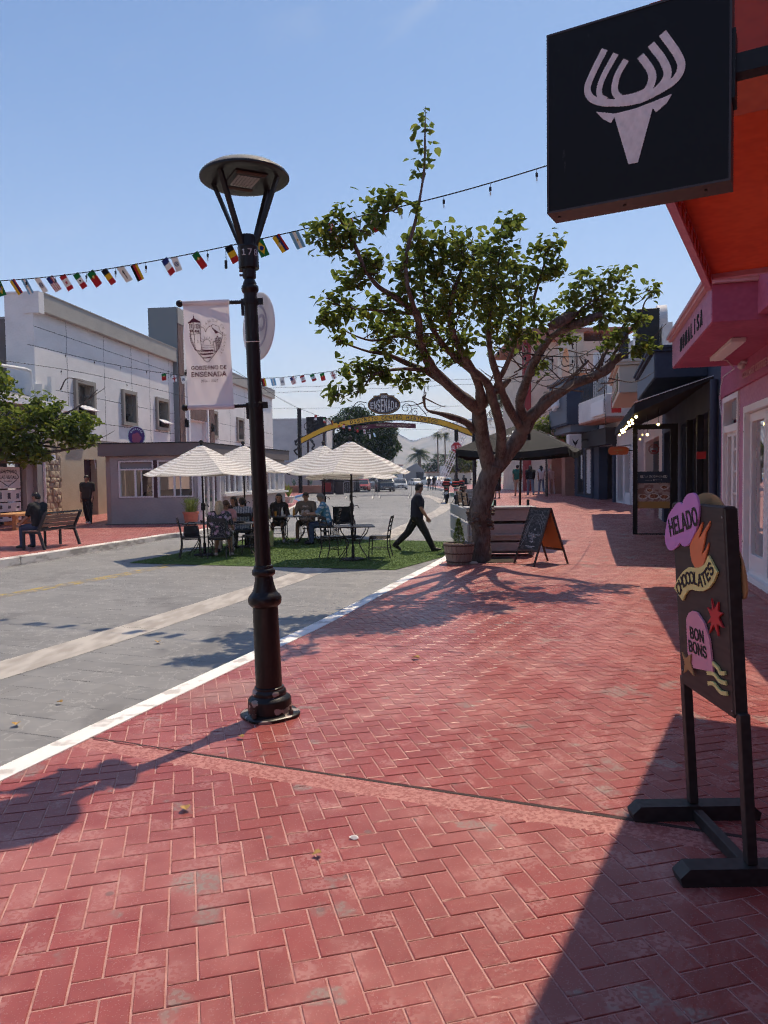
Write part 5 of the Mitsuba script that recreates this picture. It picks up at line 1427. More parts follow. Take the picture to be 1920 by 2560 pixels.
def banner_cloth(nx=22, ny=40):
    V, uvs = [], []
    for j in range(ny + 1):
        for i in range(nx + 1):
            x, y = i / nx * W, -j / ny * Hh
            k = math.sin(j / ny * PI)
            V.append((x, y, 0.006 * k * math.sin(i / nx * 5 + j * 0.15) + 0.004 * k * math.sin(i * 0.9 - j * 0.33)))
    F = []
    for j in range(ny):
        for i in range(nx):
            a = j * (nx + 1) + i
            F += [(a, a + nx + 1, a + nx + 2), (a, a + nx + 2, a + 1)]
    return trimesh.Trimesh(np.array(V), np.array(F), process=False)


banner = thing('banner', 'white cloth street banner with heart emblem and maroon lettering hung from the lamp post', 'banner')
part(banner, 'cloth', apply(banner_cloth(), BM), 'm_cloth', smooth=True)
for z in (-0.0, -Hh):
    part(banner, 'pole_sleeve', apply(tube([(0, z, 0), (W * 0.5, z, 0), (W, z, 0)], 0.0165, 12), BM), 'm_cloth', smooth=40)


def bq(X, Y):
    return ((X - 205 - 0.065 * (Y - 310)) * 0.000533, -(Y + 0.09 * (X - 205) - 310) * 0.000535)


def stroke(pts, w, closed=False):
    p = [bq(*q) for q in pts]
    if closed:
        p.append(p[0])
    return LineString(p).buffer(w * 0.000266, cap_style=2)


def curve(pts, n=8):
    return [tuple(q) for q in catmull(pts, n)]


ink = []
ink.append(Polygon([bq(*q) for q in [(280, 555), (350, 492), (356, 440), (362, 492), (450, 532), (442, 546), (350, 545), (290, 565)]]))
for a, b in (((300, 570), (318, 690)), ((350, 548), (362, 690)), ((443, 545), (448, 680)), ((312, 700), (380, 895)), ((366, 690), (384, 900)), ((446, 680), (468, 895)), ((384, 900), (468, 895)), ((300, 650), (350, 640)), ((358, 660), (448, 668)), ((312, 700), (450, 682)), ((340, 770), (345, 810)), ((415, 765), (420, 800))):
    ink.append(stroke([a, b], 7))
for x in (312, 332, 374, 396, 420):
    ink.append(stroke(curve([(x, 625), (x, 580), (x + 8, 566), (x + 16, 580), (x + 17, 622)]), 6))
for x in (318, 336, 378, 398, 416):
    ink.append(Polygon([bq(*q) for q in [(x, 640), (x + 13, 637), (x + 14, 668), (x + 1, 672)]]))
ink.append(stroke(curve([(446, 600), (480, 600), (505, 625), (517, 655), (540, 610), (578, 575)]), 7))                      # the heart
ink.append(stroke(curve([(738, 700), (728, 760), (690, 860), (620, 960), (545, 1038), (460, 970), (400, 900), (345, 830), (318, 760), (308, 690)]), 8))
for y0, w in ((905, 8), (938, 20), (985, 14)):
    dx = (y0 - 880) * 0.75
    ink.append(stroke(curve([(400 + dx, y0 + 2), (500, y0 + 4), (560, y0 - 4), (655 - dx * 0.7, y0 - 14)]), w))
for y0 in (822, 856, 888):
    ink.append(stroke(curve([(462, y0), (520, y0 + 6), (570, y0 + 2), (622, y0 - 6)]), 6 if y0 < 880 else 16))
ink.append(stroke(curve([(487, 808), (492, 775), (535, 750), (575, 772), (585, 805)]), 7))                                      # the sun
for a in np.linspace(math.radians(20), math.radians(160), 7):
    ink.append(stroke([(536 + 66 * math.cos(a), 806 - 66 * math.sin(a)), (536 + 96 * math.cos(a), 806 - 96 * math.sin(a))], 6))
ink.append(stroke([(622, 775), (650, 768), (668, 890), (640, 910), (622, 775)], 8))
for gx, gy in ((655, 745), (678, 745), (700, 745), (660, 770), (683, 772), (706, 770), (672, 798), (695, 800), (680, 828), (702, 825), (688, 855)):
    ink.append(Point(bq(gx, gy)).buffer(0.0075).difference(Point(bq(gx, gy)).buffer(0.0040)))
ink.append(stroke([(640, 735), (665, 735), (672, 700), (690, 728), (718, 718), (708, 745)], 8))
fish = curve([(588, 570), (620, 558), (660, 572), (690, 578), (700, 618), (728, 652), (745, 650), (738, 668), (742, 690), (722, 672), (690, 655), (650, 665), (640, 645), (610, 610), (588, 570)], 4)
ink.append(stroke(fish, 6))
ink.append(Polygon([bq(*q) for q in [(596, 590), (640, 622), (690, 650), (650, 664), (636, 640)]]))
part(banner, 'emblem', apply(ext(unary_union([g.buffer(0) for g in ink]), 0.0012, 0.0095), BM), 'm_maroon', label='maroon heart emblem with tower, sun, waves, fish and grapes')
arc = '¡AMOR EN GRANDE!'
apts = np.array([bq(*q) for q in curve([(495, 585), (530, 545), (585, 510), (650, 508), (705, 535), (745, 590), (768, 650), (775, 720), (765, 800), (745, 870), (708, 945)], 10)])
sl = np.concatenate([[0], np.cumsum(np.linalg.norm(np.diff(apts, axis=0), axis=1))])
wd = [text(c, 0.0175, 0.0012).extents[0] if c != ' ' else 0.009 for c in arc]
tot = sum(wd)
gapw = (sl[-1] - tot) / (len(arc) - 1)
pos, ms = 0.0, []
for c, w in zip(arc, wd):
    if c != ' ':
        s = pos + w / 2
        q = [np.interp(s, sl, apts[:, k]) for k in (0, 1)]
        q2 = [np.interp(s + 0.004, sl, apts[:, k]) - np.interp(s - 0.004, sl, apts[:, k]) for k in (0, 1)]
        a = math.atan2(q2[1], q2[0])
        ms.append(apply(text(c, 0.0175, 0.0012), tr(q[0], q[1], 0.0095) @ rz(a)))
    pos += w + gapw
part(banner, 'motto', apply(cat(ms), BM), 'm_goldink')
for s, X, Y, h, bold, wdt, nm in (('GOBIERNO DE', 566, 1108, 0.026, True, 0.250, 'lettering'), ('ENSENADA', 568, 1192, 0.032, True, 0.250, 'lettering'), ('2024 - 2027', 577, 1276, 0.018, False, 0.122, 'lettering')):
    q = bq(X, Y)
    part(banner, nm, apply(text(s, h, 0.0012, bold, True, wdt), BM @ tr(q[0], q[1], 0.0095)), 'm_maroon')

# ---- round sign behind the post
dn = np.array([-0.80, -0.60, 0])
DM = basis((-0.873, 5.37, 2.765), np.cross([0, 0, 1.0], dn), (0, 0, 1.0), dn)
disc = thing('round_sign', 'round translucent white sign fixed edge on behind the lamp post, print showing faintly through', 'sign')
prof = [(0.0, 0), (0.20, 0.0), (0.236, 0.004), (0.24, 0.01), (0.236, 0.016), (0.20, 0.02), (0, 0.02)]
part(disc, 'panel', apply(lathe(prof, 48), DM), 'm_acrylic', smooth=40)
rg = unary_union([Point(0, 0).buffer(0.155).difference(Point(0, 0).buffer(0.135)), LineString([(-0.08, -0.12), (0.0, 0.0), (-0.10, 0.16)]).buffer(0.015), Point(0.06, 0.02).buffer(0.06).difference(Point(0.06, 0.02).buffer(0.036)), sbox(-0.03, -0.2, 0.05, -0.17)])
part(disc, 'print', apply(ext(rg, 0.001, 0.0205), DM), 'm_acrylic_print')
part(disc, 'clip', apply(bx(0.03, 0.12, -0.01, 0.01, -0.03, -0.001), DM), 'm_black')

# ---------------------------------------------------------------- festoon strings with bulbs and flags
FC = {'g': (0.02, 0.16, 0.05), 'y': (0.62, 0.42, 0.03), 'b': (0.03, 0.04, 0.18), 'r': (0.42, 0.03, 0.03), 'w': (0.72, 0.72, 0.70), 'k': (0.012, 0.012, 0.012), 'l': (0.20, 0.42, 0.62), 'n': (0.03, 0.05, 0.14)}
for k_, v_ in FC.items():
    scene['m_flag_' + k_] = {'type': 'principledthin', 'base_color': {'type': 'rgb', 'value': list(v_)}, 'roughness': 0.7, 'diff_trans': 0.3}
scene['m_bulbglass'] = {'type': 'thindielectric'}
mat('m_filament', (0.45, 0.36, 0.2), rough=0.4)
FW, FH = 0.115, 0.2


def poly_star(n, r0, r1, cx, cy, a0=PI / 2):
    return Polygon([(cx + (r0 if k % 2 == 0 else r1) * math.cos(a0 + k * PI / n), cy + (r0 if k % 2 == 0 else r1) * math.sin(a0 + k * PI / n)) for k in range(2 * n)])


def bands(cols, vertical=False, sizes=None):
    out, p = [], 0.0
    sizes = sizes or [1.0 / len(cols)] * len(cols)
    for c, s in zip(cols, sizes):
        out.append((c, sbox(p * FW, -FH, (p + s) * FW, 0) if vertical else sbox(0, -(p + s) * FH, FW, -p * FH), 0))
        p += s
    return out


FLAGS = {
    'brazil': bands('g') + [('y', Polygon([(FW / 2, -0.02), (FW - 0.012, -FH / 2), (FW / 2, -FH + 0.02), (0.012, -FH / 2)]), 1), ('b', Point(FW / 2, -FH / 2).buffer(0.026), 2)],
    'colombia': bands('ybr', True, [0.5, 0.25, 0.25]),
    'argentina': bands('lwl', True) + [('y', Point(FW / 2, -FH / 2).buffer(0.01), 1)],
    'ring': bands('w') + [('n', Point(FW / 2, -FH / 2).buffer(0.036).difference(Point(FW / 2, -FH / 2).buffer(0.024)), 1), ('n', LineString([(0.04, -0.115), (0.058, -0.085), (0.075, -0.115)]).buffer(0.006), 1)],
    'usa': bands('rwrwrwr', True) + [('b', sbox(0, -0.085, FW * 0.56, 0), 1)],
    'canada': bands('rwr', False, [0.25, 0.5, 0.25]) + [('r', poly_star(5, 0.028, 0.013, FW / 2, -FH / 2), 1)],
    'mexico': bands('gwr') + [('k', Point(FW / 2, -FH / 2).buffer(0.014), 1)],
    'portugal': bands('gr', False, [0.38, 0.62]) + [('y', Point(FW / 2, -0.38 * FH).buffer(0.019), 1), ('w', Point(FW / 2, -0.38 * FH).buffer(0.009), 2)],
    'belgium': bands('kyr'),
    'cup': bands('w') + [('k', Polygon([(0.05, -0.16), (0.065, -0.16), (0.063, -0.10), (0.072, -0.07), (0.0575, -0.045), (0.043, -0.07), (0.052, -0.10)]), 1)],
    'germany': bands('kry', True),
    'france': bands('bwr'),
    'england': bands('w') + [('r', unary_union([sbox(FW / 2 - 0.012, -FH, FW / 2 + 0.012, 0), sbox(0, -FH / 2 - 0.014, FW, -FH / 2 + 0.014)]), 1)],
    'redwhite': bands('rw', False, [0.5, 0.5]),
}
LOOK = {'brazil': 'green flag with yellow diamond and blue disc', 'colombia': 'yellow, blue and red striped flag', 'argentina': 'sky blue and white striped flag', 'ring': 'white flag with dark ring mark', 'usa': 'stars and stripes flag', 'canada': 'red white red leaf flag', 'mexico': 'green, white and red flag', 'portugal': 'green and red flag', 'belgium': 'black, yellow and red flag', 'cup': 'white flag with dark cup shape', 'germany': 'black, red and gold striped flag', 'france': 'blue, white and red flag', 'england': 'white flag with red cross', 'redwhite': 'half red half white flag'}
flag_mesh = {}
for nm_, layers in FLAGS.items():
    by = {}
    for c, g, z in layers:
        by.setdefault((c, z), []).append(g)
    flag_mesh[nm_] = [(c, cat([ext(g, 0.0012, z * 0.0013) for g in gs] + ([ext(g, 0.0012, -z * 0.0013) for g in gs] if z else []))) for (c, z), gs in by.items()]
fr = random.Random(11)


def hang_flag(P, t, kind, label, group, s=1.0, lean=None, tilt=(0.0, 0.4)):
    """A small flag hung from point P of a string that runs along t."""
    t = np.array([t[0], t[1], 0.0])
    t /= np.linalg.norm(t)
    if t[0] < 0:
        t = -t
    n = np.cross(t, [0, 0, 1.0])
    ln = lean if lean is not None else fr.uniform(0.12, 0.42)
    M = basis(P, t, (0, 0, 1), n) @ rx(-fr.uniform(*tilt)) @ ry(fr.uniform(-0.15, 0.15)) @ rz(ln) @ sc(s) @ tr(-FW / 2, 0, 0)
    k = thing('flag', label, 'flag', group)
    for c, m in flag_mesh[kind]:
        part(k, 'field', m, 'm_flag_' + c, M)


socket = cat(tube([(0, 0, 0), (0, 0, -0.06)], 0.003, 6), lathe([(0.008, -0.105), (0.015, -0.102), (0.0165, -0.06), (0.011, -0.05), (0.004, -0.045)], 10))
glass = lathe([(0.0, -0.172), (0.010, -0.17), (0.019, -0.158), (0.022, -0.145), (0.019, -0.13), (0.012, -0.112), (0.011, -0.10)], 12)
fil = bx(-0.006, 0.006, -0.002, 0.002, -0.155, -0.115)
_sk, _gl, _fi = socket, glass, fil


def festoon(key_label, pts, r, bulbs, s=1.0, sag=True):
    k = thing('festoon_string', key_label, 'string lights')
    P = catmull(pts, 12)
    part(k, 'cable', tube(P, r, 6), 'm_black', smooth=True)
    for (x, y, z) in bulbs:
        M = tr(x, y, z) @ rx(fr.uniform(-0.15, 0.15)) @ sc(s)
        b = part(k, 'bulb_holder', _sk, 'm_black', M, smooth=True)
        part(b, 'bulb', _gl, 'm_bulbglass', M, smooth=True)
        part(b, 'filament', _fi, 'm_filament', M)
    return P


# near string: crosses the street from the shop side to the far left
S1 = [(-16.0, 16.67, 6.6), (-11.0, 14.62, 5.55), (-6.64, 12.84, 5.11), (-3.77, 11.66, 5.03), (-0.2, 10.2, 5.22), (2.03, 9.29, 5.46), (5.6, 7.83, 6.1)]
P1 = catmull(S1, 12)


def on(Pc, x):
    i = np.argsort(Pc[:, 0])
    return np.array([x, np.interp(x, Pc[i, 0], Pc[i, 1]), np.interp(x, Pc[i, 0], Pc[i, 2])])


B1 = [-6.48, -5.92, -5.33, -4.72, -4.17, -3.62, -2.56, -1.43, -0.55, 0.29, 0.83, 1.40, 1.94, 2.5, 3.1]
festoon('near string of bulbs and small flags crossing above the lamp post collar', S1, 0.0075, [tuple(on(P1, x)) for x in B1])
N1 = [(-6.54, 'brazil', 'leftmost of the near string'), (-6.22, 'colombia', 'second from the left on the near string'), (-5.97, 'argentina', 'third from the left on the near string'), (-5.70, 'ring', 'fourth from the left on the near string'), (-5.45, 'usa', 'left part of the near string above the white building'),
      (-5.19, 'canada', 'left part of the near string above the white building'), (-4.93, 'mexico', 'near string left of the lamp post'), (-4.65, 'portugal', 'near string above the clouds left of the lamp post'), (-4.39, 'belgium', 'near string well left of the lamp post'), (-4.09, 'cup', 'near string left of the lamp post'), (-3.84, 'germany', 'near string left of the lamp post'),
      (-3.30, 'france', 'near string left of the lamp post'), (-3.13, 'ring', 'crumpled on the near string close to the lamp post'), (-2.78, 'portugal', 'near string just left of the lamp post'), (-2.23, 'belgium', 'against the lamp post collar'), (-1.76, 'brazil', 'just right of the lamp post collar'), (-1.49, 'colombia', 'second right of the lamp post collar'), (-1.22, 'argentina', 'third right of the lamp post collar'),
      (-0.72, 'usa', 'among the tree leaves on the near string'), (-0.44, 'canada', 'among the tree leaves on the near string'), (-0.14, 'mexico', 'right end of the near string behind the tree leaves')]
d1 = P1[-1] - P1[0]
for x, kd, where in N1:
    hang_flag(on(P1, x), d1, kd, LOOK[kd] + ', ' + where, 'small flags on the near string', 1.25 if kd != 'ring' or x < -5 else 1.05, tilt=(-0.7, -0.35))
one('connector', 'small black plug hanging on a cord left of the lamp post collar', 'plug', apply(cat(tube([(0, 0, 0), (0.004, 0, -0.2)], 0.004, 6), bx(-0.018, 0.018, -0.018, 0.018, -0.32, -0.2, 0.004)), tr(*on(P1, -2.27))), 'm_black')
# ================================================================ the far end of the street
mat('m_yellow_arch', stucco((0.80, 0.47, 0.025), (0.86, 0.52, 0.035)), rough=0.5)
mat('m_darkbrown', (0.05, 0.035, 0.035), rough=0.7)
mat('m_stopred', (0.50, 0.03, 0.035), rough=0.5)
mat('m_carred', (0.30, 0.025, 0.02), rough=0.3, coat=1.0)
mat('m_cardark', (0.035, 0.045, 0.055), rough=0.3, coat=1.0)
mat('m_carwhite', (0.62, 0.62, 0.62), rough=0.3, coat=1.0)
mat('m_carsilver', (0.32, 0.34, 0.36), rough=0.3, coat=1.0)
mat('m_carblue', (0.10, 0.22, 0.36), rough=0.3, coat=1.0)
mat('m_carglass', (0.02, 0.024, 0.028), rough=0.06, spec=0.8)
mat('m_tyre', (0.016, 0.016, 0.017), rough=0.85)
mat('m_chrome', (0.62, 0.62, 0.63), rough=0.2, metal=1.0)
mat('m_hill', grain((0.10, 0.10, 0.055), (0.20, 0.165, 0.11), 0.012, 0.012, 0.03), rough=1.0)
mat('m_roof_tile', (0.28, 0.12, 0.08), rough=0.9)
mat('m_pinkwall', stucco((0.44, 0.36, 0.34), (0.50, 0.42, 0.40)), rough=0.85)

# hills beyond the town
hx = np.linspace(-1500, 1500, 150)
prof = np.interp(hx, [-1500, -700, -300, -60, 30, 95, 150, 230, 330, 600, 1500], [90, 130, 140, 150, 168, 126, 138, 182, 200, 170, 110])
prof = prof + 14 * (meshkit.fbm(np.column_stack([hx * 0.018, hx * 0, hx * 0]), 4) - 0.5)
HY = np.array([1500, 1700, 1900, 2100, 2300, 2500, 2800])
HF = np.array([0.0, 0.10, 0.30, 0.52, 0.78, 1.0, 0.85])
V = []
for yy, ff in zip(HY, HF):
    rough = 34 * (meshkit.fbm(np.column_stack([hx * 0.01, np.full_like(hx, yy * 0.01), hx * 0]), 4, 3) - 0.5) * math.sin(ff * PI) ** 0.5
    V.append(np.column_stack([hx, np.full_like(hx, yy), -2 + prof * ff + rough]))
V = np.vstack(V)
nx_ = len(hx)
F = []
for j in range(len(HY) - 1):
    for i in range(nx_ - 1):
        a = j * nx_ + i
        F += [(a, a + 1, a + nx_ + 1), (a, a + nx_ + 1, a + nx_)]
struct('hills', trimesh.Trimesh(V, np.array(F), process=False), 'm_hill', 'hazy blue hills beyond the town', smooth=True)

# ---- the welcome arch
AY = 62.0
ar = thing('street_arch', 'yellow lettered steel arch over the street with an oval town sign on top', 'arch')
top = catmull([(-6.85, 5.0), (-4.46, 6.07), (-1.68, 6.63), (0.17, 6.79), (2.02, 6.80), (4.79, 6.36), (7.45, 5.40)], 8)
beam = Polygon(np.vstack([top, (top - np.array([0, 0.46]))[::-1]]))
XZ = basis((0, AY, 0), (1, 0, 0), (0, 0, 1), (0, -1, 0))
part(ar, 'beam', apply(ext(beam, 0.3, -0.15), XZ), 'm_yellow_arch')
part(ar, 'beam_edge', apply(ext(beam.buffer(0.03).difference(beam.buffer(-0.02)), 0.36, -0.18), XZ), 'm_darkbrown')
for x, h in ((-6.95, 7.2), (7.6, 7.2)):
    part(ar, 'post', apply(lathe([(0.17, 0), (0.17, h - 0.05), (0.12, h)], 14), tr(x, AY, 0.28)) if x < 0 else apply(lathe([(0.17, 0), (0.17, h - 0.05), (0.12, h)], 14), tr(x, AY, 0.28)), 'm_black', smooth=40)
chars = 'DISTRITO CENTRO HISTORICO'
xs_ = np.linspace(-2.6, 4.42, len(chars))
for ch, x in zip(chars, xs_):
    if ch != ' ':
        z = np.interp(x, top[:, 0], top[:, 1])
        sl_ = (np.interp(x + 0.1, top[:, 0], top[:, 1]) - np.interp(x - 0.1, top[:, 0], top[:, 1])) / 0.2
        part(ar, 'letter', apply(text(ch, 0.27, 0.02, True), XZ @ tr(x, z - 0.23, 0.151) @ rz(math.atan(sl_))), 'm_darkbrown')
ov = affinity.scale(Point(0.13, 7.66).buffer(1.0, quad_segs=16), 1.36, 0.80)
ov = ov.union(Polygon([(-0.75, 8.1), (-0.75, 8.42), (-0.25, 8.45), (-0.15, 8.62), (0.4, 8.62), (0.5, 8.45), (1.0, 8.42), (1.0, 8.1)]))
osn = part(ar, 'oval_board', apply(ext(ov, 0.2, -0.1), XZ), 'm_darkbrown')
part(osn, 'rim', apply(ext(ov.buffer(-0.05).difference(ov.buffer(-0.09)), 0.02, 0.101), XZ), 'm_ochre')
for ch, x, h in zip('ENSENADA', np.linspace(-0.88, 1.12, 8), (0.5, 0.66, 0.95, 1.02, 1.02, 0.95, 0.72, 0.52)):
    m = text(ch, h, 0.02, True, True, 0.23)
    part(osn, 'letter', apply(m, XZ @ tr(x, 7.60, 0.101)), 'm_offwhite')
part(osn, 'year', apply(text('1882', 0.2, 0.02, True, True, 0.55), XZ @ tr(0.13, 8.33, 0.101)), 'm_offwhite')
part(ar, 'lower_board', apply(ext(Polygon([(-2.4, 5.56), (-2.35, 5.92), (0.2, 6.2), (2.75, 6.07), (2.75, 5.68), (0.2, 5.82)]), 0.1, -0.05), XZ), 'm_maroon')
part(ar, 'script', apply(cat([text(s, 0.18, 0.01).apply_translation([x, z, 0.052]) for s, x, z in (('Arte', -1.5, 5.86), ('Gastronomia', 0.15, 6.0), ('Comercio', 1.75, 5.95))]), XZ), 'm_goldletter')


def scroll(cx_, cz, r, turns, a0, sgn=1):
    a = np.linspace(0, turns * 2 * PI, 26)
    rr_ = r * (1 - a / a[-1] * 0.8)
    return [(cx_ + sgn * q * math.cos(a0 + t), AY, cz + q * math.sin(a0 + t)) for t, q in zip(a, rr_)]


sc_ = [tube(scroll(-1.75, 7.45, 0.42, 1.4, -1.2, -1), 0.03, 5), tube(catmull([(-1.3, AY, 7.85), (-2.1, AY, 7.9), (-2.7, AY, 7.1), (-3.2, AY, 6.5)], 6), 0.035, 5), tube(scroll(1.95, 7.35, 0.5, 1.4, -1.2), 0.03, 5), tube(scroll(2.7, 7.0, 0.35, 1.3, 1.0), 0.03, 5), tube(catmull([(1.5, AY, 7.85), (2.5, AY, 7.9), (3.2, AY, 7.3), (3.7, AY, 6.7)], 6), 0.035, 5)]
for m in sc_:
    part(ar, 'scrollwork', m, 'm_black')
for m in (tube(scroll(-6.2, 6.0, 0.38, 1.4, -1.2, -1), 0.03, 5), tube(scroll(-5.7, 6.3, 0.28, 1.3, 1.0, -1), 0.03, 5)):
    part(ar, 'scrollwork', m, 'm_black')

# ---- stop sign
ss = thing('stop_sign', 'red octagonal ALTO stop sign on a black post beyond the tree trunk', 'road sign')
SS = basis((4.84, 49.0, 3.54), (1, 0, 0), (0, 0, 1), (0, -1, 0)) @ sc(1.1)
oc = Polygon([(0.35 * math.cos(a), 0.35 * math.sin(a)) for a in np.arange(8) * PI / 4 + PI / 8])
part(ss, 'plate', apply(ext(oc, 0.01), SS), 'm_white')
part(ss, 'red_field', apply(ext(oc.buffer(-0.02), 0.004, 0.0105), SS), 'm_stopred')
part(ss, 'lettering', apply(text('ALTO', 0.23, 0.004, True, True, 0.56), SS @ tr(0, 0.0, 0.015)), 'm_white')
part(ss, 'stripe', apply(cat([bx(x, x + 0.09, -0.27, -0.22, 0.015, 0.018) for x in (-0.2, -0.045, 0.11)]), SS), 'm_white')
part(ss, 'post', tube([(4.84, 49.06, 0.3), (4.84, 49.06, 4.55)], 0.07, 10), 'm_black')
part(ss, 'cap', apply(bx(-0.12, 0.12, -0.1, 0.1, 0, 0.75), tr(4.84, 49.06, 3.98)), 'm_black')

# ---- white building with face mural at the far plaza
mb = thing('mural_building', 'white windowless building with dark curly line mural at the far left plaza', 'building')
part(mb, 'wall', bx(-16.0, -5.6, 74.0, 86, 0.2, 7.45), 'm_white_wall')
part(mb, 'lower_wall', bx(-12.0, -5.9, 73.6, 73.99, 0.2, 3.3), 'm_pinkwall')
part(mb, 'side_wall', bx(-5.59, -3.2, 74.5, 86, 0.2, 4.6), 'm_darkbrown')
part(mb, 'parapet', bx(-16.05, -5.55, 73.95, 86, 7.451, 7.6), 'm_white_wall')
MB = basis((0, 73.99, 0), (1, 0, 0), (0, 0, 1), (0, -1, 0))
hair = [LineString(catmull([(-9.0, 5.4), (-8.9, 5.0), (-8.6, 5.1), (-8.7, 4.6), (-9.1, 4.4), (-8.8, 4.0), (-8.4, 3.9)], 6)).buffer(0.13),
        LineString(catmull([(-6.9, 5.3), (-6.6, 4.9), (-6.9, 4.6), (-6.5, 4.3), (-6.9, 3.9), (-7.2, 3.6)], 6)).buffer(0.14),
        LineString(catmull([(-8.9, 5.3), (-8.2, 5.75), (-7.4, 5.7), (-6.8, 5.3)], 6)).buffer(0.16),
        LineString(catmull([(-8.3, 4.5), (-8.1, 3.8), (-7.7, 3.5), (-7.2, 3.8)], 6)).buffer(0.05), Point(-7.7, 4.0).buffer(0.12), LineString([(-8.1, 4.75), (-7.8, 4.8)]).buffer(0.06), LineString([(-7.5, 4.8), (-7.2, 4.75)]).buffer(0.06), LineString(catmull([(-7.65, 4.7), (-7.55, 4.3), (-7.7, 4.2)], 5)).buffer(0.04)]
part(mb, 'mural', apply(ext(affinity.scale(unary_union(hair).buffer(-0.045), 0.8, 0.95), 0.03, 0.0), MB), 'm_charcoal', label='dark painted curls and face lines')
for k in range(6):
    part(mb, 'round_plaque', apply(ext(Point(-9.3 + 0.65 * k, 2.35).buffer(0.34).difference(Point(-9.3 + 0.65 * k, 2.35).buffer(0.28)), 0.05, 0.395), MB), 'm_charcoal')
sb_ = thing('sign_cabinet', 'black empty sign cabinet on two posts in front of the mural building', 'sign')
part(sb_, 'frame', cat([bx(-7.3, -5.4, 71.0, 71.1, z, z + 0.12) for z in (5.9, 7.35)] + [bx(x, x + 0.1, 71.0, 71.1, 5.9, 7.47) for x in (-7.3, -6.7, -6.1, -5.5)] + [bx(-7.3, -5.4, 71.5, 71.55, 6.02, 7.4)]), 'm_black')
part(sb_, 'post', bx(-5.75, -5.5, 71.0, 71.2, 0.3, 5.9), 'm_darkbrown')
part(sb_, 'post', bx(-7.3, -7.1, 71.2, 71.3, 0.3, 5.9), 'm_darkbrown')
pw = one('planter_wall', 'low brown planter wall by the mural building', 'planter', bx(-9.5, -5.3, 65.0, 65.8, 0.35, 1.0, 0.03), 'm_brown_wall')
gk = random.Random(4)
for k, (x, h) in enumerate(((-6.4, 1.3), (-7.9, 1.0))):
    t = thing('plaza_plant', 'spiky low plant in the plaza planter, %s one' % ('right' if k == 0 else 'left'), 'plant')
    part(t, "leaves", cat([tube([(x, 65.4, 0.98), (x + gk.uniform(-.3, .3), 65.4 + gk.uniform(-.2, .2), 0.98 + h * gk.uniform(.4, .9))], [0.03, 0.005], 4) for _ in range(16)]), "m_green_paint", kind="stuff")
kk = thing('kiosk', 'small dark red street cabinet on the far plaza', 'kiosk')
part(kk, 'body', bx(-4.6, -3.75, 55.0, 55.6, 0.42, 1.45, 0.03), 'm_maroon_door')
part(kk, 'front', bx(-4.5, -3.9, 54.96, 54.995, 0.62, 1.3), 'm_darkred')
part(kk, 'lid', bx(-4.7, -3.65, 54.9, 55.7, 1.455, 1.53, 0.02), 'm_black')
k2 = thing('kiosk', 'narrow dark box cabinet right of the red plaza cabinet', 'kiosk')
part(k2, 'body', bx(-3.6, -3.0, 55.1, 55.6, 0.4, 1.35, 0.03), 'm_darkbrown')
part(k2, 'lid', bx(-3.65, -2.95, 55.05, 55.65, 1.36, 1.42), 'm_black')

# ---- big ficus behind the arch and other far trees
scene['m_leafdark'] = {'type': 'principledthin', 'base_color': proc(ramp((0.020, 0.040, 0.012), (0.055, 0.095, 0.022))), 'roughness': 0.5, 'diff_trans': 0.4, 'eta': 1.45}
simple_tree('ficus_tree', 'broad dark green ficus tree behind the yellow arch', [(-3.2, 85, 0.0, 0.55), (-3.2, 85, 1.8, 0.4), (-3.1, 85, 3.0, 0.4)],
            [(-6.2, 85, 7.2, 2.3, 2.4, 1.5), (-3.2, 85, 8.1, 2.6, 2.6, 1.7), (-0.6, 85, 6.6, 2.4, 2.5, 1.8), (0.2, 84.5, 4.9, 1.9, 2.2, 1.5), (-2.6, 84, 5.2, 2.8, 2.6, 1.9), (-5.4, 84.5, 5.0, 2.2, 2.4, 1.7), (-1.2, 84.5, 3.4, 2.0, 2.0, 1.1), (-4.2, 84.5, 3.2, 2.0, 2.0, 1.2)], 30000, 0.30, 41, mt='m_leafdark')
simple_tree('far_tree', 'green tree at the right kerb behind the stop sign', [(11.0, 112, 0, 0.3), (11.0, 112, 2.5, 0.2)], [(11.4, 112, 4.6, 1.6, 1.8, 1.3), (12.4, 112, 3.4, 1.7, 1.8, 1.3), (10.6, 112, 3.2, 1.2, 1.5, 1.0)], 6000, 0.3, 43)
simple_tree('far_tree', 'rounded small tree left of the far palms', [(10.4, 175, 0, 0.3), (10.4, 175, 3, 0.2)], [(10.8, 175, 4.0, 2.2, 2, 1.8), (12.8, 175, 5.0, 2.0, 2, 2.2)], 1500, 0.45, 44, mt='m_leafdark')
simple_tree('far_tree', 'dull dark tree beneath the twin palms', [(14.6, 178, 0, 0.3), (14.6, 178, 3, 0.2)], [(14.6, 178, 4.4, 2.6, 2, 2.1), (17.0, 178, 3.6, 2.0, 2, 1.8)], 1500, 0.45, 45, mt='m_leafdark')
simple_tree('far_tree', 'low bushy tree beside the grey gabled shed', [(1.0, 140, 0, 0.3), (1.0, 140, 2, 0.2)], [(1.0, 140, 2.4, 2.0, 2, 1.5), (-1.5, 140, 2.8, 2.0, 2, 1.8)], 1300, 0.4, 46, mt='m_leafdark')
simple_tree('pavement_shrub', 'leafy light green shrub above the black parasol near the orange building', [(8.9, 40.5, 0.5, 0.08), (8.9, 40.5, 2.2, 0.06), (8.9, 40.5, 3.0, 0.05)], [(8.4, 40.5, 4.0, 1.0, 0.8, 0.5), (9.5, 40.5, 3.9, 1.1, 0.8, 0.55), (9.0, 40.3, 4.5, 0.8, 0.7, 0.4), (10.3, 40.0, 3.3, 0.6, 0.5, 0.3)], 1500, 0.2, 47)
mat('m_palm', (0.055, 0.085, 0.028), rough=0.6)
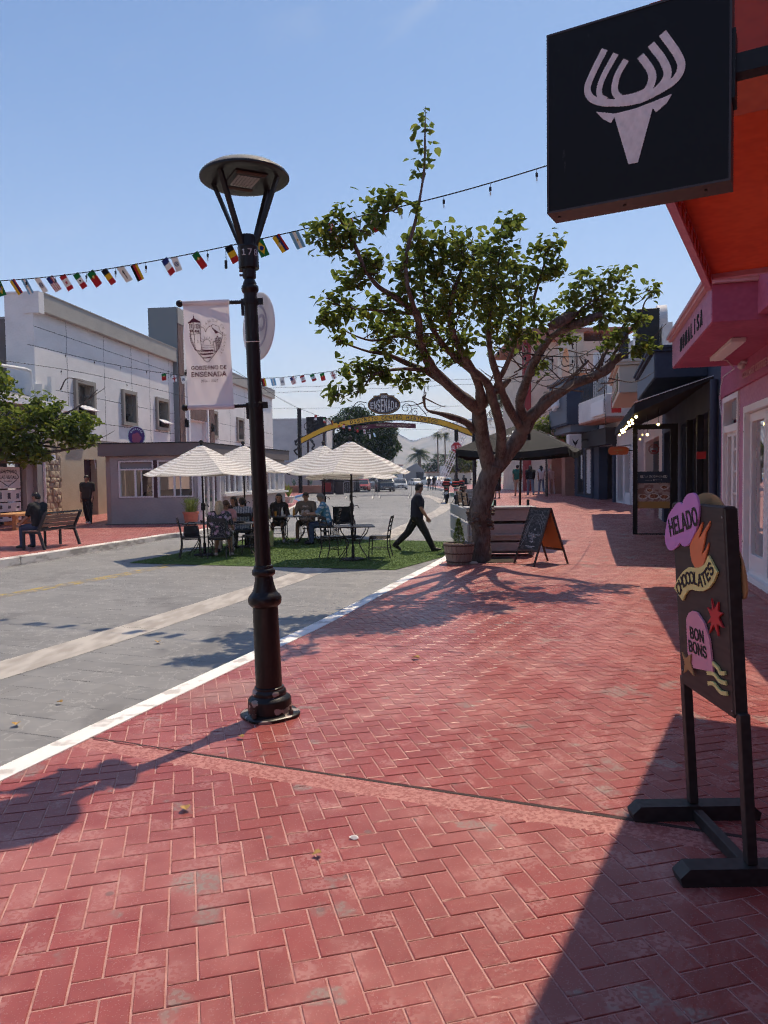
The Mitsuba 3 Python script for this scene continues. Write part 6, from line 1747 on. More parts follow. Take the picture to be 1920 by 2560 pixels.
mat('m_palmtrunk', (0.16, 0.12, 0.085), rough=0.9)


def palm(label, x, y, z0, h, R, nf, seed, fan=False, tr_r=0.22):
    g = np.random.default_rng(seed)
    k = thing('palm_tree', label, 'palm tree')
    part(k, 'trunk', tube([(x, y, z0), (x + 0.1, y, z0 + h * 0.5), (x, y, z0 + h)], [tr_r * 1.3, tr_r, tr_r * 0.9], 8), 'm_palmtrunk', smooth=True)
    tris = []
    c = np.array([x, y, z0 + h])
    for i in range(nf):
        a = g.uniform(0, 2 * PI)
        e0 = g.uniform(-0.5, 1.3)
        L_ = R * g.uniform(0.8, 1.1)
        d_ = np.array([math.cos(a), math.sin(a), 0])
        P = [c + d_ * L_ * t * math.cos(e0 * (1 - 0.4 * t)) + np.array([0, 0, L_ * (t * math.sin(e0) - 0.55 * t * t)]) for t in np.linspace(0, 1, 7)]
        s = np.cross(d_, [0, 0, 1.0])
        for j in range(1, 7):
            wv = R * 0.16 * math.sin(PI * min(1, j / 7 + 0.12)) + 0.02
            for sgn in (-1, 1):
                for q in (0.0, 0.5):
                    b = P[j - 1] + (P[j] - P[j - 1]) * q
                    tip = b + s * sgn * wv * 1.6 + (P[j] - P[j - 1]) * 0.9 - np.array([0, 0, wv * 0.7])
                    tris.append((b, b + (P[j] - P[j - 1]) * 0.32, tip))
    T_ = np.array(tris)
    part(k, 'fronds', trimesh.Trimesh(T_.reshape(-1, 3), np.arange(len(T_) * 3).reshape(-1, 3), process=False), 'm_palm', kind='stuff')


palm('bushy feather palm left of the far twin palms', 8.2, 170, -0.3, 7.2, 3.4, 60, 51, tr_r=0.4)
palm('tall thin palm, left of the far twin pair', 12.6, 172, -0.3, 11.6, 1.7, 40, 52, tr_r=0.16)
palm('tall thin palm, right of the far twin pair', 14.3, 172, -0.3, 11.4, 1.8, 40, 53, tr_r=0.16)
palm('palm showing just under the arch lettering', 2.2, 176, -0.3, 13.6, 1.9, 36, 54, tr_r=0.18)
palm('palm standing among the dull trees on the right', 15.6, 190, -0.3, 7.0, 1.8, 36, 55, tr_r=0.18)
palm('spiky palm between the tree limbs near the beige block', 11.6, 70, 0.2, 8.8, 2.6, 70, 56, tr_r=0.25)
for lab, x0, x1, y, z1, rz_, wm in (('small white house with dark windows at the end of the street', 1.9, 3.9, 150, 3.9, 0.0, 'm_white_wall'), ('grey gabled shed at the end of the street', 4.2, 8.4, 152, 2.9, 1.5, 'm_grey'), ('long pale shed beyond the far parked cars', 9.5, 19, 160, 2.4, 0.0, 'm_cream'), ('pale distant block left of the gabled shed', -1.5, 1.6, 185, 5.2, 0.0, 'm_cream'), ('flat roofed distant building behind the twin palms', 13, 24, 210, 4.4, 0.0, 'm_pinkwall')):
    k = thing('far_house', lab, 'house')
    part(k, 'wall', bx(x0, x1, y, y + 8, -0.6, z1), wm)
    if rz_:
        xm = x0 + (x1 - x0) * 0.62
        part(k, 'roof', trimesh.convex.convex_hull(np.array([(x0 - 0.2, yy, z1) for yy in (y - 0.2, y + 8)] + [(x1 + 0.2, yy, z1 - 0.3) for yy in (y - 0.2, y + 8)] + [(xm, yy, z1 + rz_) for yy in (y - 0.2, y + 8)])), 'm_grey')
        part(k, 'door', bx(xm - 0.1, x1 - 0.2, y - 0.06, y - 0.01, -0.5, z1 - 0.4), 'm_charcoal')
    else:
        part(k, 'roof', bx(x0 - 0.15, x1 + 0.15, y - 0.2, y + 8, z1 + 0.001, z1 + 0.2), 'm_roof_tile')
        for j in range(max(2, int((x1 - x0) / 1.6))):
            xx = x0 + 0.3 + j * (x1 - x0 - 0.4) / max(2, int((x1 - x0) / 1.6))
            part(k, 'window', bx(xx, xx + 0.45, y - 0.05, y - 0.01, z1 - 1.7, z1 - 0.6), 'm_charcoal')
bb = thing('billboard', 'blank white billboard in front of the distant trees', 'billboard')
part(bb, 'panel', bx(11.4, 12.9, 150, 150.2, 2.2, 3.7), 'm_white_wall')
part(bb, 'post', bx(12.0, 12.2, 150.21, 150.4, -0.4, 3.0), 'm_grey')


def lattice(label, a, b, w, n, d=0.1):
    a, b = np.array(a, float), np.array(b, float)
    k = thing('lattice_frame', label, 'frame')
    t = (b - a) / np.linalg.norm(b - a)
    s = np.cross(t, [0, 1.0, 0])
    s /= np.linalg.norm(s)
    for q in np.linspace(-w / 2, w / 2, 4):
        part(k, 'chord', bar(a + s * q, b + s * q, d), 'm_white')
    Lh = np.linalg.norm(b - a)
    for i in range(n):
        p = a + t * Lh * (i + 0.5) / n
        part(k, 'rung', bar(p - s * w / 2, p + s * w / 2, d * 0.8), 'm_white')


lattice('white leaning lattice frame right of the street end', (7.1, 96, 0.2), (10.4, 96, 7.2), 0.9, 16, 0.09)
lattice('white lattice frame standing behind the parked cars', (0.2, 95, 0.3), (-1.1, 95, 3.9), 0.9, 6, 0.1)
lattice('second white lattice frame behind the parked cars', (-0.9, 95.5, 0.3), (-1.7, 95.5, 3.6), 0.5, 6, 0.1)

# ---- cars
def car_meshes(L_=4.7, W_=1.84, Hh_=1.46, suv=False):
    """Origin at the middle of the ground under the car, front towards -y."""
    w, f, r = W_ / 2, -L_ / 2, L_ / 2
    hz = Hh_ * (0.64 if suv else 0.62)
    hood = Hh_ * (0.64 if suv else 0.56)
    low = np.array([(sx * w * k, y, z) for sx in (-1, 1) for k, y, z in
                    ((0.80, f, 0.30), (0.86, f, 0.52), (0.82, f + 0.12, hood - 0.12), (0.97, f + 0.45, 0.22), (1.0, f + 0.75, 0.55), (0.94, f + 0.9, hood), (0.93, f + 1.25, hood + 0.05), (1.0, 0, 0.2), (1.0, 0, 0.62), (0.95, 0.2, hz), (0.95, r - 0.5, hz + 0.02), (0.9, r - 0.05, hz - 0.05), (0.95, r, 0.5), (0.9, r - 0.1, 0.25))])
    body = trimesh.convex.convex_hull(low)
    for y in (f + 0.92, r - 0.95):
        body = trimesh.boolean.difference([body, trimesh.creation.cylinder(0.37, W_ * 1.2, transform=tr(0, y, 0.33) @ ry(PI / 2), sections=20)], engine='manifold')
    g0, g1 = (f + 1.15, r - (0.15 if suv else 0.55))
    glass_ = trimesh.convex.convex_hull(np.array([(sx * w * k, y, z) for sx in (-1, 1) for k, y, z in ((0.90, g0, hood + 0.0), (0.72, g0 + 0.75, Hh_ - 0.06), (0.72, g1 - 0.55, Hh_ - 0.06), (0.88, g1, hz), (0.92, 0, hz))]))
    roof = trimesh.convex.convex_hull(np.array([(sx * w * k, y, z) for sx in (-1, 1) for k, y, z in ((0.74, g0 + 0.72, Hh_ - 0.07), (0.68, g0 + 0.95, Hh_), (0.68, g1 - 0.75, Hh_), (0.74, g1 - 0.5, Hh_ - 0.07))]))
    pil = ([bar((sx * w * 0.90, g0, hood), (sx * w * 0.735, g0 + 0.75, Hh_ - 0.05), 0.055) for sx in (-1, 1)] + [bar((sx * w * 0.92, 0.15, hz), (sx * w * 0.735, 0.2, Hh_ - 0.05), 0.06) for sx in (-1, 1)])
    lamps = [trimesh.convex.convex_hull(np.array([(sx * w * a, y, z) for a, y, z in ((0.50, f + 0.02, 0.60), (0.83, f + 0.30, 0.70), (0.86, f + 0.34, 0.62), (0.52, f, 0.52), (0.66, f - 0.02, 0.60), (0.82, f + 0.16, 0.58))])) for sx in (-1, 1)]
    grille = trimesh.convex.convex_hull(np.array([(x * w, y, z) for x in (-0.45, 0.45) for y in (f - 0.02, f + 0.1) for z in (0.42, 0.62)]))
    slats = cat([bx(-0.42 * w, 0.42 * w, f - 0.03, f - 0.021, z, z + 0.015) for z in (0.46, 0.51, 0.56)])
    bump = trimesh.convex.convex_hull(np.array([(x * w, y, z) for x in (-0.72, 0.72) for y in (f - 0.015, f + 0.1) for z in (0.24, 0.36)]))
    plate = bx(-0.16, 0.16, f - 0.035, f - 0.031, 0.33, 0.44)
    mir = [apply(ball(0.1, sub=1, s=(1, 0.6, 0.65)), tr(sx * (w + 0.08), g0 + 0.35, hood + 0.1)) for sx in (-1, 1)]
    ty = lathe([(0.20, -0.11), (0.31, -0.11), (0.335, -0.08), (0.335, 0.08), (0.31, 0.11), (0.20, 0.11)], 20)
    rm = lathe([(0.0, -0.06), (0.21, -0.09), (0.21, 0.09), (0.0, 0.06)], 14)
    wheels = [tr(sx * (w - 0.13), y, 0.335) @ ry(PI / 2) for sx in (-1, 1) for y in (f + 0.92, r - 0.95)]
    return dict(body=body, glass=glass_, roof=roof, pil=pil, lamps=lamps, grille=grille, slats=slats, bump=bump, plate=plate, mir=mir, ty=ty, rm=rm, wheels=wheels)


SEDAN, SUVM = car_meshes(), car_meshes(4.7, 1.9, 1.72, True)


def car(label, x, y, z, rot, kind, paint, group=None, detail=True):
    k = thing('parked_car', label, 'car', group)
    M = tr(x, y, z) @ rz(rot)
    c = kind
    part(k, 'body', c['body'], paint, M)
    part(k, 'windows', c['glass'], 'm_carglass', M)
    part(k, 'roof', c['roof'], paint, M)
    if detail:
        for m in c['pil']:
            part(k, 'pillar', m, paint, M)
        for m in c['lamps']:
            part(k, 'headlight', m, 'm_alu', M)
        g = part(k, 'grille', c['grille'], 'm_black', M)
        part(g, 'chrome_bar', c['slats'], 'm_chrome', M)
        part(k, 'lower_intake', c['bump'], 'm_black', M)
        part(k, 'plate', c['plate'], 'm_white', M)
        for m in c['mir']:
            part(k, 'mirror', m, paint, M)
    for w_ in c['wheels']:
        wk = part(k, 'wheel', c['ty'], 'm_tyre', M @ w_, smooth=30)
        part(wk, 'rim', c['rm'], 'm_steel', M @ w_, smooth=30)


car('red sedan parked nose on behind the barrier', -2.5, 88, -0.02, -0.03, SEDAN, 'm_carred')
car('dark blue grey suv parked beside the red sedan', 0.1, 82.5, 0.02, 0.12, SUVM, 'm_cardark')
car('white car behind the barrier, left of the red sedan', -5.2, 92, -0.05, 0.3, SEDAN, 'm_carwhite')
car('silver car partly hidden behind the suv', 2.2, 98, -0.06, 0.0, SEDAN, 'm_carsilver')
car('dark car tucked in behind the red sedan', -1.6, 96, -0.06, 0.0, SUVM, 'm_carsilver')
for i, (x, y, pt, lb) in enumerate(((9.0, 118, 'm_carwhite', 'white far parked car, nearest of the row right of the street end'), (10.6, 124, 'm_carblue', 'pale blue far parked car in the row right of the street end'), (10.0, 132, 'm_carsilver', 'silver far parked car behind the white one in the right hand row'), (11.8, 138, 'm_carwhite', 'white far parked car at the back of the right hand row'), (8.6, 140, 'm_carsilver', 'silver far car left of the lattice foot'), (6.4, 146, 'm_carwhite', 'small white car at the very end of the street'))):
    car(lb, x, y, -0.12, 0.25, SEDAN if i % 2 else SUVM, pt, detail=False)
# ---- steel crowd barriers across the street
def barrier(label, x0, x1, y, rot):
    k = thing('barrier', label, 'barrier', None)
    z0 = float(road_z(0, y))
    W_ = x1 - x0
    M = tr(x0, y, z0) @ rz(rot)
    part(k, 'frame', cat(tube([(0, 0, 0.2), (0, 0, 1.05), (0.08, 0, 1.12), (W_ - 0.08, 0, 1.12), (W_, 0, 1.05), (W_, 0, 0.2)], 0.02, 6), tube([(0, 0, 0.2), (W_, 0, 0.2)], 0.018, 6)), 'm_steel', M)
    for i in range(int(W_ / 0.13)):
        part(k, 'bar', bx(0.1 + 0.13 * i, 0.112 + 0.13 * i, -0.006, 0.006, 0.2, 1.12), 'm_steel', M)
    for x in (0.15, W_ - 0.15):
        part(k, 'foot', cat(tube([(x, 0, 0.2), (x - 0.05, -0.25, 0.0)], 0.018, 5), tube([(x, 0, 0.2), (x + 0.05, 0.25, 0.0)], 0.018, 5)), 'm_steel', M)


barrier('steel crowd barrier in front of the red sedan, left of two', -2.5, -0.55, 46.5, 0.03)
barrier('steel crowd barrier in front of the suv, right of two', -0.4, 1.75, 46.6, -0.02)

# ---- two motorbikes at the right kerb
def motorbike(label, x, y, z, rot, paint, boxcol):
    k = thing('motorbike', label, 'motorbike')
    M = tr(x, y, z) @ rz(rot)
    tor = trimesh.creation.torus(0.25, 0.065, major_sections=22, minor_sections=8)
    for yy in (-0.62, 0.68):
        w = part(k, 'wheel', apply(tor, tr(0, yy, 0.31) @ ry(PI / 2)), 'm_tyre', M, smooth=True)
        part(w, 'rim', apply(lathe([(0.03, -0.05), (0.05, -0.05), (0.19, -0.012), (0.19, 0.012), (0.05, 0.05), (0.03, 0.05)], 12), tr(0, yy, 0.31) @ ry(PI / 2)), 'm_steel', M)
    part(k, 'body', trimesh.convex.convex_hull(np.array([(sx * a, b, c) for sx in (-1, 1) for a, b, c in ((0.10, 0.45, 0.62), (0.15, 0.3, 0.88), (0.12, 0.0, 0.86), (0.14, -0.3, 0.74), (0.11, -0.62, 0.78), (0.10, -0.2, 0.4), (0.10, 0.3, 0.4))])), paint, M)
    part(k, 'engine', bx(-0.13, 0.13, -0.2, 0.3, 0.22, 0.5, 0.04), 'm_charcoal', M)
    part(k, 'seat', trimesh.convex.convex_hull(np.array([(sx * a, b, c) for sx in (-1, 1) for a, b, c in ((0.11, 0.05, 0.86), (0.14, -0.35, 0.80), (0.13, -0.6, 0.84), (0.12, -0.6, 0.78), (0.12, 0.0, 0.8))])), 'm_blackmatt', M)
    part(k, 'rear_fairing', trimesh.convex.convex_hull(np.array([(sx * a, b, c) for sx in (-1, 1) for a, b, c in ((0.12, -0.45, 0.78), (0.09, -0.85, 0.80), (0.06, -0.88, 0.68), (0.12, -0.4, 0.6))])), paint, M)
    part(k, 'tail_light', bx(-0.09, 0.09, -0.9, -0.87, 0.70, 0.77, 0.01), 'm_redplastic', M)
    part(k, 'plate', bx(-0.08, 0.08, -0.90, -0.89, 0.48, 0.62), 'm_paleletter', M)
    tb = part(k, 'top_box', bx(-0.22, 0.22, -0.95, -0.55, 0.88, 1.10, 0.06), boxcol, M)
    part(tb, 'reflector', bx(-0.16, 0.16, -0.957, -0.95, 0.98, 1.03), 'm_redplastic', M)
    part(tb, 'lid', bx(-0.20, 0.20, -0.93, -0.57, 1.101, 1.16, 0.025), 'm_redplastic', M)
    part(k, 'fork', cat(tube([(-0.09, 0.68, 0.31), (-0.09, 0.45, 0.95)], 0.025, 6), tube([(0.09, 0.68, 0.31), (0.09, 0.45, 0.95)], 0.025, 6)), 'm_steel', M)
    part(k, 'handlebar', tube([(-0.36, 0.25, 1.02), (-0.15, 0.42, 1.0), (0.15, 0.42, 1.0), (0.36, 0.25, 1.02)], 0.016, 6), 'm_black', M)
    for s in (-1, 1):
        part(k, 'mirror', cat(tube([(s * 0.3, 0.3, 1.02), (s * 0.36, 0.32, 1.2)], 0.008, 5), ball(0.06, (s * 0.38, 0.32, 1.22), 1, (1, 0.4, 0.7))), 'm_black', M)
    part(k, 'screen', trimesh.convex.convex_hull(np.array([(sx * a, b, c) for sx in (-1, 1) for a, b, c in ((0.16, 0.55, 0.95), (0.12, 0.45, 1.3), (0.12, 0.44, 1.29), (0.16, 0.53, 0.94))])), 'm_carglass', M)
    part(k, 'side_stand', tube([(-0.1, -0.05, 0.3), (-0.28, -0.1, 0.0)], 0.014, 5), 'm_black', M)


motorbike('white and silver motorbike with a black top box parked at the kerb', 3.78, 38.4, float(road_z(0, 38.4)), -0.15, 'm_carwhite', 'm_black')
motorbike('black motorbike with a red topped box behind the white one', 4.35, 40.6, float(road_z(0, 40.6)), -0.3, 'm_black', 'm_charcoal')
motorbike('dark scooter left of the white motorbike', 3.35, 39.5, float(road_z(0, 39.5)), -0.1, 'm_black', 'm_black')

# ---- overhead wires and the second and third festoons further down the street
S2 = [(-12.3, 26.0, 6.45), (-9.5, 26.0, 5.75), (-6.9, 26.0, 5.30), (-4.2, 26.0, 5.17), (-2.4, 26.0, 5.30), (0.2, 26.0, 5.7), (5.0, 26.0, 6.9)]
P2 = festoon('second string of bulbs and flags crossing between the white building and the tree', S2, 0.010, [(x, 26.0, np.interp(x, [p[0] for p in S2], [p[2] for p in S2])) for x in (-11.0, -10.0, -9.1, -8.2, -7.35, -4.3, -3.0, -1.6, -0.4, 0.8)], 1.1)
N2 = [(-7.6, 'portugal', 'first left of the white banner on the second string'), (-7.25, 'england', 'second left of the white banner on the second string'), (-6.95, 'ring', 'close left of the white banner on the second string'), (-6.7, 'germany', 'touching the white banner edge on the second string'),
      (-4.15, 'germany', 'first right of the lamp post on the second string'), (-3.82, 'argentina', 'second right of the lamp post on the second string'), (-3.5, 'ring', 'third right of the lamp post on the second string'), (-3.15, 'usa', 'fourth right of the lamp post on the second string'), (-2.8, 'canada', 'fifth right of the lamp post on the second string'), (-2.45, 'mexico', 'sixth right of the lamp post on the second string'), (-2.1, 'portugal', 'seventh right of the lamp post on the second string'), (-1.75, 'england', 'eighth right of the lamp post on the second string'), (-1.2, 'belgium', 'among the low left leaves on the second string'), (-0.6, 'mexico', 'among the left leaves of the tree on the second string')]
for x, kd, where in N2:
    i = np.argsort(P2[:, 0])
    hang_flag((x, 26.0, float(np.interp(x, P2[i, 0], P2[i, 2])) - 0.02), (1, 0, 0), kd, LOOK[kd] + ', ' + where, 'small flags on the second string', 1.35)
S3 = [(-9.0, 40, 8.2), (-6.0, 44, 6.35), (-4.6, 46, 5.75), (-2.9, 49, 5.3), (-1.2, 52, 5.0), (-0.5, 53.5, 4.9), (5, 58, 7.2)]
P3 = festoon('far string with tiny flags sloping down to the arch', S3, 0.012, [], 1.0)
for x, kd in ((-4.2, 'redwhite'), (-3.75, 'mexico'), (-3.3, 'germany'), (-2.95, 'belgium'), (-2.6, 'canada'), (-2.25, 'france'), (-1.75, 'portugal'), (-1.3, 'england'), (-0.95, 'cup'), (-0.65, 'argentina')):
    i = np.argsort(P3[:, 0])
    hang_flag((x, float(np.interp(x, P3[i, 0], P3[i, 1])), float(np.interp(x, P3[i, 0], P3[i, 2])) - 0.02), (1, 0.9, 0), kd, 'tiny %s on the far string by the arch' % LOOK[kd], 'tiny flags on the far string', 1.6, 0.0)
S4 = [(-13.0, 24.5, 5.75), (-11.3, 27.5, 5.72), (-10.2, 31.0, 5.65), (-9.2, 36.0, 5.6), (-8.5, 40.0, 5.6)]
P4 = festoon('bulb string running along the white building front', S4, 0.010, [(-11.6, 27.0, 5.74), (-10.4, 30.4, 5.66)], 1.3)
for n_, (a, b, s) in enumerate((((-30, 60, 8.8), (40, 44, 9.5), 0.8), ((-30, 60, 8.4), (40, 44, 9.0), 0.7), ((-30, 75, 9.3), (40, 66, 9.0), 0.9), ((-20, 95, 8.6), (40, 90, 9.6), 0.8), ((-20, 95, 8.0), (40, 90, 8.9), 0.9), ((14, 20, 8.8), (26, 60, 9.2), 0.4))):
    a, b = np.array(a, float), np.array(b, float)
    P = [a + (b - a) * t - np.array([0, 0, s * 4 * t * (1 - t)]) for t in np.linspace(0, 1, 14)]
    one('overhead_wire', ('upper of the two nearest overhead wires below the second flag string', 'lower of the two nearest overhead wires below the second flag string', 'thin overhead wire sloping behind the arch sign', 'upper of the two farthest overhead wires', 'lower of the two farthest overhead wires', 'thin overhead wire above the right hand roofs')[n_], 'wire', tube(P, 0.012, 4), 'm_black', group='overhead wires')
festoon('festoon cable from the tree fork to the black awning corner', [(0.7, 11.4, 3.95), (1.6, 12.0, 3.78), (2.6, 12.6, 3.7), (3.5, 13.4, 3.78), (4.4, 15.0, 4.05), (5.75, 19.2, 2.95)], 0.009, [(0.85, 11.5, 3.88), (1.35, 11.85, 3.8), (1.9, 12.2, 3.74), (2.4, 12.5, 3.7), (2.95, 12.9, 3.72), (3.4, 13.3, 3.76), (3.75, 13.8, 3.85), (4.5, 15.3, 3.98)], 1.0)

# ---- the rest of the street behind the viewer, which shades and is mirrored here
rb_ = thing('street_building', 'plain two storey pale building further back along the street, behind the viewer', 'building')
part(rb_, 'wall', bx(-34, -14.5, -40, 5, 0, 8.5), 'm_cream')
part(rb_, 'awning', bx(-14.5, -13.2, -30, 2, 2.9, 3.1), 'm_awning')
rb2 = thing('street_building', 'dark fronted two storey building behind the viewer on the shop side', 'building')
part(rb2, 'wall', bx(0.6, 14, -40, -10.5, 0, 8.0), 'm_brown_wall')
part(rb2, 'awning', bx(-0.8, 0.59, -36, -11, 2.8, 3.0), 'm_awning')
rb3 = thing('street_building', 'three storey building closing the street far behind the viewer', 'building')
part(rb3, 'wall', bx(-30, 20, -75, -60, -0.3, 12), 'm_brown_wall')

# ---- the air: a sea haze that pales the hills
scene['haze_air'] = {'type': 'homogeneous', 'albedo': {'type': 'rgb', 'value': [0.95, 0.95, 0.95]}, 'sigma_t': {'type': 'rgb', 'value': [2.0e-4, 2.5e-4, 3.6e-4]}}
scene['haze'] = {'type': 'cube', 'to_world': T().translate([0, 1590, 113.2]).scale([3080, 1960, 115.0]), 'bsdf': {'type': 'null'}, 'interior': {'type': 'ref', 'id': 'haze_air'}}
labels['haze'] = {'kind': 'stuff', 'label': 'thin pale sea haze over the town'}
scene['camera']['medium'] = {'type': 'ref', 'id': 'haze_air'}
# ================================================================ things on the pavement and the street
mat('m_board', grain((0.020, 0.014, 0.014), (0.036, 0.026, 0.024), 8, 8, 60), rough=0.6)
mat('m_boardleg', grain((0.014, 0.015, 0.015), (0.03, 0.031, 0.031), 40, 40, 40), rough=0.55)
mat('m_lilac', (0.46, 0.20, 0.50), rough=0.6)
mat('m_flame', (0.62, 0.185, 0.07), rough=0.6)
mat('m_lime', (0.58, 0.56, 0.22), rough=0.6)
mat('m_starred', (0.46, 0.025, 0.03), rough=0.6)
mat('m_rose', (0.56, 0.26, 0.36), rough=0.6)
mat('m_goldstar', (0.33, 0.20, 0.08), rough=0.6)
mat('m_ink', (0.012, 0.010, 0.012), rough=0.7)
mat('m_tan', (0.40, 0.24, 0.11), rough=0.7)
up_ = np.array([-0.06, 0, 1.0])
up_ /= np.linalg.norm(up_)
HM = basis((1.49, 3.255, 0), (0, -1.0, 0), up_, np.cross((0, -1.0, 0), up_))
CLOUD = [(-0.335, 1.414), (-0.295, 1.478), (-0.211, 1.529), (-0.157, 1.549), (-0.123, 1.541), (-0.102, 1.562), (-0.061, 1.586), (-0.013, 1.595), (0.026, 1.591), (0.051, 1.564), (0.055, 1.523), (0.044, 1.482), (0.012, 1.43), (-0.041, 1.382), (-0.078, 1.358), (-0.114, 1.348), (-0.149, 1.349), (-0.173, 1.359), (-0.208, 1.338), (-0.272, 1.315), (-0.318, 1.315), (-0.347, 1.337), (-0.353, 1.373)]
FLAME = [(-0.023, 1.26), (-0.054, 1.281), (-0.069, 1.319), (-0.07, 1.353), (-0.04, 1.387), (0.011, 1.422), (0.039, 1.443), (0.077, 1.472), (0.069, 1.454), (0.049, 1.425), (0.011, 1.378), (0.061, 1.415), (0.109, 1.451), (0.151, 1.48), (0.14, 1.458), (0.106, 1.429), (0.082, 1.381), (0.058, 1.341), (0.035, 1.311), (0.07, 1.337), (0.097, 1.356), (0.128, 1.387), (0.116, 1.36), (0.093, 1.326), (0.067, 1.287), (0.043, 1.271)]
RIBBON = [(-0.274, 1.132), (-0.214, 1.189), (-0.151, 1.229), (-0.084, 1.256), (-0.023, 1.261), (0.03, 1.268), (0.083, 1.289), (0.125, 1.332), (0.203, 1.271), (0.166, 1.227), (0.114, 1.19), (0.049, 1.167), (-0.01, 1.159), (-0.063, 1.157), (-0.105, 1.147), (-0.144, 1.122), (-0.177, 1.087)]
RTEXT = [(-0.226, 1.127), (-0.165, 1.175), (-0.098, 1.204), (-0.029, 1.214), (0.036, 1.213), (0.088, 1.233), (0.128, 1.262), (0.156, 1.29)]
HTEXT = [(-0.28, 1.415), (0.032, 1.49)]
BURST = [(0.131, 1.149), (0.15, 1.101), (0.196, 1.145), (0.187, 1.104), (0.23, 1.103), (0.188, 1.079), (0.229, 1.043), (0.172, 1.049), (0.179, 0.997), (0.143, 1.04), (0.093, 0.991), (0.123, 1.049), (0.078, 1.032), (0.121, 1.066), (0.087, 1.103), (0.134, 1.094)]
TOMB = [(-0.149, 1.005), (-0.118, 1.039), (-0.072, 1.059), (-0.019, 1.061), (0.048, 1.026), (0.09, 0.964), (0.112, 0.827), (-0.096, 0.79), (-0.15, 0.846)]
GSTAR = [(-0.201, 0.838), (-0.158, 0.821), (-0.098, 0.854), (-0.111, 0.809), (-0.074, 0.759), (-0.142, 0.773), (-0.191, 0.741), (-0.173, 0.793)]
W1 = [(0.107, 0.865), (0.153, 0.855), (0.179, 0.84), (0.222, 0.852)]
W2 = [(0.047, 0.805), (0.111, 0.818), (0.165, 0.803), (0.226, 0.81)]
W3 = [(0.05, 0.76), (0.106, 0.773), (0.169, 0.757), (0.23, 0.767)]
BON = [(-0.119, 0.946), (0.051, 0.969)]
BONS = [(-0.146, 0.88), (0.077, 0.905)]
hb = thing('standing_sign', 'tall dark wooden standing sign with lilac cloud, orange flame and red star cut outs', 'sign')


def h_(name, m, mt, label=None, parent=None, smooth=False):
    return part(parent or hb, name, apply(m, HM), mt, smooth=smooth, label=label)


h_('board', bx(-0.262, 0.262, 0.672, 1.542, -0.026, 0.027, 0.003), 'm_board')
for s in (-1, 1):
    h_('post', bx(s * 0.285 - 0.021, s * 0.285 + 0.021, 0.075, 0.70, -0.021, 0.021, 0.003), 'm_boardleg')
    f_ = trimesh.convex.convex_hull(np.array([(s * 0.285 + a, z, o) for a in (-0.045, 0.045) for z, o in ((0.0, -0.30), (0.0, 0.30), (0.035, -0.31), (0.035, 0.31), (0.073, -0.27), (0.073, 0.27))]))
    fm = apply(f_, basis((1.49, 3.255, 0), (0, -1.0, 0), (0, 0, 1.0), (-1.0, 0, 0)))
    part(hb, 'foot', fm, 'm_boardleg')
    h_('edge_strip', bx(s * 0.262, s * 0.262 + s * 0.0155, 0.69, 1.535, -0.024, 0.024) if s > 0 else bx(-0.2775, -0.262, 0.69, 1.535, -0.024, 0.024), 'm_boardleg')
part(hb, 'stretcher', apply(bx(-0.24, 0.24, 0.004, 0.06, -0.022, 0.022, 0.003), basis((1.49, 3.255, 0), (0, -1.0, 0), (0, 0, 1.0), (-1.0, 0, 0))), 'm_boardleg')


def smooth_poly(P, k=5):
    c = catmull(list(P) + [P[0]], k)
    return Polygon(c).buffer(0)


cl_ = h_('cloud', ext(smooth_poly(CLOUD), 0.008, 0.030), 'm_lilac', 'lilac cloud reading HELADO')
fl_ = h_('flame', ext(Polygon(FLAME).buffer(0.004).buffer(-0.004), 0.006, 0.0285), 'm_flame', 'orange flame')
rib = h_('ribbon', ext(Polygon(RIBBON).buffer(0.006).buffer(-0.006), 0.008, 0.030), 'm_lime', 'pale lime ribbon reading CHOCOLATES')
h_('starburst', ext(Polygon(BURST), 0.008, 0.030), 'm_starred', 'red eight pointed star')
tmb = h_('tablet', ext(Polygon(TOMB).buffer(0.01).buffer(-0.01), 0.008, 0.030), 'm_rose', 'pink rounded tablet reading BON BONS')
h_('gold_star', ext(Polygon(GSTAR), 0.006, 0.040), 'm_goldstar', 'dull gold star')
for w_ in (W1, W2, W3):
    h_('wavy_strip', ext(LineString(catmull(w_, 8)).buffer(0.0085, cap_style=2), 0.008, 0.030), 'm_lime')
a0, a1 = np.array(HTEXT)
h_('lettering', apply(text('HELADO', 0.078, 0.002, True, True, 0.335), tr((a0[0] + a1[0]) / 2 - 0.0, (a0[1] + a1[1]) / 2 + 0.006, 0.0385) @ rz(math.atan2(a1[1] - a0[1], a1[0] - a0[0]))), 'm_ink', parent=cl_)
rt = catmull(RTEXT, 10)
sl_ = np.concatenate([[0], np.cumsum(np.linalg.norm(np.diff(rt, axis=0), axis=1))])
for k, ch in enumerate('CHOCOLATES'):
    s_ = sl_[-1] * (k + 0.4) / 9.8
    q = [np.interp(s_, sl_, rt[:, j]) for j in (0, 1)]
    q2 = [np.interp(s_ + 0.02, sl_, rt[:, j]) - np.interp(s_ - 0.02, sl_, rt[:, j]) for j in (0, 1)]
    h_('letter', apply(text(ch, 0.054, 0.002, True), tr(q[0], q[1], 0.0385) @ rz(math.atan2(q2[1], q2[0]))), 'm_ink', parent=rib)
for s_, (b0, b1), w_ in (('BON', BON, 0.145), ('BONS', BONS, 0.19)):
    h_('lettering', apply(text(s_, 0.052, 0.002, True, True, w_), tr((b0[0] + b1[0]) / 2, (b0[1] + b1[1]) / 2, 0.0385) @ rz(0.06)), 'm_ink', parent=tmb)
h_('back_cutout', ext(affinity.scale(Point(-0.02, 1.50).buffer(0.12), 1.4, 0.75), 0.008, -0.04), 'm_tan')
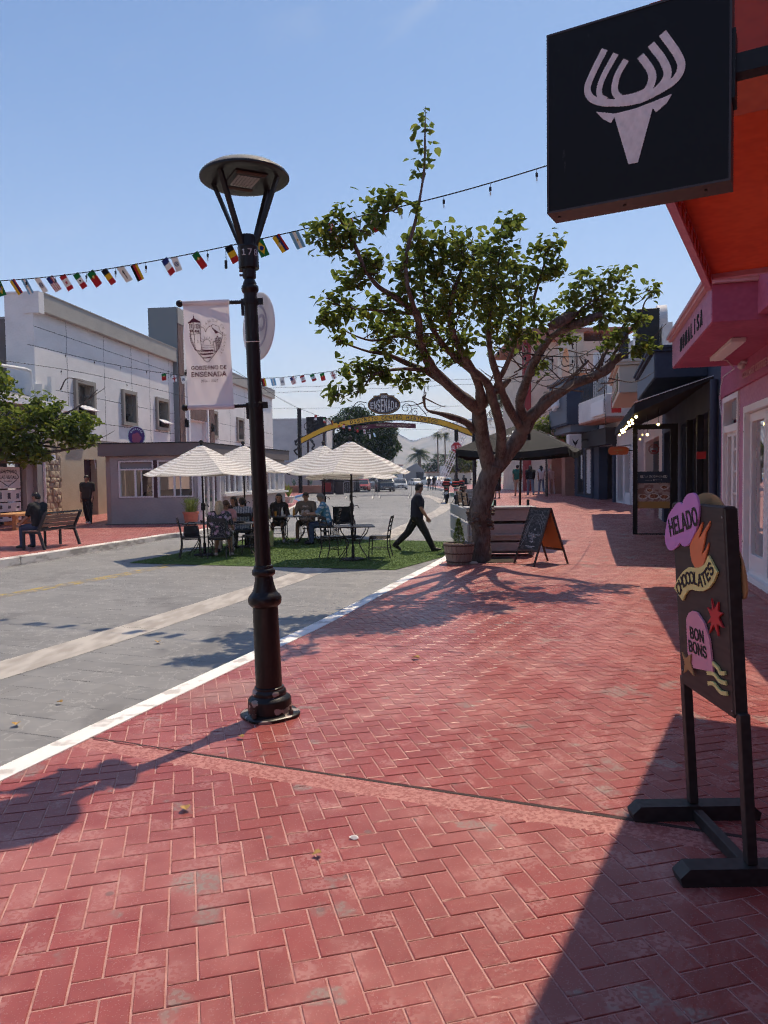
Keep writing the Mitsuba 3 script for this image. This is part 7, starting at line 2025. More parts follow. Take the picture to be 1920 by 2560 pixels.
h_('back_cutout', ext(affinity.rotate(affinity.scale(Point(0.235, 1.27).buffer(0.075), 0.75, 1.5), 20), 0.008, -0.04), 'm_tan')
for x, y in ((-0.25, 0.74), (0.25, 0.70), (0.25, 1.5), (-0.25, 1.1)):
    h_('screw_head', apply(trimesh.creation.cylinder(0.004, 0.003, sections=8), tr(x, y, 0.028)), 'm_steel')

# ---- chalk A-board by the tree
ab = thing('a_board', 'black chalk print A board with orange back standing beside the tree trunk', 'sign')
uA = np.array([0.45, -0.893, 0])
nA_ = np.array([-0.893, -0.45, 0])
Tt = np.array([2.95, 13.93, 1.06])
mat('m_boardorange', (0.48, 0.17, 0.035), rough=0.6)
mat('m_chalkboard', lambda p, n, uv: mix((0.018, 0.018, 0.02), (0.085, 0.08, 0.085), smoothstep(0.5, 0.62, fbm(p.x * 22, p.y * 22, p.z * 30, 4))), rough=0.5)
mat('m_darkwood', (0.055, 0.035, 0.028), rough=0.6)
for sgn, nm in ((1, 'front'), (-1, 'back')):
    foot = Tt + nA_ * sgn * 0.40
    foot[2] = 0
    v = Tt - foot
    Ll = np.linalg.norm(v)
    v /= Ll
    nn_ = np.cross(uA, v)
    if sgn < 0:
        xx, nn_ = -uA, np.cross(-uA, v)
    else:
        xx = uA
    AMt = basis(foot, xx, v, nn_)
    part(ab, 'frame', apply(cat(bx(-0.31, -0.275, 0, Ll, -0.012, 0.012), bx(0.275, 0.31, 0, Ll, -0.012, 0.012), bx(-0.274, 0.274, Ll - 0.045, Ll - 0.005, -0.012, 0.012), bx(-0.274, 0.274, 0.27, 0.31, -0.012, 0.012)), AMt), 'm_darkwood')
    part(ab, 'panel', apply(bx(-0.273, 0.273, 0.311, Ll - 0.046, -0.006, 0.006), AMt), 'm_chalkboard' if sgn > 0 else 'm_boardorange', label='chalk printed front panel' if sgn > 0 else 'orange back panel')
    if sgn > 0:
        for s_, y, h, w_, it in (('Live', 0.60, 0.075, 0.17, 0), ('VALLE', 0.60, 0.028, 0.14, 0.16), ('VINO Y MARISCOS', 0.55, 0.022, 0.24, 0.03), ('BAR', 0.515, 0.022, 0.07, 0.03)):
            part(ab, 'lettering', apply(text(s_, h, 0.002, False, True, w_), AMt @ tr(it - 0.02, y, 0.0065)), 'm_paleletter')
        part(ab, 'print', apply(cat(bx(-0.12, 0.16, 0.365, 0.375, 0.0065, 0.008), bx(-0.06, 0.1, 0.345, 0.352, 0.0065, 0.008), bx(-0.03, 0.09, 0.455, 0.46, 0.0065, 0.008), ext(Point(0.03, 0.47).buffer(0.03).difference(Point(0.03, 0.475).buffer(0.022)), 0.002, 0.0065), ext(Point(0.03, 0.70).buffer(0.02), 0.002, 0.0065)), AMt), 'm_paleletter')
        leafs = [LineString(catmull([(-0.26, 0.35 + 0.1 * k), (-0.2, 0.5 + 0.11 * k), (-0.18 + 0.02 * k, 0.72 + 0.08 * k)], 6)).buffer(0.006) for k in range(4)] + [LineString(catmull([(0.26, 0.62 + 0.1 * k), (0.15, 0.78 + 0.07 * k), (0.02 + 0.02 * k, 0.88 + 0.06 * k)], 6)).buffer(0.005) for k in range(4)]
        part(ab, 'leaf_drawing', apply(ext(unary_union(leafs).intersection(sbox(-0.27, 0.32, 0.27, Ll - 0.06)), 0.0015, 0.0065), AMt), 'm_grey')

# ---- half barrel planter with a small conifer
pt = thing('barrel_planter', 'half barrel wooden planter of separate staves at the foot of the tree', 'planter')
mat('m_barrel', grain((0.16, 0.125, 0.105), (0.29, 0.24, 0.205), 30, 30, 3), rough=0.8)
mat('m_soil', (0.035, 0.026, 0.02), rough=1.0)
PMt = tr(1.42, 14.1, 0)
ns = 22
for k in range(ns):
    a = 2 * PI * k / ns
    h0, h1 = a - PI / ns + 0.012, a + PI / ns - 0.012
    v = []
    for z, r in ((0.0, 0.222), (0.12, 0.25), (0.26, 0.278), (0.40, 0.298 + 0.002 * (k % 3))):
        for aa in (h0, h1):
            v += [(r * math.cos(aa), r * math.sin(aa), z), ((r - 0.025) * math.cos(aa), (r - 0.025) * math.sin(aa), z)]
    part(pt, 'stave', apply(trimesh.convex.convex_hull(np.array(v)), PMt), 'm_barrel')
for z, r in ((0.05, 0.2385), (0.21, 0.271), (0.36, 0.296)):
    part(pt, 'hoop', apply(lathe([(r, z - 0.013), (r + 0.005, z - 0.013), (r + 0.008, z + 0.013), (r + 0.002, z + 0.013)], 40), PMt), 'm_rust', smooth=40)
part(pt, 'soil', apply(lathe([(0.26, 0.33), (0.27, 0.35), (0.0, 0.365)], 20), PMt), 'm_soil')
cn = thing('small_conifer', 'small upright feathery conifer growing in the half barrel', 'plant')
gg = np.random.default_rng(5)
scene['m_conifer'] = {'type': 'principledthin', 'base_color': proc(ramp((0.05, 0.09, 0.02), (0.17, 0.23, 0.06))), 'roughness': 0.6, 'diff_trans': 0.5}
P = []
for k in range(950):
    z = gg.uniform(0, 1) ** 0.8
    r = 0.125 * (1 - z) ** 0.75 * (0.55 + 0.45 * gg.random()) + 0.006
    a = gg.uniform(0, 2 * PI)
    P.append((1.42 + r * math.cos(a), 14.1 + r * math.sin(a), 0.37 + 0.47 * z))
lm, u_ = leaf_cloud(np.array(P), gg, 0.055, np.array([(0, 0, 0), (0.12, 0.4, 0), (0, 1, 0), (-0.12, 0.4, 0)]), QUADF, droop=-0.95)
part(cn, 'foliage', lm, 'm_conifer', uv=u_, kind='stuff')
part(cn, 'stem', tube([(1.42, 14.1, 0.33), (1.42, 14.1, 0.7)], 0.01, 6), 'm_bark')
one('small_stone', 'pale flat stone lying between the barrel planter and the tree trunk', 'stone', apply(ball(0.07, (0, 0, 0.02), 2, (1.3, 0.8, 0.55)), tr(1.68, 14.0, 0)), 'm_conc', smooth=True)
tp = one('tree_pit', 'square pit of dark earth round the tree trunk', 'tree pit', ext(sbox(1.45, 14.15, 2.55, 15.05).difference(Point(1.9, 14.55).buffer(0.16)), 0.012, 0.0), 'm_soil')

# ---- slatted terrace divider behind the tree
dv = thing('terrace_divider', 'grey white slatted divider box behind the tree trunk', 'divider')
mat('m_slatwhite', stucco((0.30, 0.29, 0.29), (0.37, 0.36, 0.36)), rough=0.6)
for z0, z1 in ((0.74, 0.98), (0.34, 0.68), (0.12, 0.30)):
    part(dv, 'board', bx(1.76, 3.08, 15.16, 15.21, z0, z1, 0.006), 'm_slatwhite')
    part(dv, 'board', bx(1.70, 1.75, 15.16, 19.0, z0, z1, 0.006), 'm_slatwhite')
part(dv, 'top', bx(1.68, 3.12, 15.12, 15.75, 0.985, 1.03, 0.008), 'm_slatwhite')
part(dv, 'ledge', bx(1.72, 3.09, 15.10, 15.16, 0.44, 0.47), 'm_slatwhite')
part(dv, 'back_panel', cat(bx(1.78, 3.04, 15.70, 15.74, 0.02, 0.98), bx(1.78, 1.82, 15.22, 15.7, 0.02, 0.98)), 'm_slatwhite')
part(dv, 'end_panel', bx(3.05, 3.09, 15.22, 15.75, 0.02, 0.98), 'm_slatwhite')
for x in (1.80, 2.32, 3.02):
    part(dv, 'post', bx(x, x + 0.05, 15.62, 15.67, 1.035, 1.16), 'm_black')
# ---- black square parasol behind it
bp = thing('black_parasol', 'large black square parasol with white lettering behind the tree', 'parasol')
ac = np.array([3.40, 18.4, 2.93])
R_ = 1.84
rot = 0.42
cr = [np.array([ac[0] + R_ * math.cos(rot + k * PI / 2), ac[1] + R_ * math.sin(rot + k * PI / 2), 2.31]) for k in range(4)]
V, F = [ac], []
for k in range(4):
    n0 = len(V)
    rows = []
    for i in range(1, 9):
        t = i / 8
        a_p, b_p = ac + (cr[k] - ac) * t, ac + (cr[(k + 1) % 4] - ac) * t
        for j in range(9):
            s = j / 8
            q = a_p + (b_p - a_p) * s
            V.append(q - np.array([0, 0, 0.10 * t * math.sin(PI * s) * (0.4 + 0.6 * t) - 0.02 * math.sin(PI * t)]))
    for j in range(8):
        F.append((0, n0 + j, n0 + j + 1))
    for i in range(7):
        for j in range(8):
            a = n0 + i * 9 + j
            F += [(a, a + 9, a + 10), (a, a + 10, a + 1)]
mat('m_parasolblack', (0.015, 0.016, 0.016), rough=0.85)
part(bp, 'canopy', trimesh.Trimesh(np.array(V), np.array(F), process=False), 'm_parasolblack', smooth=30)
gq = np.random.default_rng(8)
for k in range(4):
    a, b = cr[k], cr[(k + 1) % 4]
    vv, ff = [], []
    for j in range(33):
        s = j / 32
        q = a + (b - a) * s - np.array([0, 0, 0.10 * math.sin(PI * s)])
        o_ = np.cross(b - a, [0, 0, 1.0])
        o_ /= np.linalg.norm(o_)
        wv = 0.02 * math.sin(s * 21 + k * 2) + 0.012 * math.sin(s * 47)
        vv += [q, q - np.array([0, 0, 0.15]) + o_ * wv]
    for j in range(32):
        ff += [(2 * j, 2 * j + 1, 2 * j + 3), (2 * j, 2 * j + 3, 2 * j + 2)]
    part(bp, 'valance', trimesh.Trimesh(np.array(vv), np.array(ff), process=False), 'm_parasolblack', smooth=60)
part(bp, 'pole', tube([(3.36, 18.4, 0.02), (3.42, 18.4, 2.75)], 0.028, 10), 'm_darkwood', smooth=True)
for k in range(4):
    part(bp, 'rib', bar(ac - np.array([0, 0, 0.06]), cr[k] + np.array([0, 0, -0.02]), 0.02), 'm_darkwood')
e1 = (cr[3] - cr[2]) / np.linalg.norm(cr[3] - cr[2])
mid = (cr[2] + cr[3]) / 2
e2 = ac - mid
e2 /= np.linalg.norm(e2)
e3 = np.cross(e1, e2)
if e3[2] < 0:
    e1, e3 = -e1, -e3
pr_ = (cr[3] + cr[0]) / 2
f1 = (cr[0] - cr[3]) / np.linalg.norm(cr[0] - cr[3])
f2 = ac - pr_
f2 /= np.linalg.norm(f2)
f3 = np.cross(f1, f2)
for (c0, d1_, d2_, d3_) in ((mid, e1, e2, e3), (pr_, f1, f2, f3)):
    LMm = basis(c0 + d2_ * 0.62 + d3_ * 0.045, d1_, d2_, d3_)
    part(bp, 'lettering', apply(text('Modelo', 0.17, 0.004, False, True, 0.75), LMm), 'm_offwhite')
    part(bp, 'printed_mark', apply(ext(unary_union([sbox(-0.09, 0.16, -0.05, 0.3), sbox(-0.02, 0.16, 0.02, 0.32), sbox(0.05, 0.16, 0.09, 0.3)]), 0.004), LMm), 'm_offwhite')

# ---- wine barrel at the kerb
wbk = thing('wine_barrel', 'weathered grey wine barrel standing behind the tree by the motorbikes', 'barrel')
prof_ = [(0.235, 0), (0.265, 0.15), (0.29, 0.33), (0.298, 0.46), (0.29, 0.60), (0.265, 0.78), (0.235, 0.92)]
mat('m_greybarrel', grain((0.15, 0.13, 0.12), (0.25, 0.225, 0.205), 14, 14, 3), rough=0.85)
BMx = tr(3.78, 32.0, float(road_z(0, 32)))
for k in range(20):
    a = 2 * PI * k / 20
    v = []
    for r, z in prof_:
        for aa in (a - PI / 20 + 0.006, a + PI / 20 - 0.006):
            v += [(r * math.cos(aa), r * math.sin(aa), z), ((r - 0.02) * math.cos(aa), (r - 0.02) * math.sin(aa), z)]
    part(wbk, 'stave', apply(trimesh.convex.convex_hull(np.array(v)), BMx), 'm_greybarrel')
for z in (0.06, 0.2, 0.34, 0.58, 0.72, 0.86):
    r = np.interp(z, [q[1] for q in prof_], [q[0] for q in prof_]) + 0.003
    part(wbk, 'hoop', apply(lathe([(r - 0.004, z - 0.02), (r + 0.002, z - 0.02), (r + 0.002, z + 0.02), (r - 0.004, z + 0.02)], 32), BMx), 'm_steel')
part(wbk, 'head', apply(lathe([(0.0, 0.88), (0.228, 0.88), (0.228, 0.90), (0, 0.90)], 24), BMx), 'm_greybarrel')

# ---- artificial turf laid on the street
turf_c = np.array([(-5.54, 15.97), (0.20, 14.20), (1.42, 16.55), (2.05, 19.6), (-3.78, 21.7)])
tpoly = Polygon(turf_c)
mat('m_turfmat', grain((0.045, 0.085, 0.022), (0.09, 0.15, 0.04), 16, 16, 1), rough=0.9)
TZ = lambda x, y: road_z(x, y) + 0.012
struct('turf_mat', sheet(tpoly, TZ, 0.8), 'm_turfmat', 'green artificial turf mat laid on the street')
scene['m_turf'] = {'type': 'principledthin', 'base_color': proc(ramp((0.048, 0.09, 0.022), (0.14, 0.205, 0.06))), 'roughness': 0.5, 'diff_trans': 0.5}
gt = np.random.default_rng(14)
q = gt.uniform([-5.6, 14.1], [2.1, 21.8], (90000, 2))
import shapely
okk = shapely.contains_xy(tpoly, q[:, 0], q[:, 1])
q = q[okk]
q = np.column_stack([q, TZ(q[:, 0], q[:, 1])])
lm, u_ = leaf_cloud(q, gt, 0.036, np.array([(-0.10, 0, 0), (0.10, 0, 0), (0, 1, 0)]), np.array([(0, 1, 2)]), droop=-1.05)
k_ = put('turf', lm, 'm_turf', uv=u_)
labels[k_] = {'kind': 'stuff', 'label': 'short green artificial grass under the cafe tables', 'category': 'turf'}

# ---- cafe chairs, tables and striped parasols on the turf
mat('m_chairmetal', (0.020, 0.018, 0.018), rough=0.45)
mat('m_seatpad', (0.035, 0.034, 0.036), rough=0.42)
mat('m_tabletop', (0.045, 0.043, 0.044), rough=0.35)


def chair_meshes(kind):
    """Cafe chair: x to the right, front towards +y, on the ground at the origin."""
    out = []
    w, d = 0.20, 0.20
    for s in (-1, 1):
        out.append(('front_leg', tube([(s * w, d, 0.44), (s * (w + 0.015), d + 0.02, 0.0)], 0.013, 6)))
        out.append(('rear_leg', tube(catmull([(s * (w + 0.01), -d - 0.06, 0.0), (s * w, -d + 0.0, 0.25), (s * w, -d, 0.45), (s * w, -d - 0.03, 0.68), (s * (w - 0.01), -d - 0.085, 0.90)], 4), 0.0135, 6)))
    out.append(('seat_frame', cat([tube([(-w, d, 0.43), (w, d, 0.43)], 0.012, 6), tube([(-w, -d, 0.43), (w, -d, 0.43)], 0.012, 6), tube([(-w, -d, 0.43), (-w, d, 0.43)], 0.012, 6), tube([(w, -d, 0.43), (w, d, 0.43)], 0.012, 6)])))
    out.append(('stretcher', cat([tube([(-w, -d - 0.02, 0.20), (-w, d + 0.008, 0.20)], 0.008, 5), tube([(w, -d - 0.02, 0.20), (w, d + 0.008, 0.20)], 0.008, 5), tube([(-w, 0, 0.20), (w, 0, 0.20)], 0.008, 5)])))
    if kind == 'ladder':
        for z, y in ((0.60, -0.222), (0.70, -0.237), (0.79, -0.258)):
            out.append(('back_slat', trimesh.convex.convex_hull(np.array([(s * 0.19, -d + (y + d) * 1.0 + o, zz) for s in (-1, 1) for o in (-0.006, 0.006) for zz in (z - 0.018, z + 0.018)]))))
        out.append(('top_rail', trimesh.convex.convex_hull(np.array([(s * 0.20, -0.285 + o, zz) for s in (-1, 1) for o in (-0.009, 0.009) for zz in (0.86, 0.92)]))))
    else:
        out.append(('cross_bar', tube([(-0.19, -0.215, 0.56), (0.19, -0.262, 0.80)], 0.007, 5)))
        out.append(('cross_bar', tube([(0.19, -0.215, 0.56), (-0.19, -0.262, 0.80)], 0.007, 5)))
        out.append(('top_rail', trimesh.convex.convex_hull(np.array([(s * 0.20, -0.275 + o - (0.02 if s == 0 else 0), zz) for s in (-1, 0, 1) for o in (-0.009, 0.009) for zz in (0.82, 0.91)]))))
    return out, bx(-0.205, 0.205, -0.205, 0.215, 0.445, 0.485, 0.015)


CH = {k: chair_meshes(k) for k in ('ladder', 'cross')}


def chair(label, x, y, rot, kind='ladder', group='cafe chairs on the turf', z=None):
    """rot: 0 faces away from the camera (+y), turning anticlockwise."""
    k = thing('cafe_chair', label, 'chair', group)
    M = tr(x, y, float(TZ(x, y)) if z is None else z) @ rz(rot)
    for nm, m in CH[kind][0]:
        part(k, nm, m, 'm_chairmetal', M, smooth=40)
    part(k, 'seat', CH[kind][1], 'm_seatpad', M)
    return k


top_m = ext(affinity.scale(sbox(-0.40, -0.40, 0.40, 0.40).buffer(0.03), 1, 1), 0.022, 0.72)
TLEG = [tube(catmull([(s * 0.30, t * 0.30, 0.715), (s * 0.26, t * 0.26, 0.60), (s * 0.12, t * 0.12, 0.38), (s * 0.20, t * 0.20, 0.18), (s * 0.33, t * 0.33, 0.0)], 5), 0.011, 6) for s in (-1, 1) for t in (-1, 1)]
TRING = trimesh.creation.torus(0.17, 0.008, major_sections=24, minor_sections=6)
TRING.apply_translation([0, 0, 0.40])


def table(label, x, y, rot):
    k = thing('cafe_table', label, 'table', 'cafe tables on the turf')
    M = tr(x, y, float(TZ(x, y))) @ rz(rot)
    part(k, 'top', top_m, 'm_tabletop', M)
    part(k, 'ring', TRING, 'm_chairmetal', M, smooth=True)
    for m in TLEG:
        part(k, 'leg', m, 'm_chairmetal', M, smooth=40)
    return k


table('empty square metal table under the nearest striped parasol', -0.66, 15.95, 0.1)
table('metal table at the left of the group, behind the chair with the handbag', -4.30, 17.65, 0.05)
table('metal table behind the blonde woman, right of the handbag chair table', -3.38, 17.55, 0.05)
table('metal table with drinks in front of the dark haired woman', -2.86, 19.85, 0.0)
table('metal table with cups beside the man in the blue shirt', -2.02, 19.80, 0.0)
chair('cafe chair facing right with a black handbag on its seat, far left of the turf', -4.42, 16.85, -1.25, 'cross')
chair('cafe chair under the blonde woman in the flowered dress', -3.74, 16.72, 0.0, 'cross')
chair('cafe chair behind the lamp post beside the blonde woman', -3.02, 17.2, 1.2, 'cross')
chair('cafe chair left of the empty table, ladder back towards us', -1.13, 16.42, -1.05)
chair('cafe chair right of the empty table, seen side on', -0.10, 16.38, 1.42)
chair('cafe chair under the woman in the pink top', -3.95, 18.45, PI)
chair('cafe chair under the man in the striped shirt', -3.62, 18.75, 0.3, 'cross')
chair('cafe chair under the dark haired woman in the jacket', -2.92, 20.55, PI)
chair('cafe chair under the man in the flowered apron', -2.15, 20.65, PI)
chair('cafe chair under the man in the blue patterned shirt', -1.45, 19.75, 1.45)
chair('cafe chair under the person in the wide hat', -3.2, 19.0, 0.2, 'cross')
hbg = thing('handbag', 'black handbag on the seat of the left cafe chair', 'bag')
HBM = tr(-4.40, 16.86, 0.385) @ rz(0.4)
part(hbg, 'body', apply(trimesh.convex.convex_hull(np.array([(sx * a, sy * b, z) for sx in (-1, 1) for sy in (-1, 1) for a, b, z in ((0.16, 0.07, 0), (0.17, 0.085, 0.08), (0.15, 0.05, 0.24))])), HBM), 'm_blackmatt')
part(hbg, 'handle', apply(tube(catmull([(-0.12, 0, 0.22), (-0.07, 0, 0.31), (0.07, 0, 0.31), (0.12, 0, 0.22)], 5), 0.009, 6), HBM), 'm_blackmatt', smooth=True)


def c_canvas(p, n, uv):
    s = uv.y * 13.0
    t = s - dr.floor(s)
    on = smoothstep(0.42, 0.47, t) * smoothstep(0.98, 0.93, t)
    return mix((0.90, 0.88, 0.84), (0.60, 0.555, 0.50), on) * (0.95 + 0.1 * noise(p.x * 60, p.y * 60, p.z * 60))


scene['m_canvas'] = {'type': 'principledthin', 'base_color': proc(c_canvas), 'roughness': 0.8, 'diff_trans': 0.55}


def umbrella_mesh(R=1.36, h=0.62, n=6, a0=0.0, sag=0.05):
    """Canopy with its apex at the origin; uv.y runs along the slope so that the woven stripes follow the hem."""
    V, U, F = [], [], []
    N, Mm = 10, 12
    for k in range(n):
        a, b = a0 + 2 * PI * k / n, a0 + 2 * PI * (k + 1) / n
        n0 = len(V)
        for i in range(N + 1):
            t = 0.02 + 0.98 * i / N
            for j in range(Mm + 1):
                s = j / Mm
                x = R * t * ((1 - s) * math.cos(a) + s * math.cos(b))
                y = R * t * ((1 - s) * math.sin(a) + s * math.sin(b))
                V.append((x, y, -h * (t ** 1.12) - sag * math.sin(PI * s) * t * 0.9 + 0.02 * math.sin(PI * s) * math.sin(6 * t)))
                U.append((s, t))
        for i in range(N):
            for j in range(Mm):
                q = n0 + i * (Mm + 1) + j
                F += [(q, q + Mm + 1, q + Mm + 2), (q, q + Mm + 2, q + 1)]
    m = trimesh.Trimesh(np.array(V), np.array(F), process=False)
    return m, np.array(U)


UMB, UUV = umbrella_mesh()
VENT, VUV = umbrella_mesh(0.50, 0.235, 6, 0.0, 0.02)
VUV = VUV * np.array([1, 0.37])


def parasol(label, x, y, rot, ztop, tilt=0.0, z0=None):
    k = thing('striped_parasol', label, 'parasol', 'striped cafe parasols')
    z0 = float(TZ(x, y)) if z0 is None else z0
    M = tr(x, y, ztop) @ rx(tilt) @ rz(rot)
    part(k, 'canopy', UMB, 'm_canvas', M, uv=UUV)
    part(k, 'vent_cap', VENT, 'm_canvas', M @ tr(0, 0, 0.05), uv=VUV)
    part(k, 'finial', cat(ball(0.05, (0, 0, 0.125), 2), lathe([(0.02, 0.0), (0.035, 0.06), (0.02, 0.09)], 12)), 'm_blackmatt', M, smooth=True)
    top_ = (M @ np.array([0, 0, 0, 1]))[:3]
    part(k, 'pole', tube([(x + 0.02, y, z0), tuple(top_)], 0.021, 10), 'm_black', smooth=True)
    cy_ = z0 + 1.05
    part(k, 'crank', cat(bx(x - 0.035, x + 0.05, y - 0.04, y + 0.04, cy_, cy_ + 0.18, 0.015), tube([(x + 0.05, y - 0.02, cy_ + 0.11), (x + 0.13, y - 0.05, cy_ + 0.13), (x + 0.16, y - 0.05, cy_ + 0.08)], 0.010, 6)), 'm_black')
    for j in range(6):
        a = 2 * PI * j / 6
        part(k, 'rib', tube([(0.03 * math.cos(a), 0.03 * math.sin(a), -0.06), (1.34 * math.cos(a), 1.34 * math.sin(a), -0.635)], 0.008, 5), 'm_chairmetal', M)
        part(k, 'strut', tube([(0.03 * math.cos(a), 0.03 * math.sin(a), -0.52), (0.75 * math.cos(a), 0.75 * math.sin(a), -0.345)], 0.007, 5), 'm_chairmetal', M)
    part(k, 'base', lathe([(0.0, 0), (0.25, 0), (0.25, 0.03), (0.24, 0.045), (0.035, 0.06), (0.035, 0.3), (0.0, 0.3)], 24), 'm_blackmatt', tr(x + 0.02, y, z0 - 0.01), smooth=40)


parasol('nearest cream striped parasol, above the empty table', -0.70, 15.95, 0.30, 2.40)
parasol('leftmost cream striped parasol, over the handbag chair', -4.22, 17.25, 0.05, 2.42)
parasol('cream striped parasol just behind the lamp post', -3.60, 19.1, 0.25, 2.48)
parasol('cream striped parasol half hidden behind the nearest one', -1.66, 20.6, 0.45, 2.52)
parasol('low cream striped parasol edge below the nearest canopy', -0.95, 21.3, 0.0, 2.28)

# ---- things on the tables
mat('m_amber', (0.50, 0.24, 0.04), rough=0.3)
mat('m_greenbottle', (0.03, 0.07, 0.03), rough=0.2)
mat('m_orangebag', (0.62, 0.08, 0.02), rough=0.6)
mat('m_darkglass', (0.05, 0.035, 0.03), rough=0.2)
bot = lathe([(0.0, 0), (0.03, 0), (0.032, 0.02), (0.032, 0.13), (0.013, 0.18), (0.012, 0.24), (0.0, 0.24)], 12)
gl_ = lathe([(0.0, 0), (0.028, 0), (0.036, 0.13), (0.0, 0.13)], 12)
tzz = float(TZ(-2.8, 19.8)) + 0.743
for x, y, m, mt_, lb in ((-3.05, 19.62, gl_, 'm_amber', 'amber drink in a glass, leftmost on the drinks table'), (-2.96, 19.7, bot, 'm_darkglass', 'dark bottle left of the middle of the drinks table'), (-2.87, 19.6, gl_, 'm_amber', 'amber drink in a glass at the middle of the drinks table'), (-2.78, 19.72, bot, 'm_darkglass', 'dark bottle at the middle of the drinks table'), (-2.70, 19.63, bot, 'm_offwhite', 'pale bottle near the right end of the drinks table'), (-2.60, 19.75, gl_, 'm_darkglass', 'dark glass near the right end of the drinks table'), (-2.40, 19.70, bot, 'm_amber', 'amber bottle between the two tables'), (-2.02, 19.55, lathe([(0.0, 0), (0.03, 0), (0.045, 0.03), (0.045, 0.075), (0.0, 0.075)], 14), 'm_white', 'white cup before the man in the flowered apron')):
    one('cup' if 'cup' in lb else 'bottle' if 'bottle' in lb else 'drinking_glass', lb, 'cup' if 'cup' in lb else 'bottle' if 'bottle' in lb else 'glass', apply(m, tr(x, y, tzz)), mt_, smooth=40)
for x, y, lb in ((-2.28, 19.6, 'white plate in front of the man in the flowered apron'), (-1.82, 19.72, 'white plate in front of the man in the blue shirt'), (-2.75, 19.95, 'white plate in front of the dark haired woman')):
    one('plate', lb, 'plate', apply(lathe([(0.0, 0), (0.07, 0), (0.115, 0.015), (0.11, 0.018), (0.07, 0.006), (0, 0.006)], 20), tr(x, y, tzz)), 'm_white', smooth=40)
one('salt_pot', 'small dark salt pot on the handbag chair table', 'salt pot', apply(gl_, tr(-4.32, 17.5, float(TZ(-4.3, 17.5)) + 0.743) @ sc(0.9, 0.9, 0.5)), 'm_darkglass', smooth=40)
one('tray', 'dark serving tray with wraps on the table behind the blonde woman', 'tray', apply(lathe([(0.0, 0), (0.12, 0), (0.14, 0.03), (0.13, 0.03), (0.11, 0.01), (0, 0.01)], 16), tr(-3.42, 17.45, float(TZ(-3.4, 17.5)) + 0.743)), 'm_charcoal', smooth=40)
sbg = thing('shopping_bag', 'yellow green bag standing on the turf by the drinks table', 'bag')
part(sbg, 'body', apply(trimesh.convex.convex_hull(np.array([(sx * a, sy * b, z) for sx in (-1, 1) for sy in (-1, 1) for a, b, z in ((0.12, 0.08, 0), (0.14, 0.07, 0.4))])), tr(-3.02, 19.2, float(TZ(-3, 19.2)))), 'm_lime')
part(sbg, 'handle', apply(tube(catmull([(-0.08, 0, 0.38), (-0.05, 0, 0.48), (0.05, 0, 0.48), (0.08, 0, 0.38)], 4), 0.01, 5), tr(-3.02, 19.2, float(TZ(-3, 19.2)))), 'm_lime')

# ---- wheelchair behind the blue shirted man
wc = thing('wheelchair', 'black folding wheelchair standing behind the man in the blue shirt', 'wheelchair')
WM = tr(-1.15, 20.5, float(TZ(-1.1, 20.4))) @ rz(0.25)
for s in (-1, 1):
    w = part(wc, 'wheel', apply(trimesh.creation.torus(0.285, 0.017, major_sections=30, minor_sections=8), tr(s * 0.30, 0.0, 0.30) @ ry(PI / 2)), 'm_tyre', WM, smooth=True)
    part(w, 'spokes', cat([tube([(s * 0.30, 0, 0.30), (s * 0.30, 0.275 * math.cos(a), 0.30 + 0.275 * math.sin(a))], 0.003, 4) for a in np.linspace(0, 2 * PI, 19)[:-1]]), 'm_steel', WM)
    part(wc, 'caster', apply(trimesh.creation.torus(0.075, 0.018, major_sections=18, minor_sections=6), tr(s * 0.24, -0.45, 0.095) @ ry(PI / 2)), 'm_tyre', WM, smooth=True)
    part(wc, 'side_frame', cat(tube([(s * 0.24, 0.1, 0.92), (s * 0.24, 0.06, 0.3), (s * 0.24, -0.4, 0.3), (s * 0.24, -0.45, 0.17)], 0.013, 6), tube([(s * 0.24, 0.08, 0.66), (s * 0.24, -0.32, 0.66), (s * 0.24, -0.40, 0.3)], 0.012, 6), tube([(s * 0.24, 0.1, 0.92), (s * 0.24, 0.22, 0.93)], 0.013, 6)), 'm_black', WM)
    part(wc, 'arm_pad', bx(s * 0.24 - 0.03, s * 0.24 + 0.03, -0.3, 0.04, 0.66, 0.70, 0.01), 'm_blackmatt', WM)
part(wc, 'back', bx(-0.235, 0.235, 0.05, 0.10, 0.48, 0.93, 0.012), 'm_blackmatt', WM)
part(wc, 'seat', bx(-0.235, 0.235, -0.36, 0.05, 0.47, 0.50, 0.01), 'm_blackmatt', WM)
part(wc, 'cross_brace', cat(tube([(-0.24, -0.15, 0.28), (0.24, -0.15, 0.47)], 0.01, 5), tube([(0.24, -0.17, 0.28), (-0.24, -0.17, 0.47)], 0.01, 5)), 'm_steel', WM)

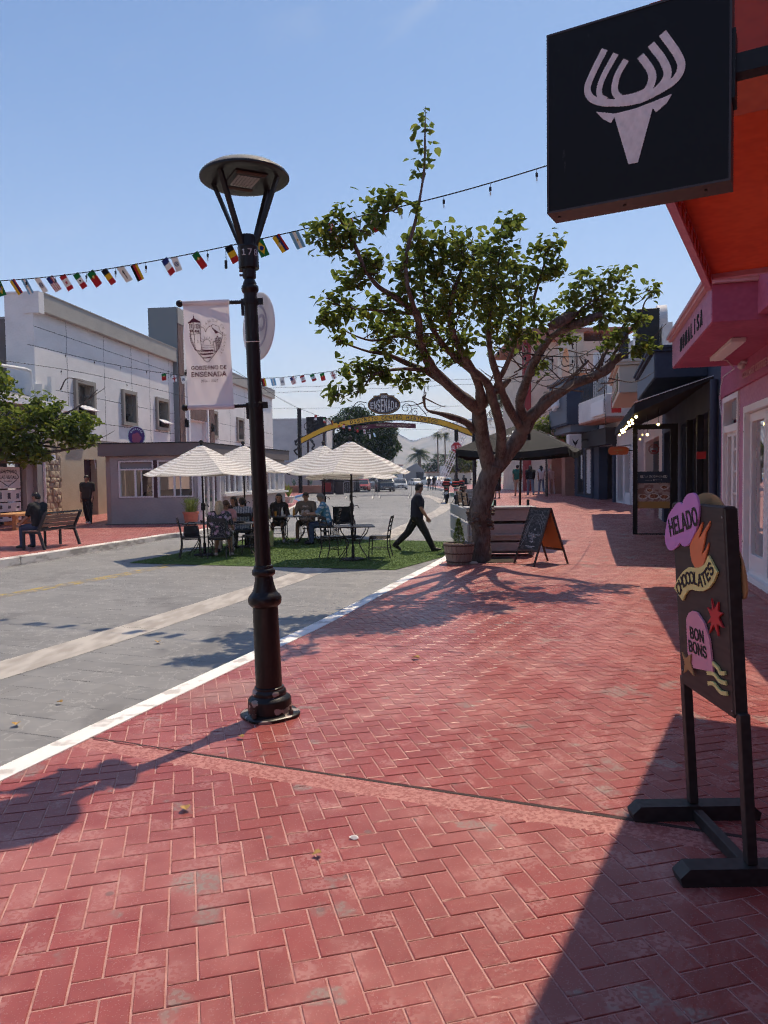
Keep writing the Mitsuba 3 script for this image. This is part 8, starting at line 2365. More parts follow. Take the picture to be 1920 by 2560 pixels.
# ---- wooden backed chairs beyond the divider
mat('m_backwood', (0.30, 0.19, 0.11), rough=0.6)
for i, (x, y, r, lb) in enumerate(((2.95, 19.6, -1.35, 'nearest wooden backed chair beyond the grey divider'), (3.05, 21.0, -1.35, 'second wooden backed chair beyond the grey divider'), (2.9, 24.2, -1.3, 'third wooden backed chair, further along the kerb'), (2.85, 25.4, -1.3, 'farthest wooden backed chair along the kerb'))):
    k = thing('terrace_chair', lb, 'chair', 'wooden backed terrace chairs')
    M = tr(x, y, float(walk_z(x, y))) @ rz(r)
    for s in (-1, 1):
        part(k, 'rear_leg', bar((s * 0.21, -0.16, 0), (s * 0.21, -0.30, 0.92), 0.045, 0.03), 'm_black', M)
        part(k, 'front_leg', bar((s * 0.21, 0.22, 0), (s * 0.21, 0.22, 0.44), 0.045), 'm_black', M)
    part(k, 'seat', bx(-0.23, 0.23, -0.22, 0.24, 0.44, 0.48, 0.008), 'm_black', M)
    for z in (0.60, 0.74, 0.88):
        y_ = -0.16 - 0.14 * z / 0.92 + 0.025
        part(k, 'back_slat', bx(-0.22, 0.22, y_ - 0.012, y_ + 0.012, z - 0.055, z + 0.055, 0.004), 'm_backwood', M)

# ---- left pavement: bench, low timber table, potted grass
bn = thing('park_bench', 'dark steel and timber bench on the left pavement with a man sitting on it', 'bench')
BNM = tr(-8.10, 18.08, float(left_z(0, 18))) @ rz(-0.15)          # bench runs along its y, its back to the right
for y_ in (-0.74, 0.74):
    part(bn, 'end_frame', cat(bar((-0.28, y_, 0.0), (-0.28, y_, 0.42), 0.05), bar((-0.30, y_, 0.41), (0.14, y_, 0.40), 0.05), bar((0.25, y_, 0.0), (0.10, y_, 0.45), 0.055), bar((0.10, y_, 0.44), (0.30, y_, 0.86), 0.055)), 'm_charcoal', BNM)
for x_ in (-0.24, -0.13, -0.02, 0.08):
    part(bn, 'seat_slat', bx(x_ - 0.045, x_ + 0.045, -0.78, 0.78, 0.425, 0.455, 0.005), 'm_slat', BNM)
for z_, x_ in ((0.56, 0.125), (0.66, 0.172), (0.76, 0.220)):
    m = apply(bx(-0.012, 0.012, -0.72, 0.72, -0.045, 0.045, 0.004), tr(x_, 0, z_) @ ry(0.44))
    part(bn, 'back_slat', m, 'm_slat', BNM)
part(bn, 'top_rail', cat(bar((0.30, -0.77, 0.86), (0.30, 0.77, 0.86), 0.045), bar((0.115, -0.77, 0.48), (0.115, 0.77, 0.48), 0.04)), 'm_charcoal', BNM)
part(bn, 'middle_leg', bar((-0.25, 0.05, 0.0), (-0.25, 0.05, 0.42), 0.045), 'm_charcoal', BNM)
tt = thing('timber_table', 'low honey coloured timber table against the poster window at the left edge', 'table')
TTM = tr(-12.25, 25.0, 0.11) @ rz(-0.12)
mat('m_honey', grain((0.36, 0.17, 0.07), (0.50, 0.27, 0.12), 20, 4, 20), rough=0.6)
for k in range(4):
    part(tt, 'top_plank', bx(-0.5 + 0.25 * k, -0.258 + 0.25 * k, -1.1, 1.1, 0.45, 0.53, 0.006), 'm_honey', TTM)
for x_ in (-0.4, 0.4):
    for y_ in (-0.95, 0.95):
        part(tt, 'leg', bx(x_ - 0.07, x_ + 0.07, y_ - 0.07, y_ + 0.07, 0, 0.449, 0.006), 'm_honey', TTM)
part(tt, 'stretcher', bx(-0.06, 0.06, -0.87, 0.87, 0.15, 0.27, 0.005), 'm_honey', TTM)
pg = thing('potted_grass', 'terracotta pot of yellow green grass at the pavilion corner', 'plant pot')
PGM = tr(-6.55, 25.1, float(left_z(0, 25)))
part(pg, 'pot', apply(lathe([(0.0, 0), (0.185, 0), (0.25, 0.40), (0.275, 0.40), (0.275, 0.47), (0.245, 0.47), (0.235, 0.42), (0, 0.42)], 28), PGM), 'm_terracotta', smooth=40)
gp = np.random.default_rng(19)
bl_ = []
for k in range(230):
    a, r, h = gp.uniform(0, 2 * PI), gp.uniform(0, 0.17), gp.uniform(0.3, 0.62)
    o = gp.uniform(0.05, 0.34)
    b = np.array([r * math.cos(a), r * math.sin(a), 0.42])
    t_ = b + np.array([o * math.cos(a), o * math.sin(a), h])
    w = np.array([-math.sin(a), math.cos(a), 0]) * 0.012
    mpt = (b + t_) / 2 + np.array([0, 0, 0.09])
    bl_ += [(b - w, b + w, mpt), (mpt - w * 0.8, mpt + w * 0.8, t_)]
bl_ = np.array(bl_)
part(pg, 'grass', apply(trimesh.Trimesh(bl_.reshape(-1, 3), np.arange(len(bl_) * 3).reshape(-1, 3), process=False), PGM), 'm_conifer', uv=np.repeat(gp.uniform(0.4, 1.6, (len(bl_), 1)), 3, 0) * np.array([[1, 0]]), kind='stuff')
fp = thing('potted_plant', 'white bowl planter with a yellow striped plant past the pavilion', 'plant pot')
part(fp, 'bowl', apply(lathe([(0.0, 0), (0.2, 0), (0.36, 0.3), (0.36, 0.34), (0.3, 0.34), (0, 0.28)], 24), tr(-4.9, 38.0, float(left_z(0, 38)) + 0.12)), 'm_offwhite', smooth=40)
bl2 = []
for k in range(40):
    a, h, o = gp.uniform(0, 2 * PI), gp.uniform(0.3, 0.8), gp.uniform(0.05, 0.35)
    b = np.array([0, 0, 0.28])
    t_ = b + np.array([o * math.cos(a), o * math.sin(a), h])
    w = np.array([-math.sin(a), math.cos(a), 0]) * 0.04
    bl2 += [(b - w * 0.3, (b + t_) / 2 + w, t_), (b + w * 0.3, (b + t_) / 2 - w, t_)]
bl2 = np.array(bl2)
part(fp, 'leaves', apply(trimesh.Trimesh(bl2.reshape(-1, 3), np.arange(len(bl2) * 3).reshape(-1, 3), process=False), tr(-4.9, 38.0, float(left_z(0, 38)) + 0.12)), 'm_conifer', uv=np.full((len(bl2) * 3, 2), 1.2), kind='stuff')

# ---- fallen leaves and litter
mat('m_dryleaf', (0.36, 0.22, 0.07), rough=0.8)
for i, (x, y, z, r, s, lb) in enumerate(((-1.02, 3.66, 0.004, 0.4, 0.058, 'curled dry yellow leaf on the bricks at the lower left'), (0.30, 6.72, 0.003, 1.0, 0.075, 'dry brown leaf on the bricks right of the lamp post'), (-0.30, 3.22, 0.003, 2.0, 0.042, 'small dry leaf near the scrap of paper'), (-2.72, 5.35, -0.112, 0.3, 0.07, 'dry leaf on the road, nearest of two by the white kerb'), (-2.62, 5.9, -0.112, 1.3, 0.05, 'second dry leaf on the road by the white kerb'), (-2.5, 8.05, -0.112, 0.2, 0.075, 'dry leaf further out on the grey road'), (-0.93, 5.25 - 0.55, 0.003, 0.9, 0.05, 'dry leaf scrap near the lamp shadow'))):
    one('dry_leaf', lb, 'leaf', apply(trimesh.Trimesh(LEAFV * np.array([1, 1, 2.2]), LEAFF, process=False), tr(x, y, z + 0.012) @ rz(r) @ rx(0.15) @ sc(s)), 'm_dryleaf')
sp_ = []
gs_ = np.random.default_rng(3)
pv_ = np.array([(0.025 * math.cos(a) * gs_.uniform(.7, 1.2), 0.018 * math.sin(a) * gs_.uniform(.7, 1.2), gs_.uniform(0.002, 0.016)) for a in np.linspace(0, 2 * PI, 9)[:-1]] + [(0, 0, 0.02)])
one('paper_scrap', 'crumpled scrap of white paper on the red bricks', 'litter', apply(trimesh.Trimesh(pv_, np.array([(i, (i + 1) % 8, 8) for i in range(8)]), process=False), tr(-0.16, 3.37, 0.0)), 'm_white')
# ================================================================ people
mat('m_skin', grain((0.30, 0.165, 0.11), (0.36, 0.205, 0.14), 30, 30, 30), rough=0.5)
mat('m_hair', (0.018, 0.013, 0.011), rough=0.5)
mat('m_hairblonde', grain((0.30, 0.22, 0.13), (0.50, 0.40, 0.27), 60, 60, 18), rough=0.55)
mat('m_hairbrown', (0.06, 0.028, 0.02), rough=0.5)
mat('m_hairgrey', (0.16, 0.145, 0.14), rough=0.6)
mat('m_eye', (0.012, 0.01, 0.01), rough=0.2)
mat('m_lip', (0.26, 0.09, 0.075), rough=0.5)
mat('m_clothnavy', (0.016, 0.018, 0.034), rough=0.85)
mat('m_clothblack', (0.011, 0.011, 0.012), rough=0.85)
mat('m_clothdark', (0.034, 0.031, 0.026), rough=0.85)
mat('m_denim', (0.045, 0.065, 0.12), rough=0.85)
mat('m_denimlight', (0.12, 0.17, 0.25), rough=0.85)
mat('m_clothpink', (0.46, 0.24, 0.27), rough=0.85)
mat('m_clothwhite', (0.62, 0.60, 0.60), rough=0.85)
mat('m_clothgreen', (0.02, 0.11, 0.085), rough=0.85)
mat('m_clothbeige', (0.33, 0.26, 0.19), rough=0.85)
mat('m_clothblush', (0.42, 0.27, 0.25), rough=0.85)
mat('m_clothtan', (0.14, 0.115, 0.095), rough=0.85)


def c_floral(p, n, uv):
    d1_, d2_, w = voronoi(p.x * 9 + p.y * 3, p.z * 9)
    e1_, e2_, w2 = voronoi(p.x * 34 + p.y * 9, p.z * 34)
    col = mix((0.020, 0.018, 0.030), (0.55, 0.52, 0.54), smoothstep(0.20, 0.12, e1_))
    return mix(col, mix((0.52, 0.44, 0.50), (0.40, 0.22, 0.32), w), smoothstep(0.36, 0.28, d1_) * smoothstep(0.35, 0.4, w))


def c_hawaii(p, n, uv):
    d1_, d2_, w = voronoi(p.x * 3 + p.y * 8, p.z * 9)
    col = mix((0.06, 0.17, 0.29), (0.11, 0.26, 0.38), fbm(p.x * 9, p.y * 9, p.z * 9, 2))
    return mix(col, (0.50, 0.53, 0.55), smoothstep(0.36, 0.27, d1_) * smoothstep(0.3, 0.4, w))


def c_stripe(p, n, uv):
    t = p.x * 24 + p.y * 5
    t = t - dr.floor(t)
    return mix((0.42, 0.45, 0.50), (0.05, 0.075, 0.15), smoothstep(0.5, 0.58, t))


def c_flowerapron(p, n, uv):
    d1_, d2_, w = voronoi(p.x * 16, p.z * 16 + p.y * 4)
    return mix((0.50, 0.44, 0.43), mix((0.20, 0.10, 0.11), (0.34, 0.26, 0.2), w), smoothstep(0.42, 0.3, d1_))


mat('m_floral', c_floral, rough=0.85)
mat('m_hawaii', c_hawaii, rough=0.85)
mat('m_stripecloth', c_stripe, rough=0.85)
mat('m_flowerapron', c_flowerapron, rough=0.85)
mat('m_shoeblack', (0.012, 0.012, 0.012), rough=0.45)
mat('m_shoewhite', (0.50, 0.48, 0.47), rough=0.6)

Vv = lambda *a: np.array(a, float)


def sph(p, r, seg=14):
    return m3.Manifold.sphere(float(r), seg).translate([float(v) for v in p])


def hull(*pr):
    return m3.Manifold.batch_hull([sph(p, r) for p, r in pr])


def soft(parts, res=0.035, it=6, keep=True):
    m = m3.Manifold.batch_boolean(parts, m3.OpType.Add)
    m = m.refine_to_length(res)
    q = m.to_mesh()
    t = trimesh.Trimesh(q.vert_properties[:, :3], q.tri_verts, process=True)
    trimesh.smoothing.filter_taubin(t, lamb=0.5, nu=0.52, iterations=it)
    return t


def rot_yaw(v, a):
    c, s = math.cos(a), math.sin(a)
    return Vv(v[0] * c - v[1] * s, v[0] * s + v[1] * c, v[2])


def limb_dir(pitch, out):
    """Direction of a limb hanging down: pitch swings it forward (+y), out moves it sideways (+x)."""
    return Vv(math.sin(out), math.sin(pitch) * math.cos(out), -math.cos(pitch) * math.cos(out))


def person(label, x, y, z, face_, pose, top='m_clothblack', legs='m_clothblack', hair='m_hair', shoe='m_shoeblack', h=1.72, sleeve=0.55, longhair=0.0, shorts=False, skirt=False, group=None, near=True, build=1.0, head=(0.0, 0.0), hat=None):
    """pose: hip height, lean, arms {L, R: (pitch, out, elbow, inward)}, legs {L, R: (pitch, out, knee)}. Local frame: x right, y forward, z up."""
    k = h / 1.72
    hp, lean = pose['hip'], pose['lean']
    wS, wH = 0.185 * build, 0.085 * build
    pel = Vv(0, 0, hp)
    up = Vv(0, math.sin(lean), math.cos(lean))
    fw = Vv(0, math.cos(lean), -math.sin(lean))
    rt_ = Vv(1, 0, 0)
    waist, chest, shc, neck = pel + up * 0.15, pel + up * 0.34, pel + up * 0.475, pel + up * 0.545
    hl = pose.get('headlean', lean * 0.5)
    hup = Vv(0, math.sin(hl), math.cos(hl))
    hc = neck + hup * 0.125 + fw * 0.02
    yaw, pit = head
    hf0 = Vv(0, math.cos(hl + pit), -math.sin(hl + pit))
    hu = Vv(0, math.sin(hl + pit), math.cos(hl + pit))
    hf, hr_ = rot_yaw(hf0, yaw), rot_yaw(Vv(1, 0, 0), yaw)
    hu = np.cross(hr_, hf)
    H = lambda a, b, c: hc + hr_ * a + hf * b + hu * c
    skin, shirt, trous = [], [], []
    # head
    skin += [hull((H(0, -0.012, 0.03), 0.083), (H(0, 0.012, 0.035), 0.078), (H(0, 0.03, -0.055), 0.052), (H(0, 0.052, -0.085), 0.026)),
             hull((H(0, 0.082, 0.005), 0.011), (H(0, 0.104, -0.028), 0.013)), hull((H(0.078, -0.005, 0.012), 0.016), (H(0.080, -0.008, -0.02), 0.012)), hull((H(-0.078, -0.005, 0.012), 0.016), (H(-0.080, -0.008, -0.02), 0.012)),
             hull((H(0, -0.01, -0.05), 0.054 * build), (neck - up * 0.03, 0.058 * build))]
    # trunk
    b = build
    up_t = hull((shc + rt_ * (wS - 0.03), 0.062), (shc - rt_ * (wS - 0.03), 0.062), (neck - up * 0.03, 0.058), (chest + rt_ * 0.085 * b, 0.108 * b), (chest - rt_ * 0.085 * b, 0.108 * b))
    mid_t = hull((chest + rt_ * 0.08 * b, 0.105 * b), (chest - rt_ * 0.08 * b, 0.105 * b), (waist + rt_ * 0.055 * b, 0.108 * b), (waist - rt_ * 0.055 * b, 0.108 * b))
    low_t = hull((waist + rt_ * 0.055 * b, 0.106 * b), (waist - rt_ * 0.055 * b, 0.106 * b), (pel + rt_ * 0.07 * b - up * 0.02, 0.112 * b), (pel - rt_ * 0.07 * b - up * 0.02, 0.112 * b))
    skin += [up_t, mid_t, low_t]
    e = 0.014

    def sh(p0, r0, p1, r1):
        return hull((p0, r0 + e), (p1, r1 + e))
    shirt += [hull((shc + rt_ * (wS - 0.03), 0.064 + e), (shc - rt_ * (wS - 0.03), 0.064 + e), (neck - up * 0.045, 0.052 + e), (chest + rt_ * 0.085 * b, 0.11 * b + e), (chest - rt_ * 0.085 * b, 0.11 * b + e)),
              hull((chest + rt_ * 0.08 * b, 0.108 * b + e), (chest - rt_ * 0.08 * b, 0.108 * b + e), (waist + rt_ * 0.06 * b, 0.108 * b + e), (waist - rt_ * 0.06 * b, 0.108 * b + e)),
              hull((waist + rt_ * 0.06 * b, 0.108 * b + e), (waist - rt_ * 0.06 * b, 0.108 * b + e), (pel + rt_ * 0.07 * b + up * 0.0, 0.108 * b + e), (pel - rt_ * 0.07 * b + up * 0.0, 0.108 * b + e))]
    trous += [hull((pel + rt_ * 0.07 * b - up * 0.01, 0.114 * b + 0.006), (pel - rt_ * 0.07 * b - up * 0.01, 0.114 * b + 0.006), (pel + up * 0.05 + rt_ * 0.06 * b, 0.108 * b), (pel + up * 0.05 - rt_ * 0.06 * b, 0.108 * b))]
    shoes = []
    for s, nm in ((-1, 'L'), (1, 'R')):
        ap, ao, ae, ai = pose['arms'][nm]
        S = shc + rt_ * s * wS - up * 0.012
        d = limb_dir(ap, s * ao)
        E = S + d * 0.285
        d2_ = limb_dir(ap + ae, s * ao - s * ai)
        Wr = E + d2_ * 0.245
        skin += [hull((S, 0.052 * b), (E, 0.040)), hull((E, 0.040), (E + d2_ * 0.09, 0.041), (Wr, 0.027))]
        # hand: palm, four fingers of unequal length, thumb from the side of the palm
        hx_ = np.cross(d2_, Vv(s * 1.0, 0, 0))
        hx_ /= np.linalg.norm(hx_) + 1e-9
        nrm = np.cross(hx_, d2_) * s
        Pm = Wr + d2_ * 0.085
        skin.append(hull((Wr, 0.023), (Wr + d2_ * 0.03 + hx_ * 0.022, 0.015), (Wr + d2_ * 0.03 - hx_ * 0.022, 0.015), (Pm + hx_ * 0.030, 0.013), (Pm - hx_ * 0.030, 0.013)))
        for j, (o, ln) in enumerate(((0.030, 0.062), (0.010, 0.074), (-0.011, 0.069), (-0.031, 0.054))):
            cu = 0.5 if j < 3 else 0.65
            p0 = Pm + hx_ * o
            p1 = p0 + (d2_ * math.cos(cu * 0.5) - nrm * math.sin(cu * 0.5)) * ln * 0.5
            p2 = p1 + (d2_ * math.cos(cu * 1.6) - nrm * math.sin(cu * 1.6)) * ln * 0.5
            skin += [hull((p0, 0.0098), (p1, 0.0092)), hull((p1, 0.0092), (p2, 0.0078))]
        t0 = Wr + d2_ * 0.03 + hx_ * 0.024
        t1 = t0 + hx_ * 0.028 + d2_ * 0.028 - nrm * 0.01
        skin += [hull((t0, 0.014), (t1, 0.011)), hull((t1, 0.011), (t1 + d2_ * 0.032 - nrm * 0.006, 0.0085))]
        if sleeve > 0:
            q = S + d * 0.285 * min(1, sleeve)
            shirt.append(sh(S, 0.056 * b, q, 0.048 if sleeve <= 1 else 0.044))
            if sleeve > 1:
                shirt.append(hull((E, 0.044 + e), (E + d2_ * 0.245 * (sleeve - 1), 0.032 + e)))
        lp_, lo, lk = pose['legs'][nm]
        J = pel + rt_ * s * wH - up * 0.03
        d = limb_dir(lp_, s * lo)
        K = J + d * 0.43
        d2_ = limb_dir(lp_ - lk, s * lo * 0.6)
        An = K + d2_ * 0.415
        skin += [hull((J, 0.083 * b), (K, 0.052 * b)), hull((K, 0.052 * b), (K + d2_ * 0.13, 0.053 * b), (An, 0.034))]
        if not skirt:
            if shorts:
                trous.append(hull((J, 0.092 * b), (K - d * 0.06, 0.074 * b)))
            else:
                trous += [hull((J, 0.093 * b), (K, 0.066 * b)), hull((K, 0.066 * b), (An + d2_ * 0.01, 0.050 * b))]
        fp_ = pose.get('foot', {}).get(nm, 0.0)
        fd = Vv(s * 0.12, math.cos(fp_), math.sin(fp_))
        fu = Vv(0, -math.sin(fp_), math.cos(fp_))
        heel = An - fu * 0.045 - fd * 0.035
        shoes.append(m3.Manifold.batch_hull([sph(heel, 0.034), sph(An - fu * 0.01, 0.04), sph(An + fd * 0.09 - fu * 0.042, 0.036), sph(An + fd * 0.155 - fu * 0.050, 0.028)]))
    if skirt:
        kn = [pel + limb_dir(pose['legs'][n_][0], 0) * 0.44 + rt_ * s * 0.12 for s, n_ in ((-1, 'L'), (1, 'R'))]
        trous = [hull((pel + rt_ * 0.07 * b, 0.118 * b), (pel - rt_ * 0.07 * b, 0.118 * b), (kn[0], 0.10), (kn[1], 0.10))]
    M = tr(x, y, z) @ rz(face_) @ sc(k)
    key = thing('person', label, 'person', group)
    res = 0.03 if near else 0.06
    part(key, 'body', soft(skin, 0.022 if near else 0.05, 3), 'm_skin', M, smooth=True)
    sm = soft(shirt, res, 8)
    sm.vertices = sm.vertices + sm.vertex_normals * (0.010 * (meshkit.fbm(sm.vertices * np.array([14, 14, 9]) + x, 3) - 0.5))[:, None]
    part(key, 'dress' if skirt else 'top', sm, top, M, smooth=True)
    tm = soft(trous, res, 8)
    tm.vertices = tm.vertices + tm.vertex_normals * (0.012 * (meshkit.fbm(tm.vertices * np.array([12, 12, 16]) + x, 3) - 0.5))[:, None]
    part(key, 'skirt' if skirt else 'shorts' if shorts else 'trousers', tm, legs, M, smooth=True)
    for m in shoes:
        part(key, 'shoe', soft([m], 0.03, 4), shoe, M, smooth=True)
    hm = m3.Manifold.batch_hull([sph(H(0, -0.014, 0.038), 0.089), sph(H(0, 0.012, 0.048), 0.080), sph(H(0, -0.035, -0.02), 0.070)])
    fb = m3.Manifold.cube([0.4, 0.2, 0.2], True).translate([0, 0.142, -0.045])
    Bm = np.column_stack([hr_, hf, hu, hc])
    fb = fb.transform(Bm.tolist())
    hm = hm - fb
    hp_ = [hm]
    if longhair:
        hp_.append(hull((H(0, -0.04, 0.02), 0.078), (H(0, -0.055, -0.10), 0.075), (H(0, -0.06, -0.12 - longhair), 0.06)))
        for s in (-1, 1):
            hp_.append(hull((H(s * 0.06, -0.03, 0.02), 0.035), (H(s * 0.078, -0.02, -0.12 - longhair * 0.6), 0.028)))
    hmesh = soft(hp_, 0.02, 3)
    hmesh.vertices = hmesh.vertices + hmesh.vertex_normals * ((0.02 if longhair else 0.008) * (meshkit.fbm(hmesh.vertices * 38 + y, 3) - 0.42))[:, None]
    part(key, 'hair', hmesh, hair, M, smooth=True)
    if near:
        for s in (-1, 1):
            part(key, 'eye', ball(0.0095, H(s * 0.031, 0.080, 0.008), 1), 'm_eye', M)
            part(key, 'eyebrow', tube([H(s * 0.016, 0.089, 0.030), H(s * 0.046, 0.079, 0.030)], 0.004, 5), hair if hair != 'm_hairgrey' else 'm_hairbrown', M)
        part(key, 'mouth', tube([H(-0.02, 0.076, -0.058), H(0, 0.083, -0.056), H(0.02, 0.076, -0.058)], 0.005, 5), 'm_lip', M)
    if hat:
        part(key, 'hat', apply(lathe([(0.0, 0.11), (0.09, 0.10), (0.10, 0.03), (0.19, 0.005), (0.19, -0.004), (0.10, 0.015), (0.0, 0.03)], 24), basis(H(0, -0.01, 0.04), hr_, hf, hu)), hat, M, smooth=40)
    return key, M, dict(H=H, pel=pel, chest=chest, waist=waist, shc=shc)


STAND = dict(hip=0.94, lean=0.0, arms={'L': (0.05, 0.10, 0.15, 0.1), 'R': (-0.05, 0.10, 0.2, 0.1)}, legs={'L': (0.03, 0.04, 0.03), 'R': (-0.03, 0.04, 0.03)})


def walk(a=0.35, lean=0.04, kn=0.15, sw=0.35):
    return dict(hip=0.94 - 0.42 * a * a, lean=lean, arms={'L': (-sw, 0.10, 0.25, 0.1), 'R': (sw, 0.10, 0.35, 0.1)}, legs={'L': (a, 0.03, kn * 0.5), 'R': (-a * 0.7, 0.03, kn * 2.0)}, foot={'L': 0.12, 'R': -0.5})


def sit(lean=0.1, arms=None, spread=0.12, hip=0.545, kn=1.5):
    return dict(hip=hip, lean=lean, arms=arms or {'L': (0.5, 0.15, 0.9, 0.3), 'R': (0.5, 0.15, 0.9, 0.3)}, legs={'L': (1.5, spread, kn), 'R': (1.5, spread, kn)}, headlean=lean * 0.6)


# the man who walks across the turf to the right
pw_ = dict(hip=0.865, lean=0.07, arms={'L': (-0.10, 0.12, 0.25, 0.1), 'R': (0.22, 0.12, 0.35, 0.05)}, legs={'L': (-0.52, 0.03, 0.28), 'R': (0.50, 0.03, 0.06)}, foot={'L': -0.55, 'R': 0.22}, headlean=0.05)
person('man in dark navy shirt and black trousers striding right across the turf', 0.78, 17.6, -0.115, -PI / 2 - 0.35 + 0.35, pw_, 'm_clothnavy', 'm_clothblack', h=1.70, build=1.3, head=(0.5, 0.12), sleeve=0.7)
# left side
person('man in dark polo shirt and black trousers walking towards us by the left pavilion', -10.75, 26.9, 0.13, PI - 0.15, dict(hip=0.93, lean=0.02, arms={'L': (0.12, 0.14, 0.3, 0.15), 'R': (-0.15, 0.14, 0.25, 0.1)}, legs={'L': (0.18, 0.05, 0.1), 'R': (-0.06, 0.05, 0.3)}, foot={'L': 0.1, 'R': -0.3}), 'm_clothdark', 'm_clothblack', shoe='m_shoewhite', h=1.76, build=1.15, head=(0.1, 0.3), sleeve=0.75)
person('man in black t shirt and jeans sitting on the bench, seen from behind', -8.24, 17.72, 0.085, PI / 2 - 0.35, sit(0.12, {'L': (0.35, 0.15, 0.6, 0.2), 'R': (0.45, 0.15, 0.8, 0.3)}, 0.1, 0.555, 1.55), 'm_clothblack', 'm_denim', shoe='m_shoeblack', build=1.12, head=(0.2, 0.35), sleeve=0.75)
# at the tables
zt = float(TZ(-3.7, 17))
person('blonde curly haired woman in a flowered dark dress seen from behind at the table', -3.74, 16.74, zt, 0.0, sit(0.10, {'L': (0.4, 0.2, 0.8, 0.2), 'R': (0.4, 0.2, 0.9, 0.3)}), 'm_floral', 'm_floral', 'm_hairblonde', shoe='m_shoewhite', h=1.66, build=1.12, longhair=0.06, skirt=True, sleeve=0.8, head=(0, 0.1))
person('woman in a pink top bending over the table, facing the blonde woman', -3.90, 18.38, zt, PI + 0.1, sit(0.30, {'L': (0.6, 0.15, 0.8, 0.3), 'R': (0.6, 0.15, 0.8, 0.3)}), 'm_clothpink', 'm_clothwhite', 'm_hairbrown', h=1.66, longhair=0.03, head=(0.0, 0.45))
person('dark haired woman half hidden behind the woman in pink', -3.86, 19.3, float(TZ(-3.8, 19.3)), PI - 0.6, sit(0.1), 'm_clothblack', 'm_denim', longhair=0.1, h=1.68)
person('person in a blue and white striped shirt seen from behind', -3.58, 18.72, float(TZ(-3.6, 18.7)), 0.25, sit(0.12, {'L': (0.4, 0.2, 0.8, 0.2), 'R': (0.5, 0.25, 0.7, 0.2)}), 'm_stripecloth', 'm_denim', h=1.68, build=1.05, sleeve=1.3)
kh = person('person in a wide beige hat behind the lamp post', -3.17, 19.05, float(TZ(-3.2, 19)), 0.3, sit(0.08), 'm_clothbeige', 'm_clothtan', 'm_hairgrey', hat='m_clothbeige', h=1.66)
ob = thing('orange_bag', 'bright orange backpack hung behind the lamp post next to the wide hat', 'bag')
part(ob, 'body', apply(trimesh.convex.convex_hull(np.array([(sx * a, sy * b, z) for sx in (-1, 1) for sy in (-1, 1) for a, b, z in ((0.14, 0.05, 0), (0.15, 0.07, 0.12), (0.11, 0.05, 0.32))])), tr(-3.19, 18.76, float(TZ(-3.2, 19)) + 0.55)), 'm_orangebag')
part(ob, 'strap', apply(tube([(-0.08, 0.05, 0.3), (-0.1, 0.12, 0.36), (0.1, 0.12, 0.36), (0.08, 0.05, 0.3)], 0.012, 5), tr(-3.19, 18.76, float(TZ(-3.2, 19)) + 0.55)), 'm_orangebag')
zb = float(TZ(-2.5, 20.3))
person('dark haired woman in a black jacket facing us at the drinks table', -2.90, 20.50, zb, PI, sit(0.05, {'L': (0.3, 0.25, 1.1, 0.4), 'R': (0.3, 0.25, 1.1, 0.4)}), 'm_clothblack', 'm_clothtan', longhair=0.05, h=1.70, sleeve=1.8, shorts=True, shoe='m_shoewhite')
bb_ = person('man in a flowered apron over a brown shirt facing us at the table', -2.15, 20.62, zb, PI - 0.15, sit(0.12, {'L': (0.5, 0.25, 0.9, 0.4), 'R': (0.5, 0.25, 0.9, 0.4)}), 'm_clothtan', 'm_clothtan', h=1.74, build=1.12, sleeve=1.5, shorts=True, shoe='m_shoewhite', head=(0.35, 0.25))
part(bb_[0], 'apron', soft([hull((bb_[2]['chest'] + Vv(0.07, 0.075, 0.05), 0.055), (bb_[2]['chest'] + Vv(-0.07, 0.075, 0.05), 0.055), (bb_[2]['pel'] + Vv(0.11, 0.12, 0.02), 0.055), (bb_[2]['pel'] + Vv(-0.11, 0.12, 0.02), 0.055))], 0.03, 4), 'm_flowerapron', bb_[1], smooth=True)
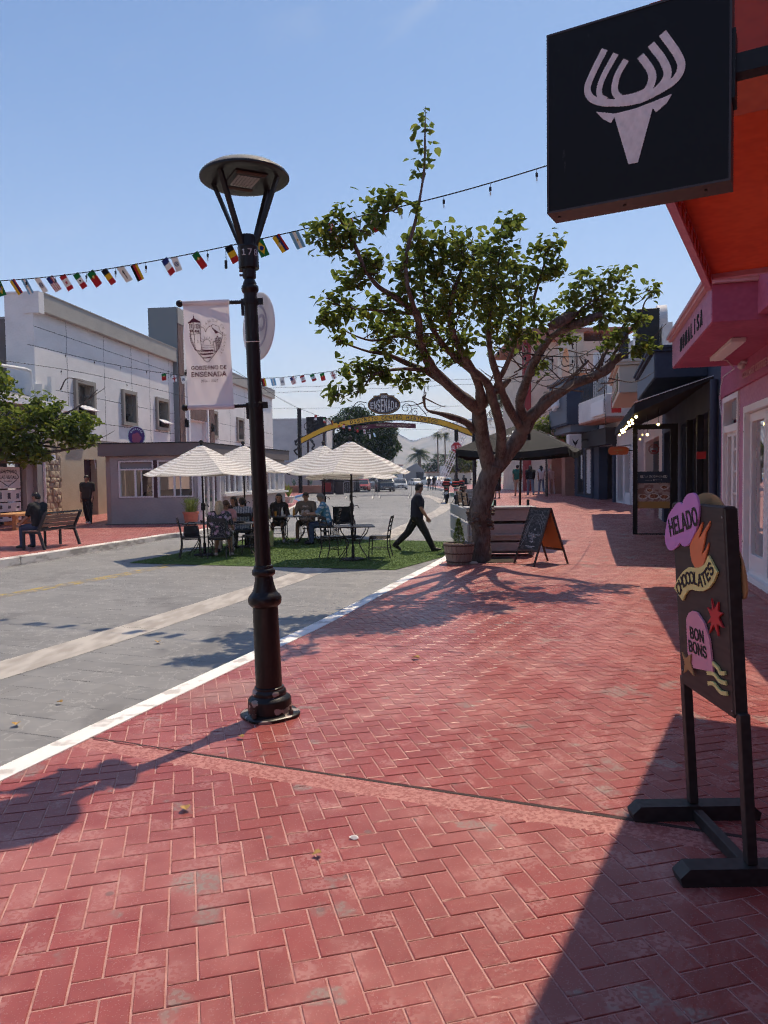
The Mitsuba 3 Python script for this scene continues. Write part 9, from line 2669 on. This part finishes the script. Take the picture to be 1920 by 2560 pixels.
person('man in a blue patterned short sleeved shirt and jeans in profile at the table', -1.52, 19.72, zb, PI / 2 + 0.1, sit(0.22, {'L': (0.65, 0.15, 0.9, 0.3), 'R': (0.65, 0.15, 0.9, 0.3)}), 'm_hawaii', 'm_denim', 'm_hairgrey', h=1.74, build=1.15, head=(0.1, 0.4), sleeve=0.9)
for x_, y_, hr2, tp_, lb in ((-8.9, 28.3, 'm_hair', 'm_clothdark', 'dim seated diner inside the pavilion, left window'), (-7.2, 28.5, 'm_hairbrown', 'm_clothtan', 'dim seated diner inside the pavilion, behind the middle window')):
    person(lb, x_, y_, 0.16, PI - 0.3, sit(0.1), tp_, 'm_clothblack', hr2, near=False)
# walkers further off
wz = lambda y_: float(walk_z(0, y_))
person('walker in a green shirt and pale shorts far along the right pavement', 7.5, 41.5, wz(41.5), -0.1, walk(0.15), 'm_clothgreen', 'm_clothbeige', h=1.74, near=False, shorts=True, build=1.1)
person('walker in a loose black top and jeans with a shoulder strap', 8.42, 42.5, wz(42.5), 0.0, walk(0.2), 'm_clothblack', 'm_denimlight', h=1.70, near=False, longhair=0.05, build=1.2, sleeve=1.8)
person('walker in a white sleeveless top and blue jeans on the right pavement', 9.4, 44.2, wz(44.2), 0.05, walk(0.22), 'm_clothwhite', 'm_denimlight', h=1.68, near=False, longhair=0.1, sleeve=0.0)
person('blonde walker in a dusty pink outfit with a crossbody strap', 9.98, 44.0, wz(44.0), 0.0, walk(0.2), 'm_clothblush', 'm_clothblush', 'm_hairblonde', h=1.74, near=False, longhair=0.16, sleeve=1.8, shoe='m_shoewhite')
person('small dark figure far behind the blonde walker', 11.2, 50.0, wz(50), 0.3, STAND, 'm_clothdark', 'm_clothtan', h=1.6, near=False)
person('figure in long black clothes half hidden by the tree trunk', 5.9, 38.5, wz(38.5), 0.4, STAND, 'm_clothblack', 'm_clothblack', h=1.66, near=False, skirt=True, longhair=0.1)
person('far pedestrian in black crossing the street, left one of the pair', 5.35, 87, float(road_z(0, 87)), 0.2, walk(0.3), 'm_clothblack', 'm_clothdark', h=1.66, near=False, longhair=0.1)
person('far pedestrian in black crossing the street, right one of the pair', 5.95, 87.3, float(road_z(0, 87)), 0.2, walk(0.3), 'm_clothblack', 'm_clothblack', h=1.74, near=False)
